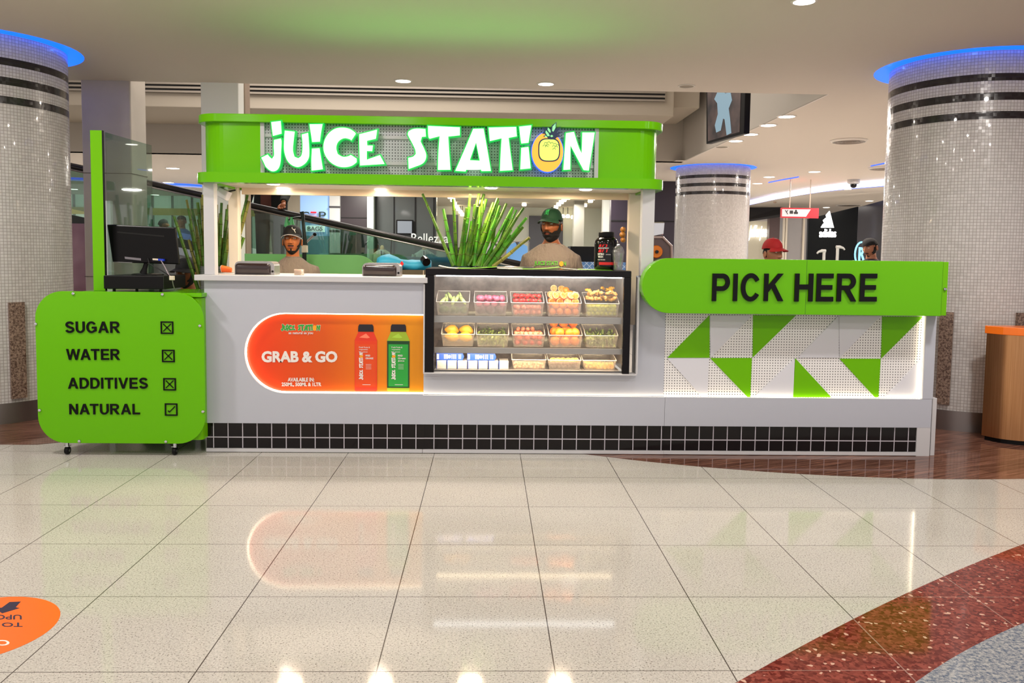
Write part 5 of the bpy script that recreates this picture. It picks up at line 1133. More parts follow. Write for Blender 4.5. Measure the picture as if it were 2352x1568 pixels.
# tall green post with glass screen standing on the cart
py_ = sy+.18; a, b = U(211, 500, Y=py_).x, U(238, 500, Y=py_).x; zt2 = U(224, 299, Y=py_).z
post = thing('green_screen_post', 'tall lime green upright strip rising from the cart with a glass pane behind', 'screen post', ((a+b)/2, py_, ctz))
MB().box(a, b, py_, py_+.02, ctz+.001, zt2).build('green_upright', GREEND, post, bevel=.002)
MB().box(b, b+.006, py_, py_+.02, ctz+.001, zt2).build('dark_edge', BLACK, post)
g0 = U(240, 302, Y=py_+.02); g1 = U(287, 332, Y=py_+.5); gx = b+.01
MB().add([(gx, py_+.02, ctz+.01), (gx+.12, py_+.52, ctz+.01), (gx+.12, py_+.52, g1.z), (gx, py_+.02, zt2-.01), (gx+.006, py_+.02, ctz+.01), (gx+.126, py_+.52, ctz+.01), (gx+.126, py_+.52, g1.z), (gx+.006, py_+.02, zt2-.01)], [(0, 1, 2, 3), (7, 6, 5, 4), (3, 2, 6, 7), (1, 5, 6, 2), (0, 4, 5, 1)]).build('glass_pane', SMOKE, post)
mb = MB(); a2 = U(242, 500, Y=py_+.12).x; b2 = U(255, 500, Y=py_+.12).x
p_ = thing('upright_board', 'narrow white panel standing behind the green post left of the monitor', 'panel', (a2, py_+.3, 0)); z3 = U(250, 459, Y=py_+.5).z; z4 = U(250, 560, Y=py_+.5).z
MB().box(U(241, 500, Y=py_+.62).x, U(254, 500, Y=py_+.62).x, py_+.62, py_+.66, 0, z3).build('panel_board', WHITEG, p_)
# ---------------------------------------------------------------- things inside the kiosk
GP = M('green_acrylic', '#86d284', rough=.35, spec=.4)
yy = F+1.75; x0, x1 = U(562, 600, Y=yy).x, U(868, 600, Y=yy).x; z1 = U(700, 584, Y=yy).z
t = thing('low_green_partition', 'pale green low partition with rounded corner behind the capped man', 'partition', ((x0+x1)/2, yy, 0))
MB().prism([(x0, .0), (x1, .0), (x1, z1-.19)]+[(x1-.19+.19*cos(q_), z1-.19+.19*sin(q_)) for q_ in [pi/2*i/10 for i in range(11)]]+[(x0, z1)], yy, yy+.012).build('partition_sheet', GP, t)
# blue covered machine
TEAL = M('teal_cloth', '#0f86b0', rough=.6, bump=.7, bs=12)
yy = F+.95; rg = []; xa, xb = U(868, 600, Y=yy).x, U(990, 600, Y=yy).x
t = thing('covered_machine', 'machine under a crumpled turquoise cloth cover beside the fruit case', 'covered machine', ((xa+xb)/2, yy, 0))
random.seed(3); zlo = U(900, 618, Y=yy).z; zhi = U(900, 589, Y=yy).z
for j in range(15):
    u = j/14; rr = .055+.012*sin(3.1*u*pi)+(.003 if j % 2 else 0); rr *= (.75+.25*sin(pi*min(1, u+.15))); cz = lerp(zlo+.05, zhi-.055, .5)-.02*u+.01*sin(7*u)
    rg.append([Vector((lerp(xa, xb, u), yy+1.7*rr*cos(q_), cz+rr*sin(q_)*(1+.07*sin(3*q_+1.1*j)))) for q_ in [2*pi*i/20 for i in range(20)]])
MB().loft(rg).build('cloth_cover', TEAL, t, smooth=True, ang=180)
c = U(977, 599, Y=yy-.1); mb = MB(); mb.lathe([(.030, -.03), (.034, -.03), (.034, .03), (.030, .03)], (0, 0, 0), 24, ax='y')
for v in mb.v: v.rotate(Euler((radians(20), 0, radians(25)))); v += c
mb.build('round_spout', BLKG, t, smooth=True)
c = U(921, 606, Y=yy-.12); MB().prism([(c.x-.02, c.z-.012), (c.x+.008, c.z-.02), (c.x+.022, c.z+.0), (c.x+.008, c.z+.024)], c.y-.01, c.y+.02).build('red_tag', REDL, t)
x0, x1 = U(905, 620, Y=yy).x, U(1015, 620, Y=yy).x
MB().box(x0, x1+.1, yy-.1, yy+.3, .0, zlo-.002).build('machine_cabinet', M('cabinet_olive', '#4a4434', rough=.5), t)
MB().box((x0+x1)/2+.05, (x0+x1)/2+.055, yy-.102, yy-.1, .1, zlo-.004).build('cabinet_seam', CREAM, t)
# orange juice machine right of the post
yy = F+1.3; t = thing('juicing_machine', 'orange fruit juicing machine with clear hexagonal cover right of the right post', 'juicing machine', U(1510, 590, Y=yy))
t.location.z = 0
def px2(pts): return [(U(x_, y_, Y=yy).x, U(x_, y_, Y=yy).z) for x_, y_ in pts]
MB().prism(px2([(1480, 555), (1500, 546), (1523, 546), (1543, 566), (1545, 610), (1545, 660), (1480, 660)]), yy, yy+.3).build('machine_body', M('mauve_plastic', '#5a4448', rough=.3), t, bevel=.006)
MB().tube([Vector((a, yy-.01, b)) for a, b in px2([(1487, 551), (1500, 545), (1522, 545), (1542, 565), (1543, 596)])], .012, 6).build('cover_frame', M('frame_pink', '#a89090', rough=.3), t)
c = U(1507, 578, Y=yy-.02); MB().lathe([(.001, -.02), (.05, -.02), (.056, -.01), (.056, .02)], (c.x, yy-.02, c.z), 28, ax='y').build('orange_wheel', M('orange_wheel', '#d8720c', rough=.3), t, smooth=True)
MB().lathe([(.001, -.045), (.014, -.045), (.016, -.02)], (c.x, yy-.02, c.z), 16, ax='y').build('wheel_hub', BLKG, t)
a_, b_ = U(1478, 600, Y=yy).x, U(1548, 600, Y=yy).x; MB().box(a_, b_+.1, yy, yy+.45, 0, 1.17).build('base_cabinet', DGREY, t); t.location.z = 0
hop = thing('steel_hopper', 'shiny steel hopper mounted above the orange juicing machine', 'hopper', U(1510, 545, Y=yy+.1))
MB().prism(px2([(1480, 509), (1530, 509), (1527, 539), (1497, 545), (1480, 545)]), yy+.05, yy+.25).build('hopper_body', CHROME, hop, bevel=.01)
# ceramic knob cluster at right rear post: hanging orange net
t = thing('fruit_net', 'brown onions in a hanging net on the right rear post', 'net of onions', U(1430, 540, Y=F+.6))
for i, (x_, y_, r_) in enumerate(((1431, 527, 7), (1430, 539, 7.5), (1431, 551, 6.5))):
    c = U(x_, y_, Y=F+.52); MB().ell(c, (r_*.0032, .03, r_*.0032*1.0)).build('onion', M('onion_brown', '#9a6420', rough=.35), t, smooth=True)
# ---------------------------------------------------------------- people
def g(x, s): return exp(-(x/s)**2)
def headpt(dx, dy, dz, k=1.0, o=0.0):
    """surface of a head (face towards -Y) for a unit direction; k overall size, o outward offset"""
    W_, D_, H_ = .074, .094, .116
    p = Vector((dx*W_, dy*D_, dz*H_)); z = p.z
    if z < 0:
        t = min(1, -z/H_); p.x *= 1-.30*t**1.6
        if dy > 0: p.y *= 1-.35*t
        else: p.y *= 1-.10*t
    if z > 0 and dy > 0: p.y *= 1.06
    if dy < 0:
        fr = min(1, -dy*1.6); x = p.x
        d = 0
        if z < .045: d += .029*g(x, .0098+.007*max(0, (.03-z)/.06))*(max(0, min(1, (.042-z)/.062)) if z > -.020 else max(0, 1-(-.020-z)/.010))
        d += .010*(g(x-.0145, .0065)+g(x+.0145, .0065))*g(z+.020, .008)
        d -= .011*(g(x-.031, .017)+g(x+.031, .017))*g(z-.024, .014)
        d += .006*(g(x-.028, .020)+g(x+.028, .020))*g(z-.046, .009)
        d += .005*(g(x-.044, .018)+g(x+.044, .018))*g(z+.008, .02)
        d += .007*g(x, .024)*(g(z+.046, .006)+1.1*g(z+.058, .006))-.004*g(x, .022)*g(z+.052, .0028)
        d += .009*g(x, .022)*g(z+.095, .016)-.004*g(x, .03)*g(z+.073, .008)
        p.y -= d*fr
    n_ = Vector((dx, dy, dz)).normalized()
    return (p+n_*o)*k
def head_grid(nu=52, nv=40):
    for j in range(nv+1):
        ph = pi*j/nv
        for i in range(nu): yield j, i, ph, 2*pi*i/nu
def head_mb(mb, T, k, mat=0, lip=1, o=0, mask=None, nu=112, nv=88, stub=None, hair=2):
    b = len(mb.v); pts = []
    for j in range(nv+1):
        ph = pi*(.02+.96*j/nv)
        for i in range(nu):
            t = 2*pi*i/nu; d = (sin(ph)*sin(t), -sin(ph)*cos(t), cos(ph)); oo = o(d) if callable(o) else o
            pts.append(headpt(*d, k, oo))
    fs = []; ms = []
    for j in range(nv):
        for i in range(nu):
            a = j*nu+i; b2 = j*nu+(i+1) % nu; f = (a, a+nu, b2+nu, b2); c = (pts[f[0]]+pts[f[2]])/2/k
            if mask and not mask(c): continue
            m = mat
            if mask is None:
                if c.y < -.05 and (c.x/.0245)**2+((c.z+.0525)/.0095)**2 < 1: m = lip
                elif c.y > -.022+abs(c.z)*.0 and c.z > -.03 and (c.y > .0 or c.z > .04): m = hair
            fs.append(f); ms.append(m)
    if mask is None:
        fs.append(tuple(range(nu))); ms.append(hair); fs.append(tuple(range(nv*nu, nv*nu+nu))[::-1]); ms.append(mat)
    base = len(mb.v); mb.v += [T(p) for p in pts]; mb.f += [[x+base for x in f] for f in fs]; mb.m += ms
def person(name, label, loc, rz, H=1.75, skin=SKIN1, top=SHIRT, pants=JEANS, hyaw=0, hpitch=0, cap=None, beard=0, sleeves=.62, arms=None, build_w=1.0, hairdo=False, logo=None, headonly=False, group=None, jacket=None, legs=None):
    t = thing(name, label, 'person', loc, rz, group); k = H/1.75; W = build_w
    HR = Euler((hpitch, 0, hyaw)).to_matrix(); hc = Vector((0, -.028, 1.628))*k; hs = k*1.0
    T = lambda p: HR@p+hc
    A = arms or {1: [(.172, .0, 1.365), (.228, .03, 1.11), (.22, -.09, .87)], -1: [(-.172, .0, 1.365), (-.228, .03, 1.11), (-.22, -.09, .87)]}
    Lg = legs or {1: [(.09, 0, .93), (.10, -.01, .50), (.11, .02, .09)], -1: [(-.09, 0, .93), (-.10, -.01, .50), (-.11, .02, .09)]}
    def ring(z, hw, hd, y=0, n=28, p=2.3): return [Vector((W*hw*abs(cos(a))**(2/p)*(1 if cos(a) > 0 else -1), y+hd*abs(sin(a))**(2/p)*(1 if sin(a) > 0 else -1), z))*k for a in [2*pi*i/n for i in range(n)]]
    TORSO = [(.90, .155, .105, 0), (.98, .165, .112, 0), (1.08, .155, .105, -.005), (1.20, .170, .115, -.01), (1.32, .186, .118, -.008), (1.375, .184, .108, 0), (1.415, .162, .092, .005), (1.445, .128, .080, .008), (1.475, .092, .070, .008), (1.50, .066, .064, .005)]
    body = MB(); body.loft([ring(z, w_*.93, d_*.93, y) for z, w_, d_, y in TORSO]+[ring(1.53, .056/W, .056, -.002, p=2), ring(1.58, .056/W, .058, -.012, p=2)], 0)
    head_mb(body, T, hs, 0, 1, hair=2)
    for s in (1, -1):
        E_ = MB(); e0 = Vector((.074*s, .012, -.004))
        ec = [T((e0+Vector((.006*s, .004, 0)))*hs)]
        rings = []
        for j, (r_, dx) in enumerate(((.012, -.006), (.026, .0), (.029, .008), (.024, .012), (.014, .009))):
            rings.append([T((e0+Vector((s*dx+.004*s*(cos(q_) < 0), r_*.62*cos(q_)+.004*j*.5, r_*1.08*sin(q_)-.0)))*hs) for q_ in [2*pi*i/16 for i in range(16)]])
        body.loft(rings if s > 0 else rings, 0)
        sh, el, wr = [Vector(p)*k for p in A[s]]
        body.tube([sh, sh.lerp(el, .5), el, el.lerp(wr, .35), wr], [.050*k, .045*k, .037*k, .036*k, .025*k], 14)
        d_ = (wr-el).normalized(); pn = wr+d_*.05*k; sd = Vector((1, 0, 0)) if abs(d_.x) < .8 else Vector((0, 1, 0)); sd = (sd-d_*sd.dot(d_)).normalized(); nm = d_.cross(sd)
        body.tube([wr-d_*.01, wr+d_*.03*k, wr+d_*.085*k], [.024*k, .036*k, .036*k], 12, flat=.5)
        for f_ in range(4):
            o_ = sd*(f_-1.5)*.0195*k; L = (.068, .078, .074, .058)[f_ if s > 0 else 3-f_]*k; p0 = wr+d_*.08*k+o_; cv = nm*(-.012 if nm.y > 0 else .012)*2
            body.tube([p0, p0+d_*L*.45, p0+d_*L*.78+cv*.5, p0+d_*L+cv*1.3], [.0092*k, .0088*k, .008*k, .006*k], 8)
        th = sd*(-s if sd.x > 0 else s)*.030*k; body.tube([wr+d_*.02*k+th*.6, wr+d_*.055*k+th*1.35, wr+d_*.085*k+th*1.5], [.012*k, .0105*k, .008*k], 8)
        hp, kn, an = [Vector(p)*k for p in Lg[s]]
        body.tube([hp, hp.lerp(kn, .5), kn, kn.lerp(an, .3), an], [.082*k, .068*k, .050*k, .052*k, .035*k], 14)
    bo = body.build('body', [skin, LIP, HAIR], t, smooth=True, local=True, ang=180)
    for s in (1, -1):
        e0_ = Vector((.0305*s, -.0715, .0235)); c = T(e0_*hs); MB().ell(c, (.0122*hs,)*3, 16, 12).build('eye', EYEW, t, smooth=True, local=True)
        c2 = T((e0_+Vector((0, -.0079, .0004)))*hs); MB().ell(c2, (.0052*hs,)*3, 12, 8).build('iris', EYEB, t, smooth=True, local=True)
        RL = HR@Euler((radians(-6), 0, radians(10*s))).to_matrix()
        MB().ballcap(c, .0140*hs, 16, 88, rot=RL).ballcap(c, .0138*hs, -88, -24, rot=RL).build('eyelids', skin, t, smooth=True, local=True, ang=180)
        mb = MB(); mb.tube([T(Vector((s*x_, y_, z_))*hs) for x_, y_, z_ in ((.012, -.0870, .0405), (.024, -.0900, .0450), (.036, -.0855, .0460), (.050, -.0720, .0400))], [.0030*hs, .0040*hs, .0036*hs, .0018*hs], 6); mb.build('eyebrow', HAIR, t, smooth=True, local=True)
    if beard:
        def bm(c):
            if c.y > .035: return False
            x, z = abs(c.x), c.z
            if beard == 1 and (c.y < -.055 or z < -.05):
                if c.y < -.055 and x < .030 and z > -.083: return (-.0465 < z < -.0365 and x < .0265) or (x < .007 and z < -.067)
                if c.y < -.04: return z < -.083+.5*max(0, x-.03)
            if (c.x/.0255)**2+((z+.0530)/.0105)**2 < 1 and c.y < -.05: return False
            line = -.030-.030*g(x-.036, .016)*(1 if beard < 2 else .55) if c.y < -.03 else .012
            if c.y < -.055 and x < .034: return z < -.0345-.45*max(0, x-.016)-.25*x*0
            if c.y >= -.03: return z < .02 and c.y < .012+.0*x
            return z < (line if c.y < -.045 else lerp(line, .01, (c.y+.045)/.015))
        mb = MB(); head_mb(mb, T, hs, 0, 0, o=lambda d: (.0022 if beard == 1 else .009)+(.004 if beard == 2 and d[2] < -.5 else 0), mask=bm, nu=190, nv=150)
        mb.build('beard', HAIR, t, smooth=True, local=True, ang=180)
    if cap or hairdo:
        m = cap[0] if cap else HAIR
        mb = MB(); rg = []; q0 = .054 if cap else .050
        for j in range(11):
            u = j/10; ph = u*pi/2; r_ = cos(ph)**.75 if j < 10 else .02; zz = q0+(.096 if cap else .070)*sin(ph)
            rg.append([T(Vector((.0835*r_*sin(a)*(1+.0), (.008-.101*r_*cos(a)*(1 if cos(a) > 0 else 1.02)), zz-(.018*(1-u) if cos(a) < 0 else 0)*abs(cos(a))-(0 if cap else .035*(1-u)*max(0, -cos(a)))))*hs) for a in [2*pi*i/32 for i in range(32)]])
        cp = mb.loft(rg).build('cap' if cap else 'hair', m, t, smooth=True, local=True, ang=60)
        if cap:
            mb = MB(); n_ = 18; up, dn = [], []
            for j in range(5):
                r_ = 1+.17*j; row = []
                for i in range(n_+1):
                    a = radians(-62+124*i/n_); wv = 1-(abs(a)/radians(62))**2.2
                    x_ = .0825*sin(a)*(1+.05*j); y_ = .006-.099*cos(a)-j*.0175*wv**.5; z_ = .067-.005*j-.026*(sin(a)**2)*(.4+.15*j); row.append(Vector((x_, y_, z_)))
                up.append(row)
            v = []; K = n_+1
            for row in up: v += [T(p*hs) for p in row]
            for row in up: v += [T((p-Vector((0, 0, .0035)))*hs) for p in row]
            N_ = 5*K; f = []
            for j in range(4):
                for i in range(n_): a = j*K+i; f += [(a, a+1, a+K+1, a+K), (a+N_, a+K+N_, a+K+1+N_, a+1+N_)]
            for i in range(n_): a = 4*K+i; f.append((a, a+1, a+1+N_, a+N_))
            for j in range(4): f += [(j*K, (j+1)*K, (j+1)*K+N_, j*K+N_), (j*K+n_, j*K+n_+N_, (j+1)*K+n_+N_, (j+1)*K+n_)]
            mb.add(v, f); br = mb.build('brim', m, cp, smooth=True, ang=50, local=True)
            if len(cap) > 1 and cap[1]: MB().tube([T((p+Vector((0, -.001, -.001)))*hs) for p in up[4]], .0022, 6).build('brim_piping', PWHITE, cp, local=True)
            MB().ell(T(Vector((0, .008, .151))*hs), (.007, .007, .004), 10, 6).build('cap_button', m, cp, smooth=True, local=True)
            def capsurf(u, v_):   # u across, v up the front panel
                a = u; ph = v_*pi/2; r_ = cos(ph)**.75; return T(Vector((.0850*r_*sin(a), .008-.1035*r_*cos(a), q0+.097*sin(ph)))*hs)
            for pl in (cap[2] if len(cap) > 2 else []):
                MB().tube([capsurf(u, v_) for u, v_ in pl], .0024, 6, flat=.6).build('cap_emblem', cap[3], cp, local=True)
    # clothing
    mb = MB(); e = .012
    prof = [(.86, .172, .122, 0)]+[(z, w_+e, d_+e, y) for z, w_, d_, y in TORSO[1:8]]+[(1.482, .092, .080, .008), (1.492, .076, .076, .004)]
    mb.loft([ring(z, w_, d_, y) for z, w_, d_, y in prof])
    for s in (1, -1):
        sh, el, wr = [Vector(p)*k for p in A[s]]
        P_ = [Vector((.11*s*W, .0, 1.385))*k, sh*1.0, sh.lerp(el, .5), el]; R_s = [.062*k, .072*k, .066*k, .060*k]
        if sleeves > 1: P_ += [el.lerp(wr, .5), el.lerp(wr, .92)]; R_s += [.052*k, .042*k]
        elif sleeves < .9: P_[-1] = sh.lerp(el, sleeves+.15); P_[2] = sh.lerp(el, sleeves*.55); R_s = [.062*k, .072*k, .070*k, .072*k]
        mb.tube(P_, R_s, 16)
    tp = mb.build('jacket' if sleeves > 1 and jacket else 'shirt', jacket or top, t, local=True, remesh=.011, smit=3)
    if jacket:
        m2 = MB(); m2.loft([[Vector((x_*W*k, y_*k-.0, z_*k)) for x_, y_ in ((-.055, -.135), (.055, -.135), (.06, -.10), (-.06, -.10))] for z_ in (.88, 1.1, 1.3, 1.44)]); m2.build('shirt', top, t, local=True, bevel=.01)
    MB().lathe([(.0665*k, 1.482*k), (.0695*k, 1.490*k), (.067*k, 1.499*k), (.0635*k, 1.490*k)], (0, .003, 0), 24).build('collar', jacket or top, t, local=True, smooth=True)
    mb = MB(); mb.loft([ring(.78, .150, .11, 0), ring(.90, .168, .115, 0), ring(.985, .163, .113, 0)])
    for s in (1, -1): hp, kn, an = [Vector(p)*k for p in Lg[s]]; mb.tube([hp+Vector((0, 0, -.02)), hp.lerp(kn, .5), kn, kn.lerp(an, .5), an+Vector((0, 0, -.03))], [.102*k, .090*k, .078*k, .074*k, .074*k], 16)
    mb.build('trousers', pants, t, local=True, remesh=.013, smit=2)
    for s in (1, -1):
        an = Vector(Lg[s][2])*k; mb = MB(); mb.loft([[Vector((an.x+w_*cos(a), an.y-.05+d_*sin(a)+yo, z_)) for a in [2*pi*i/16 for i in range(16)]] for z_, w_, d_, yo in ((an.z-.09, .046, .13, 0), (an.z-.06, .048, .132, 0), (an.z-.03, .044, .11, .01), (an.z+.0, .042, .06, .04))]); mb.build('shoe', DARKC, t, smooth=True, local=True, ang=60)
    if logo:
        zc, s_ = logo
        def drape(p):
            zz = p.z/k; w_, d_, y_ = .195, .130, -.008
            for (z0, w0, d0, y0), (z1, w1, d1, y1) in zip(prof[:-1], prof[1:]):
                if z0 <= zz <= z1: q_ = (zz-z0)/(z1-z0); w_, d_, y_ = lerp(w0, w1, q_), lerp(d0, d1, q_), lerp(y0, y1, q_)
            xx = min(.97, abs(p.x/(k*W*w_))); return Vector((p.x, k*(y_-d_*(1-xx**2.3)**(1/2.3))-.004+p.y, p.z))
        me = text_me('JUICE STATI    N', .002, .03); xs = [v.co.x for v in me.vertices]; ys = [v.co.y for v in me.vertices]; a, b, c, d = min(xs), max(xs), min(ys), max(ys)
        stand(me, lambda p: drape(Vector((lerp(-s_, s_, (p.x-a)/(b-a)), -p.z*.002, lerp(zc-.022, zc+.022, (p.y-c)/(d-c))))))
        o = put_mesh('shirt_lettering', me, PRINTG); o.parent = t
        mb = MB(); mb.add([drape(Vector((s_*.715+.017*cos(2*pi*i/14), -.003, zc+.002+.021*sin(2*pi*i/14)))) for i in range(14)], [tuple(range(14))]); o = mb.build('shirt_emblem', PRINTO, t, local=True)
    return t
def stature(px, ptop, Y, capz=.152, lift=0):
    p = U(px, ptop, Y=Y); return p.x, (p.z-lift)*1.75/(1.628+capz)
puma = [[(.12, .42), (.22, .36), (.34, .30), (.44, .22), (.50, .12)], [(.34, .30), (.45, .33), (.52, .38)], [(.12, .42), (.16, .50)]]
x_, H_ = stature(672, 516, 6.92)
person('person', 'person in black cap with white brim edge and taupe printed shirt behind the white counter', (x_, 6.92, 0), radians(6), H=H_, skin=SKIN1, hyaw=radians(-2), hpitch=radians(-5), cap=(CAPB, True, puma, PWHITE), beard=1, logo=(1.31*H_/1.75, .125), build_w=.95)
ny = [[(-.28, .62), (-.26, .28)], [(-.28, .62), (-.08, .30)], [(-.08, .64), (-.06, .30)], [(-.05, .66), (.08, .48)], [(.20, .66), (.08, .48)], [(.08, .48), (.09, .26)], [(-.3, .45), (.15, .52)]]
x_, H_ = stature(1265, 477, 6.75)
person('person', 'bearded person in green cap and taupe printed shirt standing behind the fruit case', (x_+.01, 6.75, 0), radians(-8), H=H_, skin=SKIN2, hyaw=radians(-20), hpitch=radians(2), cap=(CAPG, False, ny, M('cap_lime', '#30c060', rough=.6)), beard=2, logo=(1.335*H_/1.75, .128), build_w=1.16)
x_, H_ = stature(405, 591, 6.75)
sit = {1: [(.185, .0, 1.40), (.235, -.03, 1.13), (.14, -.25, 1.02)], -1: [(-.185, .0, 1.40), (-.235, -.03, 1.13), (-.14, -.25, 1.02)]}
person('person', 'person in black cap looking down, mostly hidden behind the computer monitor', (x_+.045, 6.88, -.36), radians(-5), H=H_+.36*1.75/1.767, skin=SKIN2, hyaw=radians(-16), hpitch=radians(3), cap=(CAPB, False), beard=1, arms=sit, top=M('grey_tshirt', '#6a6668', rough=.9),
       legs={1: [(.09, 0, .93), (.10, -.38, .92), (.11, -.40, .47)], -1: [(-.09, 0, .93), (-.10, -.38, .92), (-.11, -.40, .47)]})
ch = thing('swivel_chair', 'grey swivel chair under the person hidden behind the monitor', 'chair', (x_+.045, 6.88, 0))
MB().rbox(x_-.165, x_+.255, 6.66, 7.06, .40, .45, .08).build('seat', DGREY, ch, bevel=.01)
MB().tube([(x_+.045, 6.88, .08), (x_+.045, 6.88, .40)], .03, 10).build('column', STEEL, ch)
for q_ in range(5): MB().tube([(x_+.045, 6.88, .09), (x_+.045+.24*cos(q_*1.257), 6.88+.24*sin(q_*1.257), .03)], .018, 8).build('leg', BLACK, ch)
x_, H_ = stature(1772, 546, 6.88)
person('person', 'person in red cap and clear visor peering over the green PICK HERE board', (x_, 6.88, 0), radians(10), H=H_, skin=SKIN3, hyaw=radians(18), hpitch=radians(4), cap=(CAPR, False, [[(.3, .55), (.42, .50), (.5, .42)], [(.36, .60), (.45, .40)]], PWHITE), beard=0, top=M('red_shirt', '#9a1418', rough=.8))
x_, H_ = stature(2003, 545, 9.3, capz=.125)
person('person', 'dark-haired bearded person in glasses looking down, seen in profile beside the right column', (x_, 9.3, 0), radians(-60), H=H_, skin=SKIN3, hyaw=radians(0), hpitch=radians(18), hairdo=True, beard=1, top=M('black_shirt', '#101014', rough=.8))
# ---------------------------------------------------------------- moving walkway with handrail behind the kiosk
WY = 9.3
ra, rb = U(150, 378, Y=WY), U(1215, 611, Y=WY)
ra2 = ra+(ra-rb).normalized()*1.2
wk = thing('moving_walkway', 'sloping moving walkway with black handrail and glass side behind the kiosk', 'moving walkway', (rb.x, WY, 0))
MB().tube([ra2, ra, rb, rb+Vector((.12, 0, -.10)), rb+Vector((.10, 0, -.26))], .032, 12, flat=.8).build('handrail', M('rubber_black', '#120c10', rough=.3), wk, smooth=True)
MB().tube([ra2+Vector((0, -.005, -.042)), rb+Vector((0, -.005, -.042))], .010, 8).build('handrail_channel', STEEL, wk, smooth=True)
sl = Vector((0, 0, 1))
def para(mb, z0, z1, y0, y1, a=ra2, b=rb):
    v = [(a.x, y0, a.z+z0), (b.x, y0, b.z+z0), (b.x, y0, b.z+z1), (a.x, y0, a.z+z1), (a.x, y1, a.z+z0), (b.x, y1, b.z+z0), (b.x, y1, b.z+z1), (a.x, y1, a.z+z1)]
    return mb.add(v, [(0, 1, 2, 3), (7, 6, 5, 4), (3, 2, 6, 7), (1, 5, 6, 2), (0, 4, 7, 3), (0, 1, 5, 4)[::-1]])
para(MB(), -.54, -.04, WY-.006, WY+.006).build('glass_balustrade', SMOKE, wk)
n_ = 6
for i in range(n_): u = (i+.5)/n_; p = ra2.lerp(rb, u); MB().add([(p.x-.004, WY-.010, p.z-.54), (p.x+.004, WY-.010, p.z-.54), (p.x+.034, WY-.010, p.z-.04), (p.x+.026, WY-.010, p.z-.04)], [(0, 1, 2, 3)]).build('glass_joint', DGREY, wk)
para(MB(), -.64, -.54, WY-.03, WY+.05).build('dark_skirt', M('skirt_dark', '#26302a', rough=.35), wk)
para(MB(), -.72, -.64, WY-.05, WY+.05).build('pale_trim', M('skirt_pale', '#b8c4d4', rough=.3), wk)
mb = MB(); v = [(ra2.x, WY-.02, 0), (rb.x, WY-.02, 0), (rb.x, WY-.02, max(.02, rb.z-.72)), (ra2.x, WY-.02, ra2.z-.72), (ra2.x, WY+.05, 0), (rb.x, WY+.05, 0), (rb.x, WY+.05, max(.02, rb.z-.72)), (ra2.x, WY+.05, ra2.z-.72)]
mb.add(v, [(0, 1, 2, 3), (7, 6, 5, 4), (3, 2, 6, 7), (1, 5, 6, 2), (0, 4, 5, 1), (0, 3, 7, 4)]); mb.build('walkway_body', M('cladding_grey', '#8f9296', rough=.4, metal=.2), wk)
para(MB(), -1.0, -.945, WY+.055, WY+1.15).build('walkway_deck', M('deck_dark', '#3c3c40', rough=.6, metal=.4), wk)
r2 = [p+Vector((0, 1.2, 0)) for p in (ra2, rb)]
MB().tube([r2[0], r2[1]], .032, 10).build('handrail', MATS['rubber_black'], wk, smooth=True)
v_ = MB(); para(v_, -.54, -.04, WY+1.194, WY+1.206).build('glass_balustrade', SMOKE, wk)
# mauve poster panel left
x0, x1 = U(168, 600, Y=8.9).x, U(200, 600, Y=8.9).x
mv = NT('mauve_print'); mv.base(mv.mix(mv.ramp(mv.noise(1.6, 3), .4, .6), '#a87888', '#d0a8b4')); mv.set(Roughness=.3)
t = thing('mauve_panel', 'mauve printed panel between the left column and the grey pillar', 'panel', (x0, 8.9, 0))
MB().box(x0-.25, x1+.05, 8.92, 8.95, 0, U(180, 513, Y=8.9).z).build('panel_print', mv.m, t)
# person riding the walkway
px_, py_ = 622, 500; Yp = 9.95
zr = lerp(ra.z, rb.z, (U(px_, 500, Y=Yp).x-ra.x)/(rb.x-ra.x))
base = zr-.93
tp = person('person', 'person in dark jacket, maroon shirt and grey jeans riding the walkway behind the kiosk', (U(px_, 500, Y=Yp).x, Yp, base), radians(-12), H=1.78, skin=SKIN2, top=M('maroon_shirt', '#5a3028', rough=.9), pants=JEANS, jacket=DARKC, sleeves=1.5, hairdo=True, build_w=1.15,
     arms={1: [(.18, 0, 1.37), (.32, -.22, 1.14), (.40, -.50, .955)], -1: [(-.20, 0, 1.40), (-.28, .02, 1.12), (-.27, -.10, .88)]})
# ---------------------------------------------------------------- shops behind
def wall(name, x0p, x1p, Y, mat, label, cat, z1=None, parts=None, z0=0, th=.25):
    x0, x1 = U(x0p, 560, Y=Y).x, U(x1p, 560, Y=Y).x; z1 = z1 or ZC-.002
    t = thing(name, label, cat, ((x0+x1)/2, Y, z0)); MB().box(x0, x1, Y, Y+th, z0, z1).build('wall_face', mat, t); return t, x0, x1
SY = 20.0
pts_ = lambda *a: a
bluew = M('blue_wall', '#86a8d4', rough=.5, emit=(.25, .42, .70), es=.7)
t, x0, x1 = wall('bag_shop_front', 600, 757, SY, bluew, 'pale blue lit bag shop front with letters S E P above the capped man', 'shop front')
zq = U(700, 541, Y=SY).z
MB().box(x0, x1, SY-.02, SY, 0, zq).build('lower_glass', M('blue_glass', '#6f93a6', rough=.12), t)
lx0, lx1 = U(681, 540, Y=SY).x, U(690, 540, Y=SY).x; MB().box(x0, lx1, SY-.05, SY, zq-1.0, ZC-.004).build('beige_pier', M('beige_brick', '#8c8474', rough=.7), t)
LITW = M('lit_white', '#ffffff', emit=(.85, .93, 1), es=1.3); LITR = M('lit_red', '#e01020', emit=(.9, .02, .04), es=.9); INK = M('ink_green', '#20352c', rough=.5)
def t6(nm, s, box, mat, par, Y=SY-.06, **k): return textpx(nm, s, box, Y, mat, par, ext=.03, **k)
t6('lit_letter', 'S', (694, 486, 711, 508), INK, t, bold=.0); t6('lit_letter', 'P', (733, 486, 749, 505), INK, t, bold=.0)
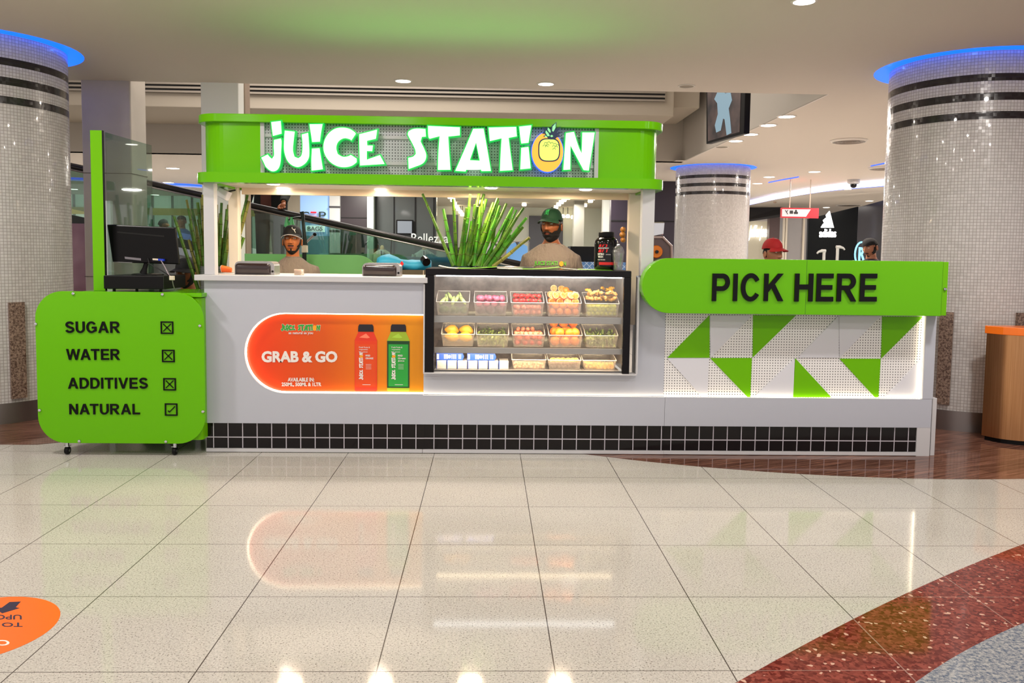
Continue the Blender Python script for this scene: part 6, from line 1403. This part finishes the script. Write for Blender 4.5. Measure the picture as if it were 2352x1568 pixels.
for (a, b) in ((486, 489), (496, 500), (505, 509)):
    p0, p1 = U(714, b, Y=SY-.06), U(726, a, Y=SY-.06); MB().box(p0.x, p1.x, SY-.09, SY-.02, p0.z, p1.z).build('red_bar', LITR, t)
p0, p1 = U(703, 532, Y=SY-.05), U(746, 518, Y=SY-.05); MB().box(p0.x, p1.x, SY-.07, SY-.02, p0.z, p1.z).build('lit_name_plate', LITW, t)
t6('lettering', 'BAGS', (707, 520, 741, 530), INK, t, Y=SY-.08, bold=.0)
t, x0, x1 = wall('stone_pier', 757, 781, SY-.1, M('pier_white', '#b5b6b4', rough=.5), 'pale pier with dark horizontal bands right of the blue shop front', 'pier', th=.09)
for yy_ in (475, 530, 583): z_ = U(768, yy_, Y=SY-.1).z; MB().box(x0-.01, x1+.01, SY-.12, SY-.1, z_-.02, z_+.02).build('dark_band', DGREY, t)
DBR = M('dark_panel', '#332c30', rough=.35)
t, x0, x1 = wall('dark_panelled_wall', 781, 843, SY, DBR, 'dark brown panelled wall in the middle distance left of the pale column', 'wall')
z_ = U(800, 500, Y=SY).z; MB().box(x0, x1, SY-.01, SY, z_-.01, z_+.01).build('panel_joint', SHADE, t)
t, x0, x1 = wall('round_pale_column', 843, 858, SY-.3, M('pale_col', '#a4b0a4', rough=.4), 'slim pale column between the dark wall and the suit shop', 'column')
GSH = M('grey_shop_glass', '#4c5150', rough=.2, coat=.3)
t, x0, x1 = wall('suit_shop_front', 858, 1002, SY+.1, GSH, 'dark grey glazed suit shop front with mannequins left of the tall canes', 'shop front')
mb = MB()
for xp_ in (904, 953, 996): q_ = U(xp_, 500, Y=SY).x; mb.box(q_-.012, q_+.012, SY+.07, SY+.1, 0, ZC-.004)
mb.build('glazing_bar', SHADE, t)
pan_z = U(930, 500, Y=SY).z; MB().box(x0, x1, SY+.085, SY+.1, 1.2, 1.24).build('window_sill', DGREY, t)
p0, p1 = U(910, 538, Y=SY), U(949, 505, Y=SY); MB().box(p0.x, p1.x, SY-.0, SY+.06, p0.z, p1.z).build('display_screen', BLACK, t)
MB().box(p0.x+.03, p1.x-.03, SY-.01, SY, p0.z+.03, p1.z-.03).build('screen_picture', M('picture_pale', '#000000', emit='#a8aeb4', es=.8), t)
textpx('lettering', 'Bellezza', (945, 536, 1030, 558), SY-.02, M('letters_white', '#c8ccc8', emit=(.5, .54, .5), es=.4), t, ext=.04, bold=.0)
SUIT = M('suit_beige', '#98907c', rough=.8); SUIT2 = M('suit_grey', '#8a9490', rough=.8)
def mannequin(px, ptop, m, lab):
    Y = SY-.9; p = U(px, ptop, Y=Y); t = thing('mannequin', lab, 'mannequin', (p.x, Y, 0), group='suit shop mannequins'); h_ = p.z; 
    R = lambda z, a, b: [Vector((p.x+a*cos(q_), Y+b*sin(q_), z)) for q_ in [2*pi*i/16 for i in range(16)]]
    MB().loft([R(h_-.95, .20, .12), R(h_-.6, .17, .11), R(h_-.35, .23, .13), R(h_-.2, .23, .12), R(h_-.13, .12, .09), R(h_-.10, .07, .07)]).build('jacket', m, t, smooth=True)
    MB().tube([(p.x, Y, h_-.12), (p.x, Y, h_-.04), (p.x, Y, h_)], [.055, .05, .02], 10).build('neck', M('wood_tan', '#c09060', rough=.5), t, smooth=True)
    MB().prism([(p.x-.05, h_-.10), (p.x+.05, h_-.10), (p.x, h_-.42)], Y-.15, Y-.11).build('shirt_front', PWHITE, t)
    MB().prism([(p.x-.014, h_-.13), (p.x+.014, h_-.13), (p.x+.018, h_-.34), (p.x, h_-.38), (p.x-.018, h_-.34)], Y-.16, Y-.15).build('tie', DGREY, t)
    for s_ in (1, -1): MB().tube([(p.x+.22*s_, Y, h_-.22), (p.x+.27*s_, Y, h_-.5), (p.x+.26*s_, Y-.05, h_-.8)], [.07, .06, .05], 10).build('sleeve', m, t, smooth=True)
    MB().lathe([(.001, 0), (.16, 0), (.16, .02), (.02, .03), (.02, h_-.9), (.001, h_-.9)], (p.x, Y, 0), 16).build('stand', STEEL, t)
mannequin(878, 563, SUIT, 'mannequin in beige suit with dark tie in the suit shop window'); mannequin(975, 563, SUIT2, 'mannequin in pale grey suit in the suit shop window beside the canes')
# bright clothing shop: a room seen through its open front
CW_ = M('shop_white', '#d4d6cc', rough=.6); CC_ = M('shop_ceiling', '#bdb5a6', rough=.7)
bx0, bx1 = U(1003, 560, Y=SY).x, U(1402, 560, Y=SY).x; BY = 28.0
t = thing('clothing_shop', 'bright white clothing shop interior behind the canes and the bearded man', 'shop interior', ((bx0+bx1)/2, BY, 0))
MB().box(bx0-2, bx1+2.2, BY, BY+.2, 0, 3.0).build('back_wall', CW_, t); MB().box(bx1+2.0, bx1+2.2, SY+.3, BY, 0, 3.0).box(bx0-2, bx0-1.8, SY+.4, BY, 0, 3.0).build('side_wall', CW_, t)
MB().box(bx0-2, bx1+2.2, SY+.4, BY, 3.0, 3.1).build('shop_ceiling', CC_, t)
for px0_, px1_, nm in ((1215, 1293, 'dark_doorway'), (1025, 1052, 'dark_doorway')):
    a, b = U(px0_, 540, Y=BY-.1).x, U(px1_, 540, Y=BY-.1).x; MB().box(a, b, BY-.08, BY, 0, U(1250, 496, Y=BY).z).build(nm, M('doorway_dark', '#565660', rough=.5), t)
a, b = U(1318, 540, Y=24).x, U(1341, 540, Y=24).x; MB().box(a, b, 24, 24.4, 0, 3.0).build('shop_pillar', M('pillar_shop', '#8d8a80', rough=.6), t)
for lx_ in (bx0+1.2, (bx0+bx1)/2, bx1-.8): area('shop_lamp', (lx_, 23.5, 2.9), 1.0, 75, (1, .95, .86))
SPOT = M('spot_lit', '#ffffff', emit=(1, .85, .55), es=7)
k_ = 0
for px, py in ((1034, 456), (1040, 463), (1044, 471), (1049, 478), (1053, 484), (1058, 490), (1062, 496), (1106, 468), (1204, 473), (1277, 479), (1283, 473), (1289, 468), (1295, 463), (1304, 458), (1310, 454), (1356, 465), (1361, 459), (1367, 457), (1376, 457), (1343, 475), (1316, 502), (1293, 500), (1304, 500)):
    Z = 2.9; p = U(px, py, Z=Z)
    if p.y > 27.6: p = U(px, py, Y=27.6)
    if p.y < SY+.5: p = U(px, py, Y=SY+.5)
    s_ = thing('track_spotlight', 'small warm track spotlight on the clothing shop ceiling', 'spotlight', p, group='track spotlights in the clothing shop')
    MB().lathe([(.001, 0), (.06, 0), (.075, .03), (.06, .10), (.001, .12)], p, 12).build('lamp_head', SPOT, s_, smooth=True)
    MB().tube([p+Vector((0, 0, .11)), (p.x, p.y, 3.0)], .012, 6).build('lamp_stem', DGREY, s_)
def shirt(px, py, m, lab, w=.26, Y=SY+1.2):
    p = U(px, py, Y=Y); t = thing('hanging_shirt', lab, 'shirt', p, group=None)
    MB().prism([(p.x-.05, p.z), (p.x+.05, p.z), (p.x+w, p.z-.10), (p.x+w*1.15, p.z-.55), (p.x+w*.8, p.z-.57), (p.x+w*.7, p.z-.3), (p.x+w*.7, p.z-.85), (p.x-w*.7, p.z-.85), (p.x-w*.7, p.z-.3), (p.x-w*.8, p.z-.57), (p.x-w*1.15, p.z-.55), (p.x-w, p.z-.10)], Y, Y+.10).build('shirt_cloth', m, t)
    MB().prism([(p.x-.05, p.z), (p.x+.05, p.z), (p.x, p.z-.09)], Y-.005, Y+.0).build('neck_opening', DGREY, t)
shirt(1188, 556, M('shirt_blue', '#6aa0dc', rough=.8), 'light blue shirt hanging in the shop left of the bearded man'); shirt(1162, 557, M('shirt_cream', '#d8c4b0', rough=.8), 'cream shirt hanging in the shop beside the blue one', Y=SY+1.45); shirt(1140, 560, M('shirt_white', '#d8d8e0', rough=.8), 'white shirt hanging in the shop nearest the canes', Y=SY+1.7)
p0, p1 = U(1130, 554, Y=SY+1.2), U(1215, 555, Y=SY+1.2); o = MB().tube([p0, p1], .015, 8).tube([p0, (p0.x, p0.y, 0)], .015, 8).tube([p1, (p1.x, p1.y, 0)], .015, 8).build('clothes_rail', STEEL); tag(o, 'steel clothes rail with hanging shirts left of the bearded man', 'clothes rail')
# shop counters
Y = 17.5; a, b = U(1310, 580, Y=Y).x, U(1402, 580, Y=Y).x; t = thing('dark_shop_counter', 'black shop counter in the distance between bearded man and tub', 'counter', ((a+b)/2, Y, 0))
MB().box(a, b, Y, Y+.6, 0, U(1350, 566, Y=Y).z).build('counter_body', BLACK, t)
Y = 16.8; a, b = U(1055, 605, Y=Y).x, U(1437, 605, Y=Y).x; t = thing('blue_lattice_barrier', 'low blue lattice barrier in the distance behind the canes', 'barrier', ((a+b)/2, Y, 0))
lt = NT('blue_lattice'); x, y, z = lt.xyz(); lt.base(lt.mix(lt.math('MAXIMUM', lt.line(lt.math('ADD', x, z), .12, .02), lt.line(lt.math('SUBTRACT', x, z), .12, .02)), '#5c8cc8', '#b8d0ec')); lt.set(Roughness=.4)
MB().box(a, b, Y, Y+.05, 0, U(1250, 600, Y=Y).z).build('lattice_panel', lt.m, t)
Y = 17.4; a, b = U(870, 605, Y=Y).x, U(1050, 605, Y=Y).x; t = thing('blue_shop_plinth', 'blue low display plinth below the mannequins', 'plinth', ((a+b)/2, Y, 0)); MB().box(a, b, Y, Y+.4, 0, U(950, 590, Y=Y).z).build('plinth_body', M('plinth_blue', '#6c8cb4', rough=.5), t)
PUR = M('purple_wall', '#2c2430', rough=.4)
t, x0, x1 = wall('dark_purple_wall', 1402, 1553, 19.0, PUR, 'dark purple panelled wall behind the right canopy post', 'wall')
z_ = U(1520, 508, Y=19).z; xk = U(1437, 508, Y=19).x; MB().box(x0, x1, 18.985, 19, z_-.012, z_+.012).build('panel_joint', SHADE, t)
t, x0, x1 = wall('white_shop_pier', 1384, 1402, SY+.0, CW_, 'white pier at the right side of the clothing shop', 'pier')
# left part beyond the walkway
t, x0, x1 = wall('far_shop_front', 60, 600, 27, M('far_shop_glow', '#a8b4aa', rough=.5, emit='#d4dccc', es=.6), 'far bright shop front seen through the walkway glass at left', 'shop front')  # emission on the wall stands in for the shop's interior light
zg = U(400, 486, Y=27).z; MB().box(x0, x1, 26.9, 27, zg-.12, zg+.10).build('gold_band', M('gold_band', '#b09838', rough=.4, emit=(.5, .4, .08), es=.35), t)
zg = U(400, 425, Y=27).z
mb = MB()
for i in range(12): q_ = lerp(x0, x1, (i+.5)/12); mb.box(q_-.03, q_+.03, 26.93, 27, 0, ZC-.004)
mb.build('glazing_bar', M('bar_green', '#7c8c84', rough=.4), t)
for i, (px, py, m) in enumerate(((418, 500, 'jb'), (372, 508, 'jd'))):
    Y = 21+1.3*i; p = U(px, py-6, Y=Y); H_ = p.z*1.0
    person('person', ('shopper in blue top seen far away through the walkway glass beside the cane tips', 'shopper in dark top seen far away through the walkway glass right of the grey pillar')[i], (p.x, Y, 0), i*2, H=H_*1.75/1.755, skin=SKIN2, top=M('blue_top', '#3c5890', rough=.9) if i == 0 else DARKC, hairdo=True)
# right side shops
Y = 29; t, x0, x1 = wall('script_sign_shop', 1690, 1768, Y, M('shop_glow', '#a8a090', rough=.5, emit='#d8c8a8', es=.45), 'lit shop front with white glowing script lettering right of the distant column', 'shop front', z1=U(1745, 508, Y=Y).z)
textpx('script_lettering', 'Jafferjees', (1718, 517, 1766, 553), Y-.05, M('script_white', '#ffffff', emit=(1, .97, .85), es=2.2), t, ext=.04, bold=.02, shear=.3)
BRM = M('brown_mauve', '#6e5656', rough=.4)
t, x0, x1 = wall('brown_pier', 1766, 1798, Y-.5, BRM, 'brown-mauve pier between the script sign and the glazed shop', 'pier', z1=U(1780, 500, Y=Y).z)
t = thing('shop_beam', 'dark fascia band above the shops at right', 'fascia', (9, 27, 2.9))
p0, p1 = U(1690, 513, Y=Y-.3), U(1800, 497, Y=Y-.9)
MB().add([(p0.x, p0.y, p0.z), (p1.x, p1.y, p1.z), (p1.x, p1.y, p1.z+.10), (p0.x, p0.y, p0.z+.04), (p0.x, p0.y+.2, p0.z), (p1.x, p1.y+.2, p1.z), (p1.x, p1.y+.2, ZC), (p0.x, p0.y+.2, ZC)], [(0, 1, 2, 3), (7, 6, 5, 4), (3, 2, 6, 7), (1, 5, 6, 2), (0, 3, 7, 4), (0, 4, 5, 1)]).build('fascia_band', DGREY, t)
Y = 26; t, x0, x1 = wall('glazed_shop_front', 1796, 1852, Y, M('glaze_grey', '#8c8684', rough=.3, emit='#9a9490', es=.12), 'grey glazed shop front left of the black shop', 'shop front', z1=U(1820, 492, Y=Y).z)
mb = MB()
for q_ in (1800, 1806, 1846): a = U(q_, 540, Y=Y-.05).x; mb.box(a-.03, a+.03, Y-.06, Y, 0, U(1820, 492, Y=Y).z)
mb.build('glazing_bar', CREAM, t)
Y = 23; ad = thing('black_sports_shop', 'black sports shop front with glowing white three-bar mountain emblem', 'shop front', U(1905, 560, Y=Y)); ad.location.z = 0
BLK2 = M('shop_black', '#030408', rough=.2, spec=.12)
a, b = U(1850, 560, Y=Y), U(1962, 560, Y=Y-1.2)
def obl(mb, x0p, y0p, x1p, y1p, x1q, y1q, x0q, y0q, Ya, Yb, th=.1):
    P_ = [U(x0p, y0p, Y=Ya), U(x1p, y1p, Y=Yb), U(x1q, y1q, Y=Yb), U(x0q, y0q, Y=Ya)]; 
    P_[3].x = P_[0].x; P_[2].x = P_[1].x; P_[0].z = P_[1].z = 0
    v = P_+[p+Vector((0, th, 0)) for p in P_]; return mb.add(v, [(0, 1, 2, 3), (7, 6, 5, 4), (3, 2, 6, 7), (1, 5, 6, 2), (0, 3, 7, 4), (0, 4, 5, 1)])
obl(MB(), 1850, 690, 1962, 700, 1962, 474, 1850, 502, Y, Y-1.2).build('shop_wall', BLK2, ad)
obl(MB(), 1962, 700, 2060, 710, 2060, 448, 1962, 476, Y-1.2, Y-2.4).build('glass_front', M('dark_glass_shop', '#2c282e', rough=.15, spec=.3), ad)
LG = M('logo_white', '#ffffff', emit=(.93, .96, 1), es=1.1)
Yl = Y-1.35
def lp_(pts): MB().prism(pxpoly(pts, Yl), Yl-.06, Yl).build('emblem_bar', LG, ad)
lp_([(1885, 521.5), (1890.5, 513), (1896.5, 522), (1895, 523), (1886, 523)]); lp_([(1889.5, 506), (1896, 500), (1904.5, 523), (1898, 523)]); lp_([(1896, 494), (1904, 484.5), (1913.5, 523), (1906.5, 523)])
textpx('emblem_lettering', 'adidas', (1881, 525.5, 1919.5, 545), Yl, LG, ad, ext=.06, bold=.012)
textpx('red_lettering', '1001', (1856, 552, 1892, 562), Y-.9, M('dim_red', '#800010', emit=(.5, 0, .02), es=.5), ad, ext=.02, bold=.02) if 0 else None
c = U(1978, 583, Y=Y-2.2); mb = MB(); mb.tube([c+Vector((.16*cos(q_), 0, .30*sin(q_))) for q_ in [2*pi*i/24 for i in range(25)]], .022, 6); mb.build('round_blue_sign', M('blue_glow', '#50b0ff', emit=(.25, .7, 1), es=1.6), ad)
text('sign_letter', 'R', c.x-.07, c.x+.09, c.z-.17, c.z+.17, c.y, MATS['blue_glow'], ad, ext=.03, bold=.02)
# hanging directory sign
Y = 18; p0, p1 = U(1794, 500, Y=Y), U(1881, 478, Y=Y); hs_ = thing('hanging_directory_sign', 'white and red directional sign hung from the ceiling left of the black shop', 'sign', ((p0.x+p1.x)/2, Y, p0.z))
MB().box(p0.x, p1.x, Y, Y+.06, p0.z, p1.z).build('sign_panel', M('sign_red', '#c8303c', rough=.4, emit=(.5, .03, .05), es=.3), hs_)
w_ = p1.x-p0.x; MB().prism([(p0.x+.015, p0.z+.03), (p0.x+.66*w_, p0.z+.03), (p0.x+.78*w_, p1.z-.03), (p0.x+.015, p1.z-.03)], Y-.01, Y).build('white_area', M('sign_white', '#e4dce0', rough=.4, emit=(.6, .55, .6), es=.25), hs_)
mb = MB(); zc = (p0.z+p1.z)/2
mb.box(p0.x+.22*w_, p0.x+.31*w_, Y-.014, Y-.01, zc-.02, zc+.05); mb.lathe([(.001, Y-.014), (.028, Y-.014), (.028, Y-.01)], (p0.x+.36*w_, 0, zc), 10, ax='y').lathe([(.001, Y-.014), (.028, Y-.014), (.028, Y-.01)], (p0.x+.41*w_, 0, zc), 10, ax='y').lathe([(.001, Y-.014), (.024, Y-.014), (.024, Y-.01)], (p0.x+.385*w_, 0, zc+.045), 10, ax='y')
mb.tube([(p0.x+.10*w_, Y-.012, zc+.06), (p0.x+.17*w_, Y-.012, zc-.03)], .008, 5).tube([(p0.x+.17*w_, Y-.012, zc+.06), (p0.x+.13*w_, Y-.012, zc+.01)], .008, 5); mb.build('direction_symbol', DGREY, hs_)
for q_ in (.23, .77): MB().tube([(p0.x+q_*w_, Y+.03, p1.z), (p0.x+q_*w_, Y+.03, ZC)], .012, 6).build('hanging_rod', CREAM, hs_)
# pump dispensers behind the board
for i, (px, py, pd) in enumerate(((1889, 576, -1), (1924, 567, 1))):
    Y = 6.57; p = U(px+ (4 if i == 0 else 0), py, Y=Y); z0 = 1.19; t = thing('pump_bottle', ('white pump head with drooping spout behind the green board, left one' if i == 0 else 'white pump head standing tallest behind the green board, right one'), 'pump bottle', (p.x, Y, z0), group='syrup pumps behind the board')
    MB().lathe([(.001, z0), (.04, z0), (.042, z0+.02), (.042, z0+.12), (.018, z0+.15), (.018, z0+.165), (.001, z0+.165)], (p.x, Y, 0), 20).build('bottle_body', PWHITE, t, smooth=True)
    MB().tube([(p.x, Y, z0+.15), (p.x, Y, p.z-.01)], .012, 10).build('pump_stem', PWHITE, t, smooth=True)
    MB().tube([(p.x+.02*-pd*.6, Y, p.z), (p.x+.018*pd, Y, p.z-.0), (p.x+.045*pd, Y, p.z-.008), (p.x+.058*pd, Y-.0, p.z-.022)], [.013, .013, .009, .007], 10).build('pump_spout', PWHITE, t, smooth=True)
sh = MB().box(1.5, 3.25, 6.50, 6.64, 1.165, 1.188).box(1.5, 1.53, 6.50, 6.64, .0, 1.165).box(3.2, 3.23, 6.50, 6.64, 0, 1.165).build('work_shelf', STEEL); tag(sh, 'steel work shelf behind the green board holding the pumps', 'shelf')
# rubbish bin at the right
by = 6.42; bx = 4.45; bn = thing('litter_bin', 'brushed steel litter bin with orange top at the right edge', 'litter bin', (bx, by+.1, 0))
A0 = U(2254, 1000, Z=.03); A1 = U(2342, 1014, Z=.03); T0 = U(2274, 760, Y=A0.y)
ztop = U(2274, 752, Y=A0.y-.05).z
foot = [(A0.x, A0.y), (A1.x, A1.y), (A1.x+.42, A1.y-.02), (A0.x+.46, A0.y-.03)]
bulge = []
for (a, b) in zip(foot, foot[1:]+foot[:1]):
    for j in range(6): u = j/6; dx, dy = b[0]-a[0], b[1]-a[1]; L_ = hypot(dx, dy); o_ = .035*sin(pi*u); bulge.append((a[0]+dx*u+dy/L_*o_, a[1]+dy*u-dx/L_*o_))
bst = NT('bin_steel_reflection_tint'); nn = bst.noise(3, 4, bst.vm('MULTIPLY', bst.oc, (40, 40, .6))); bst.base(bst.mix(bst.ramp(nn, .3, .7), '#b88458', '#cc9a6c')); bst.set(Metallic=1.0, Roughness=.3)  # orange reflection painted into the steel's base colour
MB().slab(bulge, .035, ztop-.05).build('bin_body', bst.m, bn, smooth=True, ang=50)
gcx = sum(p[0] for p in bulge)/len(bulge); gcy = sum(p[1] for p in bulge)/len(bulge)
MB().slab([(gcx+(a-gcx)*1.05, gcy+(b-gcy)*1.05) for a, b in bulge], ztop-.05, ztop+.012).build('orange_top', M('orange_lid', '#ff7a10', rough=.3, coat=.3), bn, bevel=.004)
MB().slab([(gcx+(a-gcx)*.93, gcy+(b-gcy)*.93) for a, b in bulge], .0, .035).build('dark_foot', BLACK, bn)
mb = MB(); d0 = Vector((A1.x-A0.x, A1.y-A0.y, 0)).normalized(); e0 = Vector((.42, .12, 0)).normalized(); p = Vector((A1.x, A1.y, 0))
MB().add([p+Vector((0, -.036, .36))+e0*.05, p+Vector((0, -.036, .36))+e0*.3, p+Vector((0, -.036, .75))+e0*.3, p+Vector((0, -.036, .75))+e0*.05], [(0, 1, 2, 3)]).build('yellow_sticker', M('sticker_amber', '#e8a010', rough=.4), bn)
# round floor sticker
ORF_ = M('floor_sticker_orange', '#ff6a08', rough=.3); c0 = U(-30, 1430, Z=.0015)
pr_ = [U(x_, y_, Z=0) for x_, y_ in ((138, 1415), (0, 1372), (0, 1502), (60, 1376), (105, 1460))]
import itertools
def circ3(a, b, c):
    ax, ay, bx_, by_, cx_, cy_ = a.x, a.y, b.x, b.y, c.x, c.y; d_ = 2*(ax*(by_-cy_)+bx_*(cy_-ay)+cx_*(ay-by_)); ux = ((ax*ax+ay*ay)*(by_-cy_)+(bx_*bx_+by_*by_)*(cy_-ay)+(cx_*cx_+cy_*cy_)*(ay-by_))/d_; uy = ((ax*ax+ay*ay)*(cx_-bx_)+(bx_*bx_+by_*by_)*(ax-cx_)+(cx_*cx_+cy_*cy_)*(bx_-ax))/d_; return ux, uy, hypot(ax-ux, ay-uy)
ux, uy, ur = circ3(pr_[0], pr_[1], pr_[2]); st = thing('floor_sticker', 'round orange floor sticker with dark arrow at the lower left', 'floor sticker', (ux, uy, 0))
print('sticker', ux, uy, ur)
MB().slab([(ux+ur*cos(2*pi*i/64), uy+ur*sin(2*pi*i/64)) for i in range(64)], .0003, .0012).build('sticker_disc', ORF_, st)
INKN = M('sticker_navy', '#241838', rough=.4)
def fl(pts, m, nm):
    P_ = [U(x_, y_, Z=.0016) for x_, y_ in pts]; MB().slab([(p.x, p.y) for p in P_], .0013, .0018).build(nm, m, st)
fl([(22, 1382), (48, 1381), (36, 1394), (45, 1396), (5, 1408), (-12, 1396), (4, 1395)], INKN, 'arrow')
def fltext(s, box, m):
    a = U(box[2], box[1], Z=.0018); b = U(box[0], box[3], Z=.0018); me = text_me(s, .001, .02); xs = [v.co.x for v in me.vertices]; ys = [v.co.y for v in me.vertices]; x0, x1, y0, y1 = min(xs), max(xs), min(ys), max(ys)
    # the words face the kiosk, so they read upside down from here
    TR_, TL_ = U(box[2], box[3], Z=0), U(box[0], box[3], Z=0); BR_, BL_ = U(box[2], box[1], Z=0), U(box[0], box[1], Z=0)
    def f(p): u = (p.x-x0)/(x1-x0); v = (p.y-y0)/(y1-y0); q_ = BR_.lerp(BL_, u).lerp(TR_.lerp(TL_, u), v); return Vector((q_.x, q_.y, .0014+p.z*.0004))
    stand(me, f); put_mesh('lettering', me, m, st)
fltext('UPGRADE', (-90, 1412, 50, 1423), INKN); fltext('TO LEVEL', (-95, 1430, 52, 1440), INKN); fltext('O', (-12, 1470, 22, 1483), PWHITE)

# steel machine arms behind the capped person
Y = 7.55; a = U(699, 585, Y=Y); t = thing('machine_arm_stand', 'dark steel stand with round knob and green fittings behind the capped person', 'machine stand', (a.x, Y, 0))
def pj(x_, y_): return U(x_, y_, Y=Y)
DST = M('dark_steel', '#2c3430', rough=.3, metal=.7)
MB().tube([(a.x, Y, 0), pj(699, 585), pj(701, 560), pj(697, 520), pj(696, 500), pj(693, 486)], [.02, .02, .022, .014, .016, .02], 10).build('upright', DST, t, smooth=True)
MB().tube([pj(700, 560), pj(712, 548), pj(721, 540)], .011, 8).build('lever', CHROME, t, smooth=True)
MB().ell(pj(723, 538), (.017, .017, .017), 14, 10).build('lever_knob', BLACK, t, smooth=True)
MB().tube([pj(696, 498), pj(676, 500), pj(658, 506), pj(652, 524), pj(652, 540)], .008, 8).build('side_frame', DST, t, smooth=True)
for x_ in (659, 670):
    p = pj(x_, 512); MB().lathe([(.001, .055), (.010, .055), (.014, .035), (.026, -.02), (.024, -.035), (.001, -.035)], p, 14).build('green_fitting', M('green_fitting', '#58b878', rough=.3), t, smooth=True)
MB().box(pj(694, 572).x, pj(706, 572).x, Y-.03, Y+.03, pj(700, 580).z, pj(700, 563).z).build('clamp_block', CREAM, t, bevel=.004)
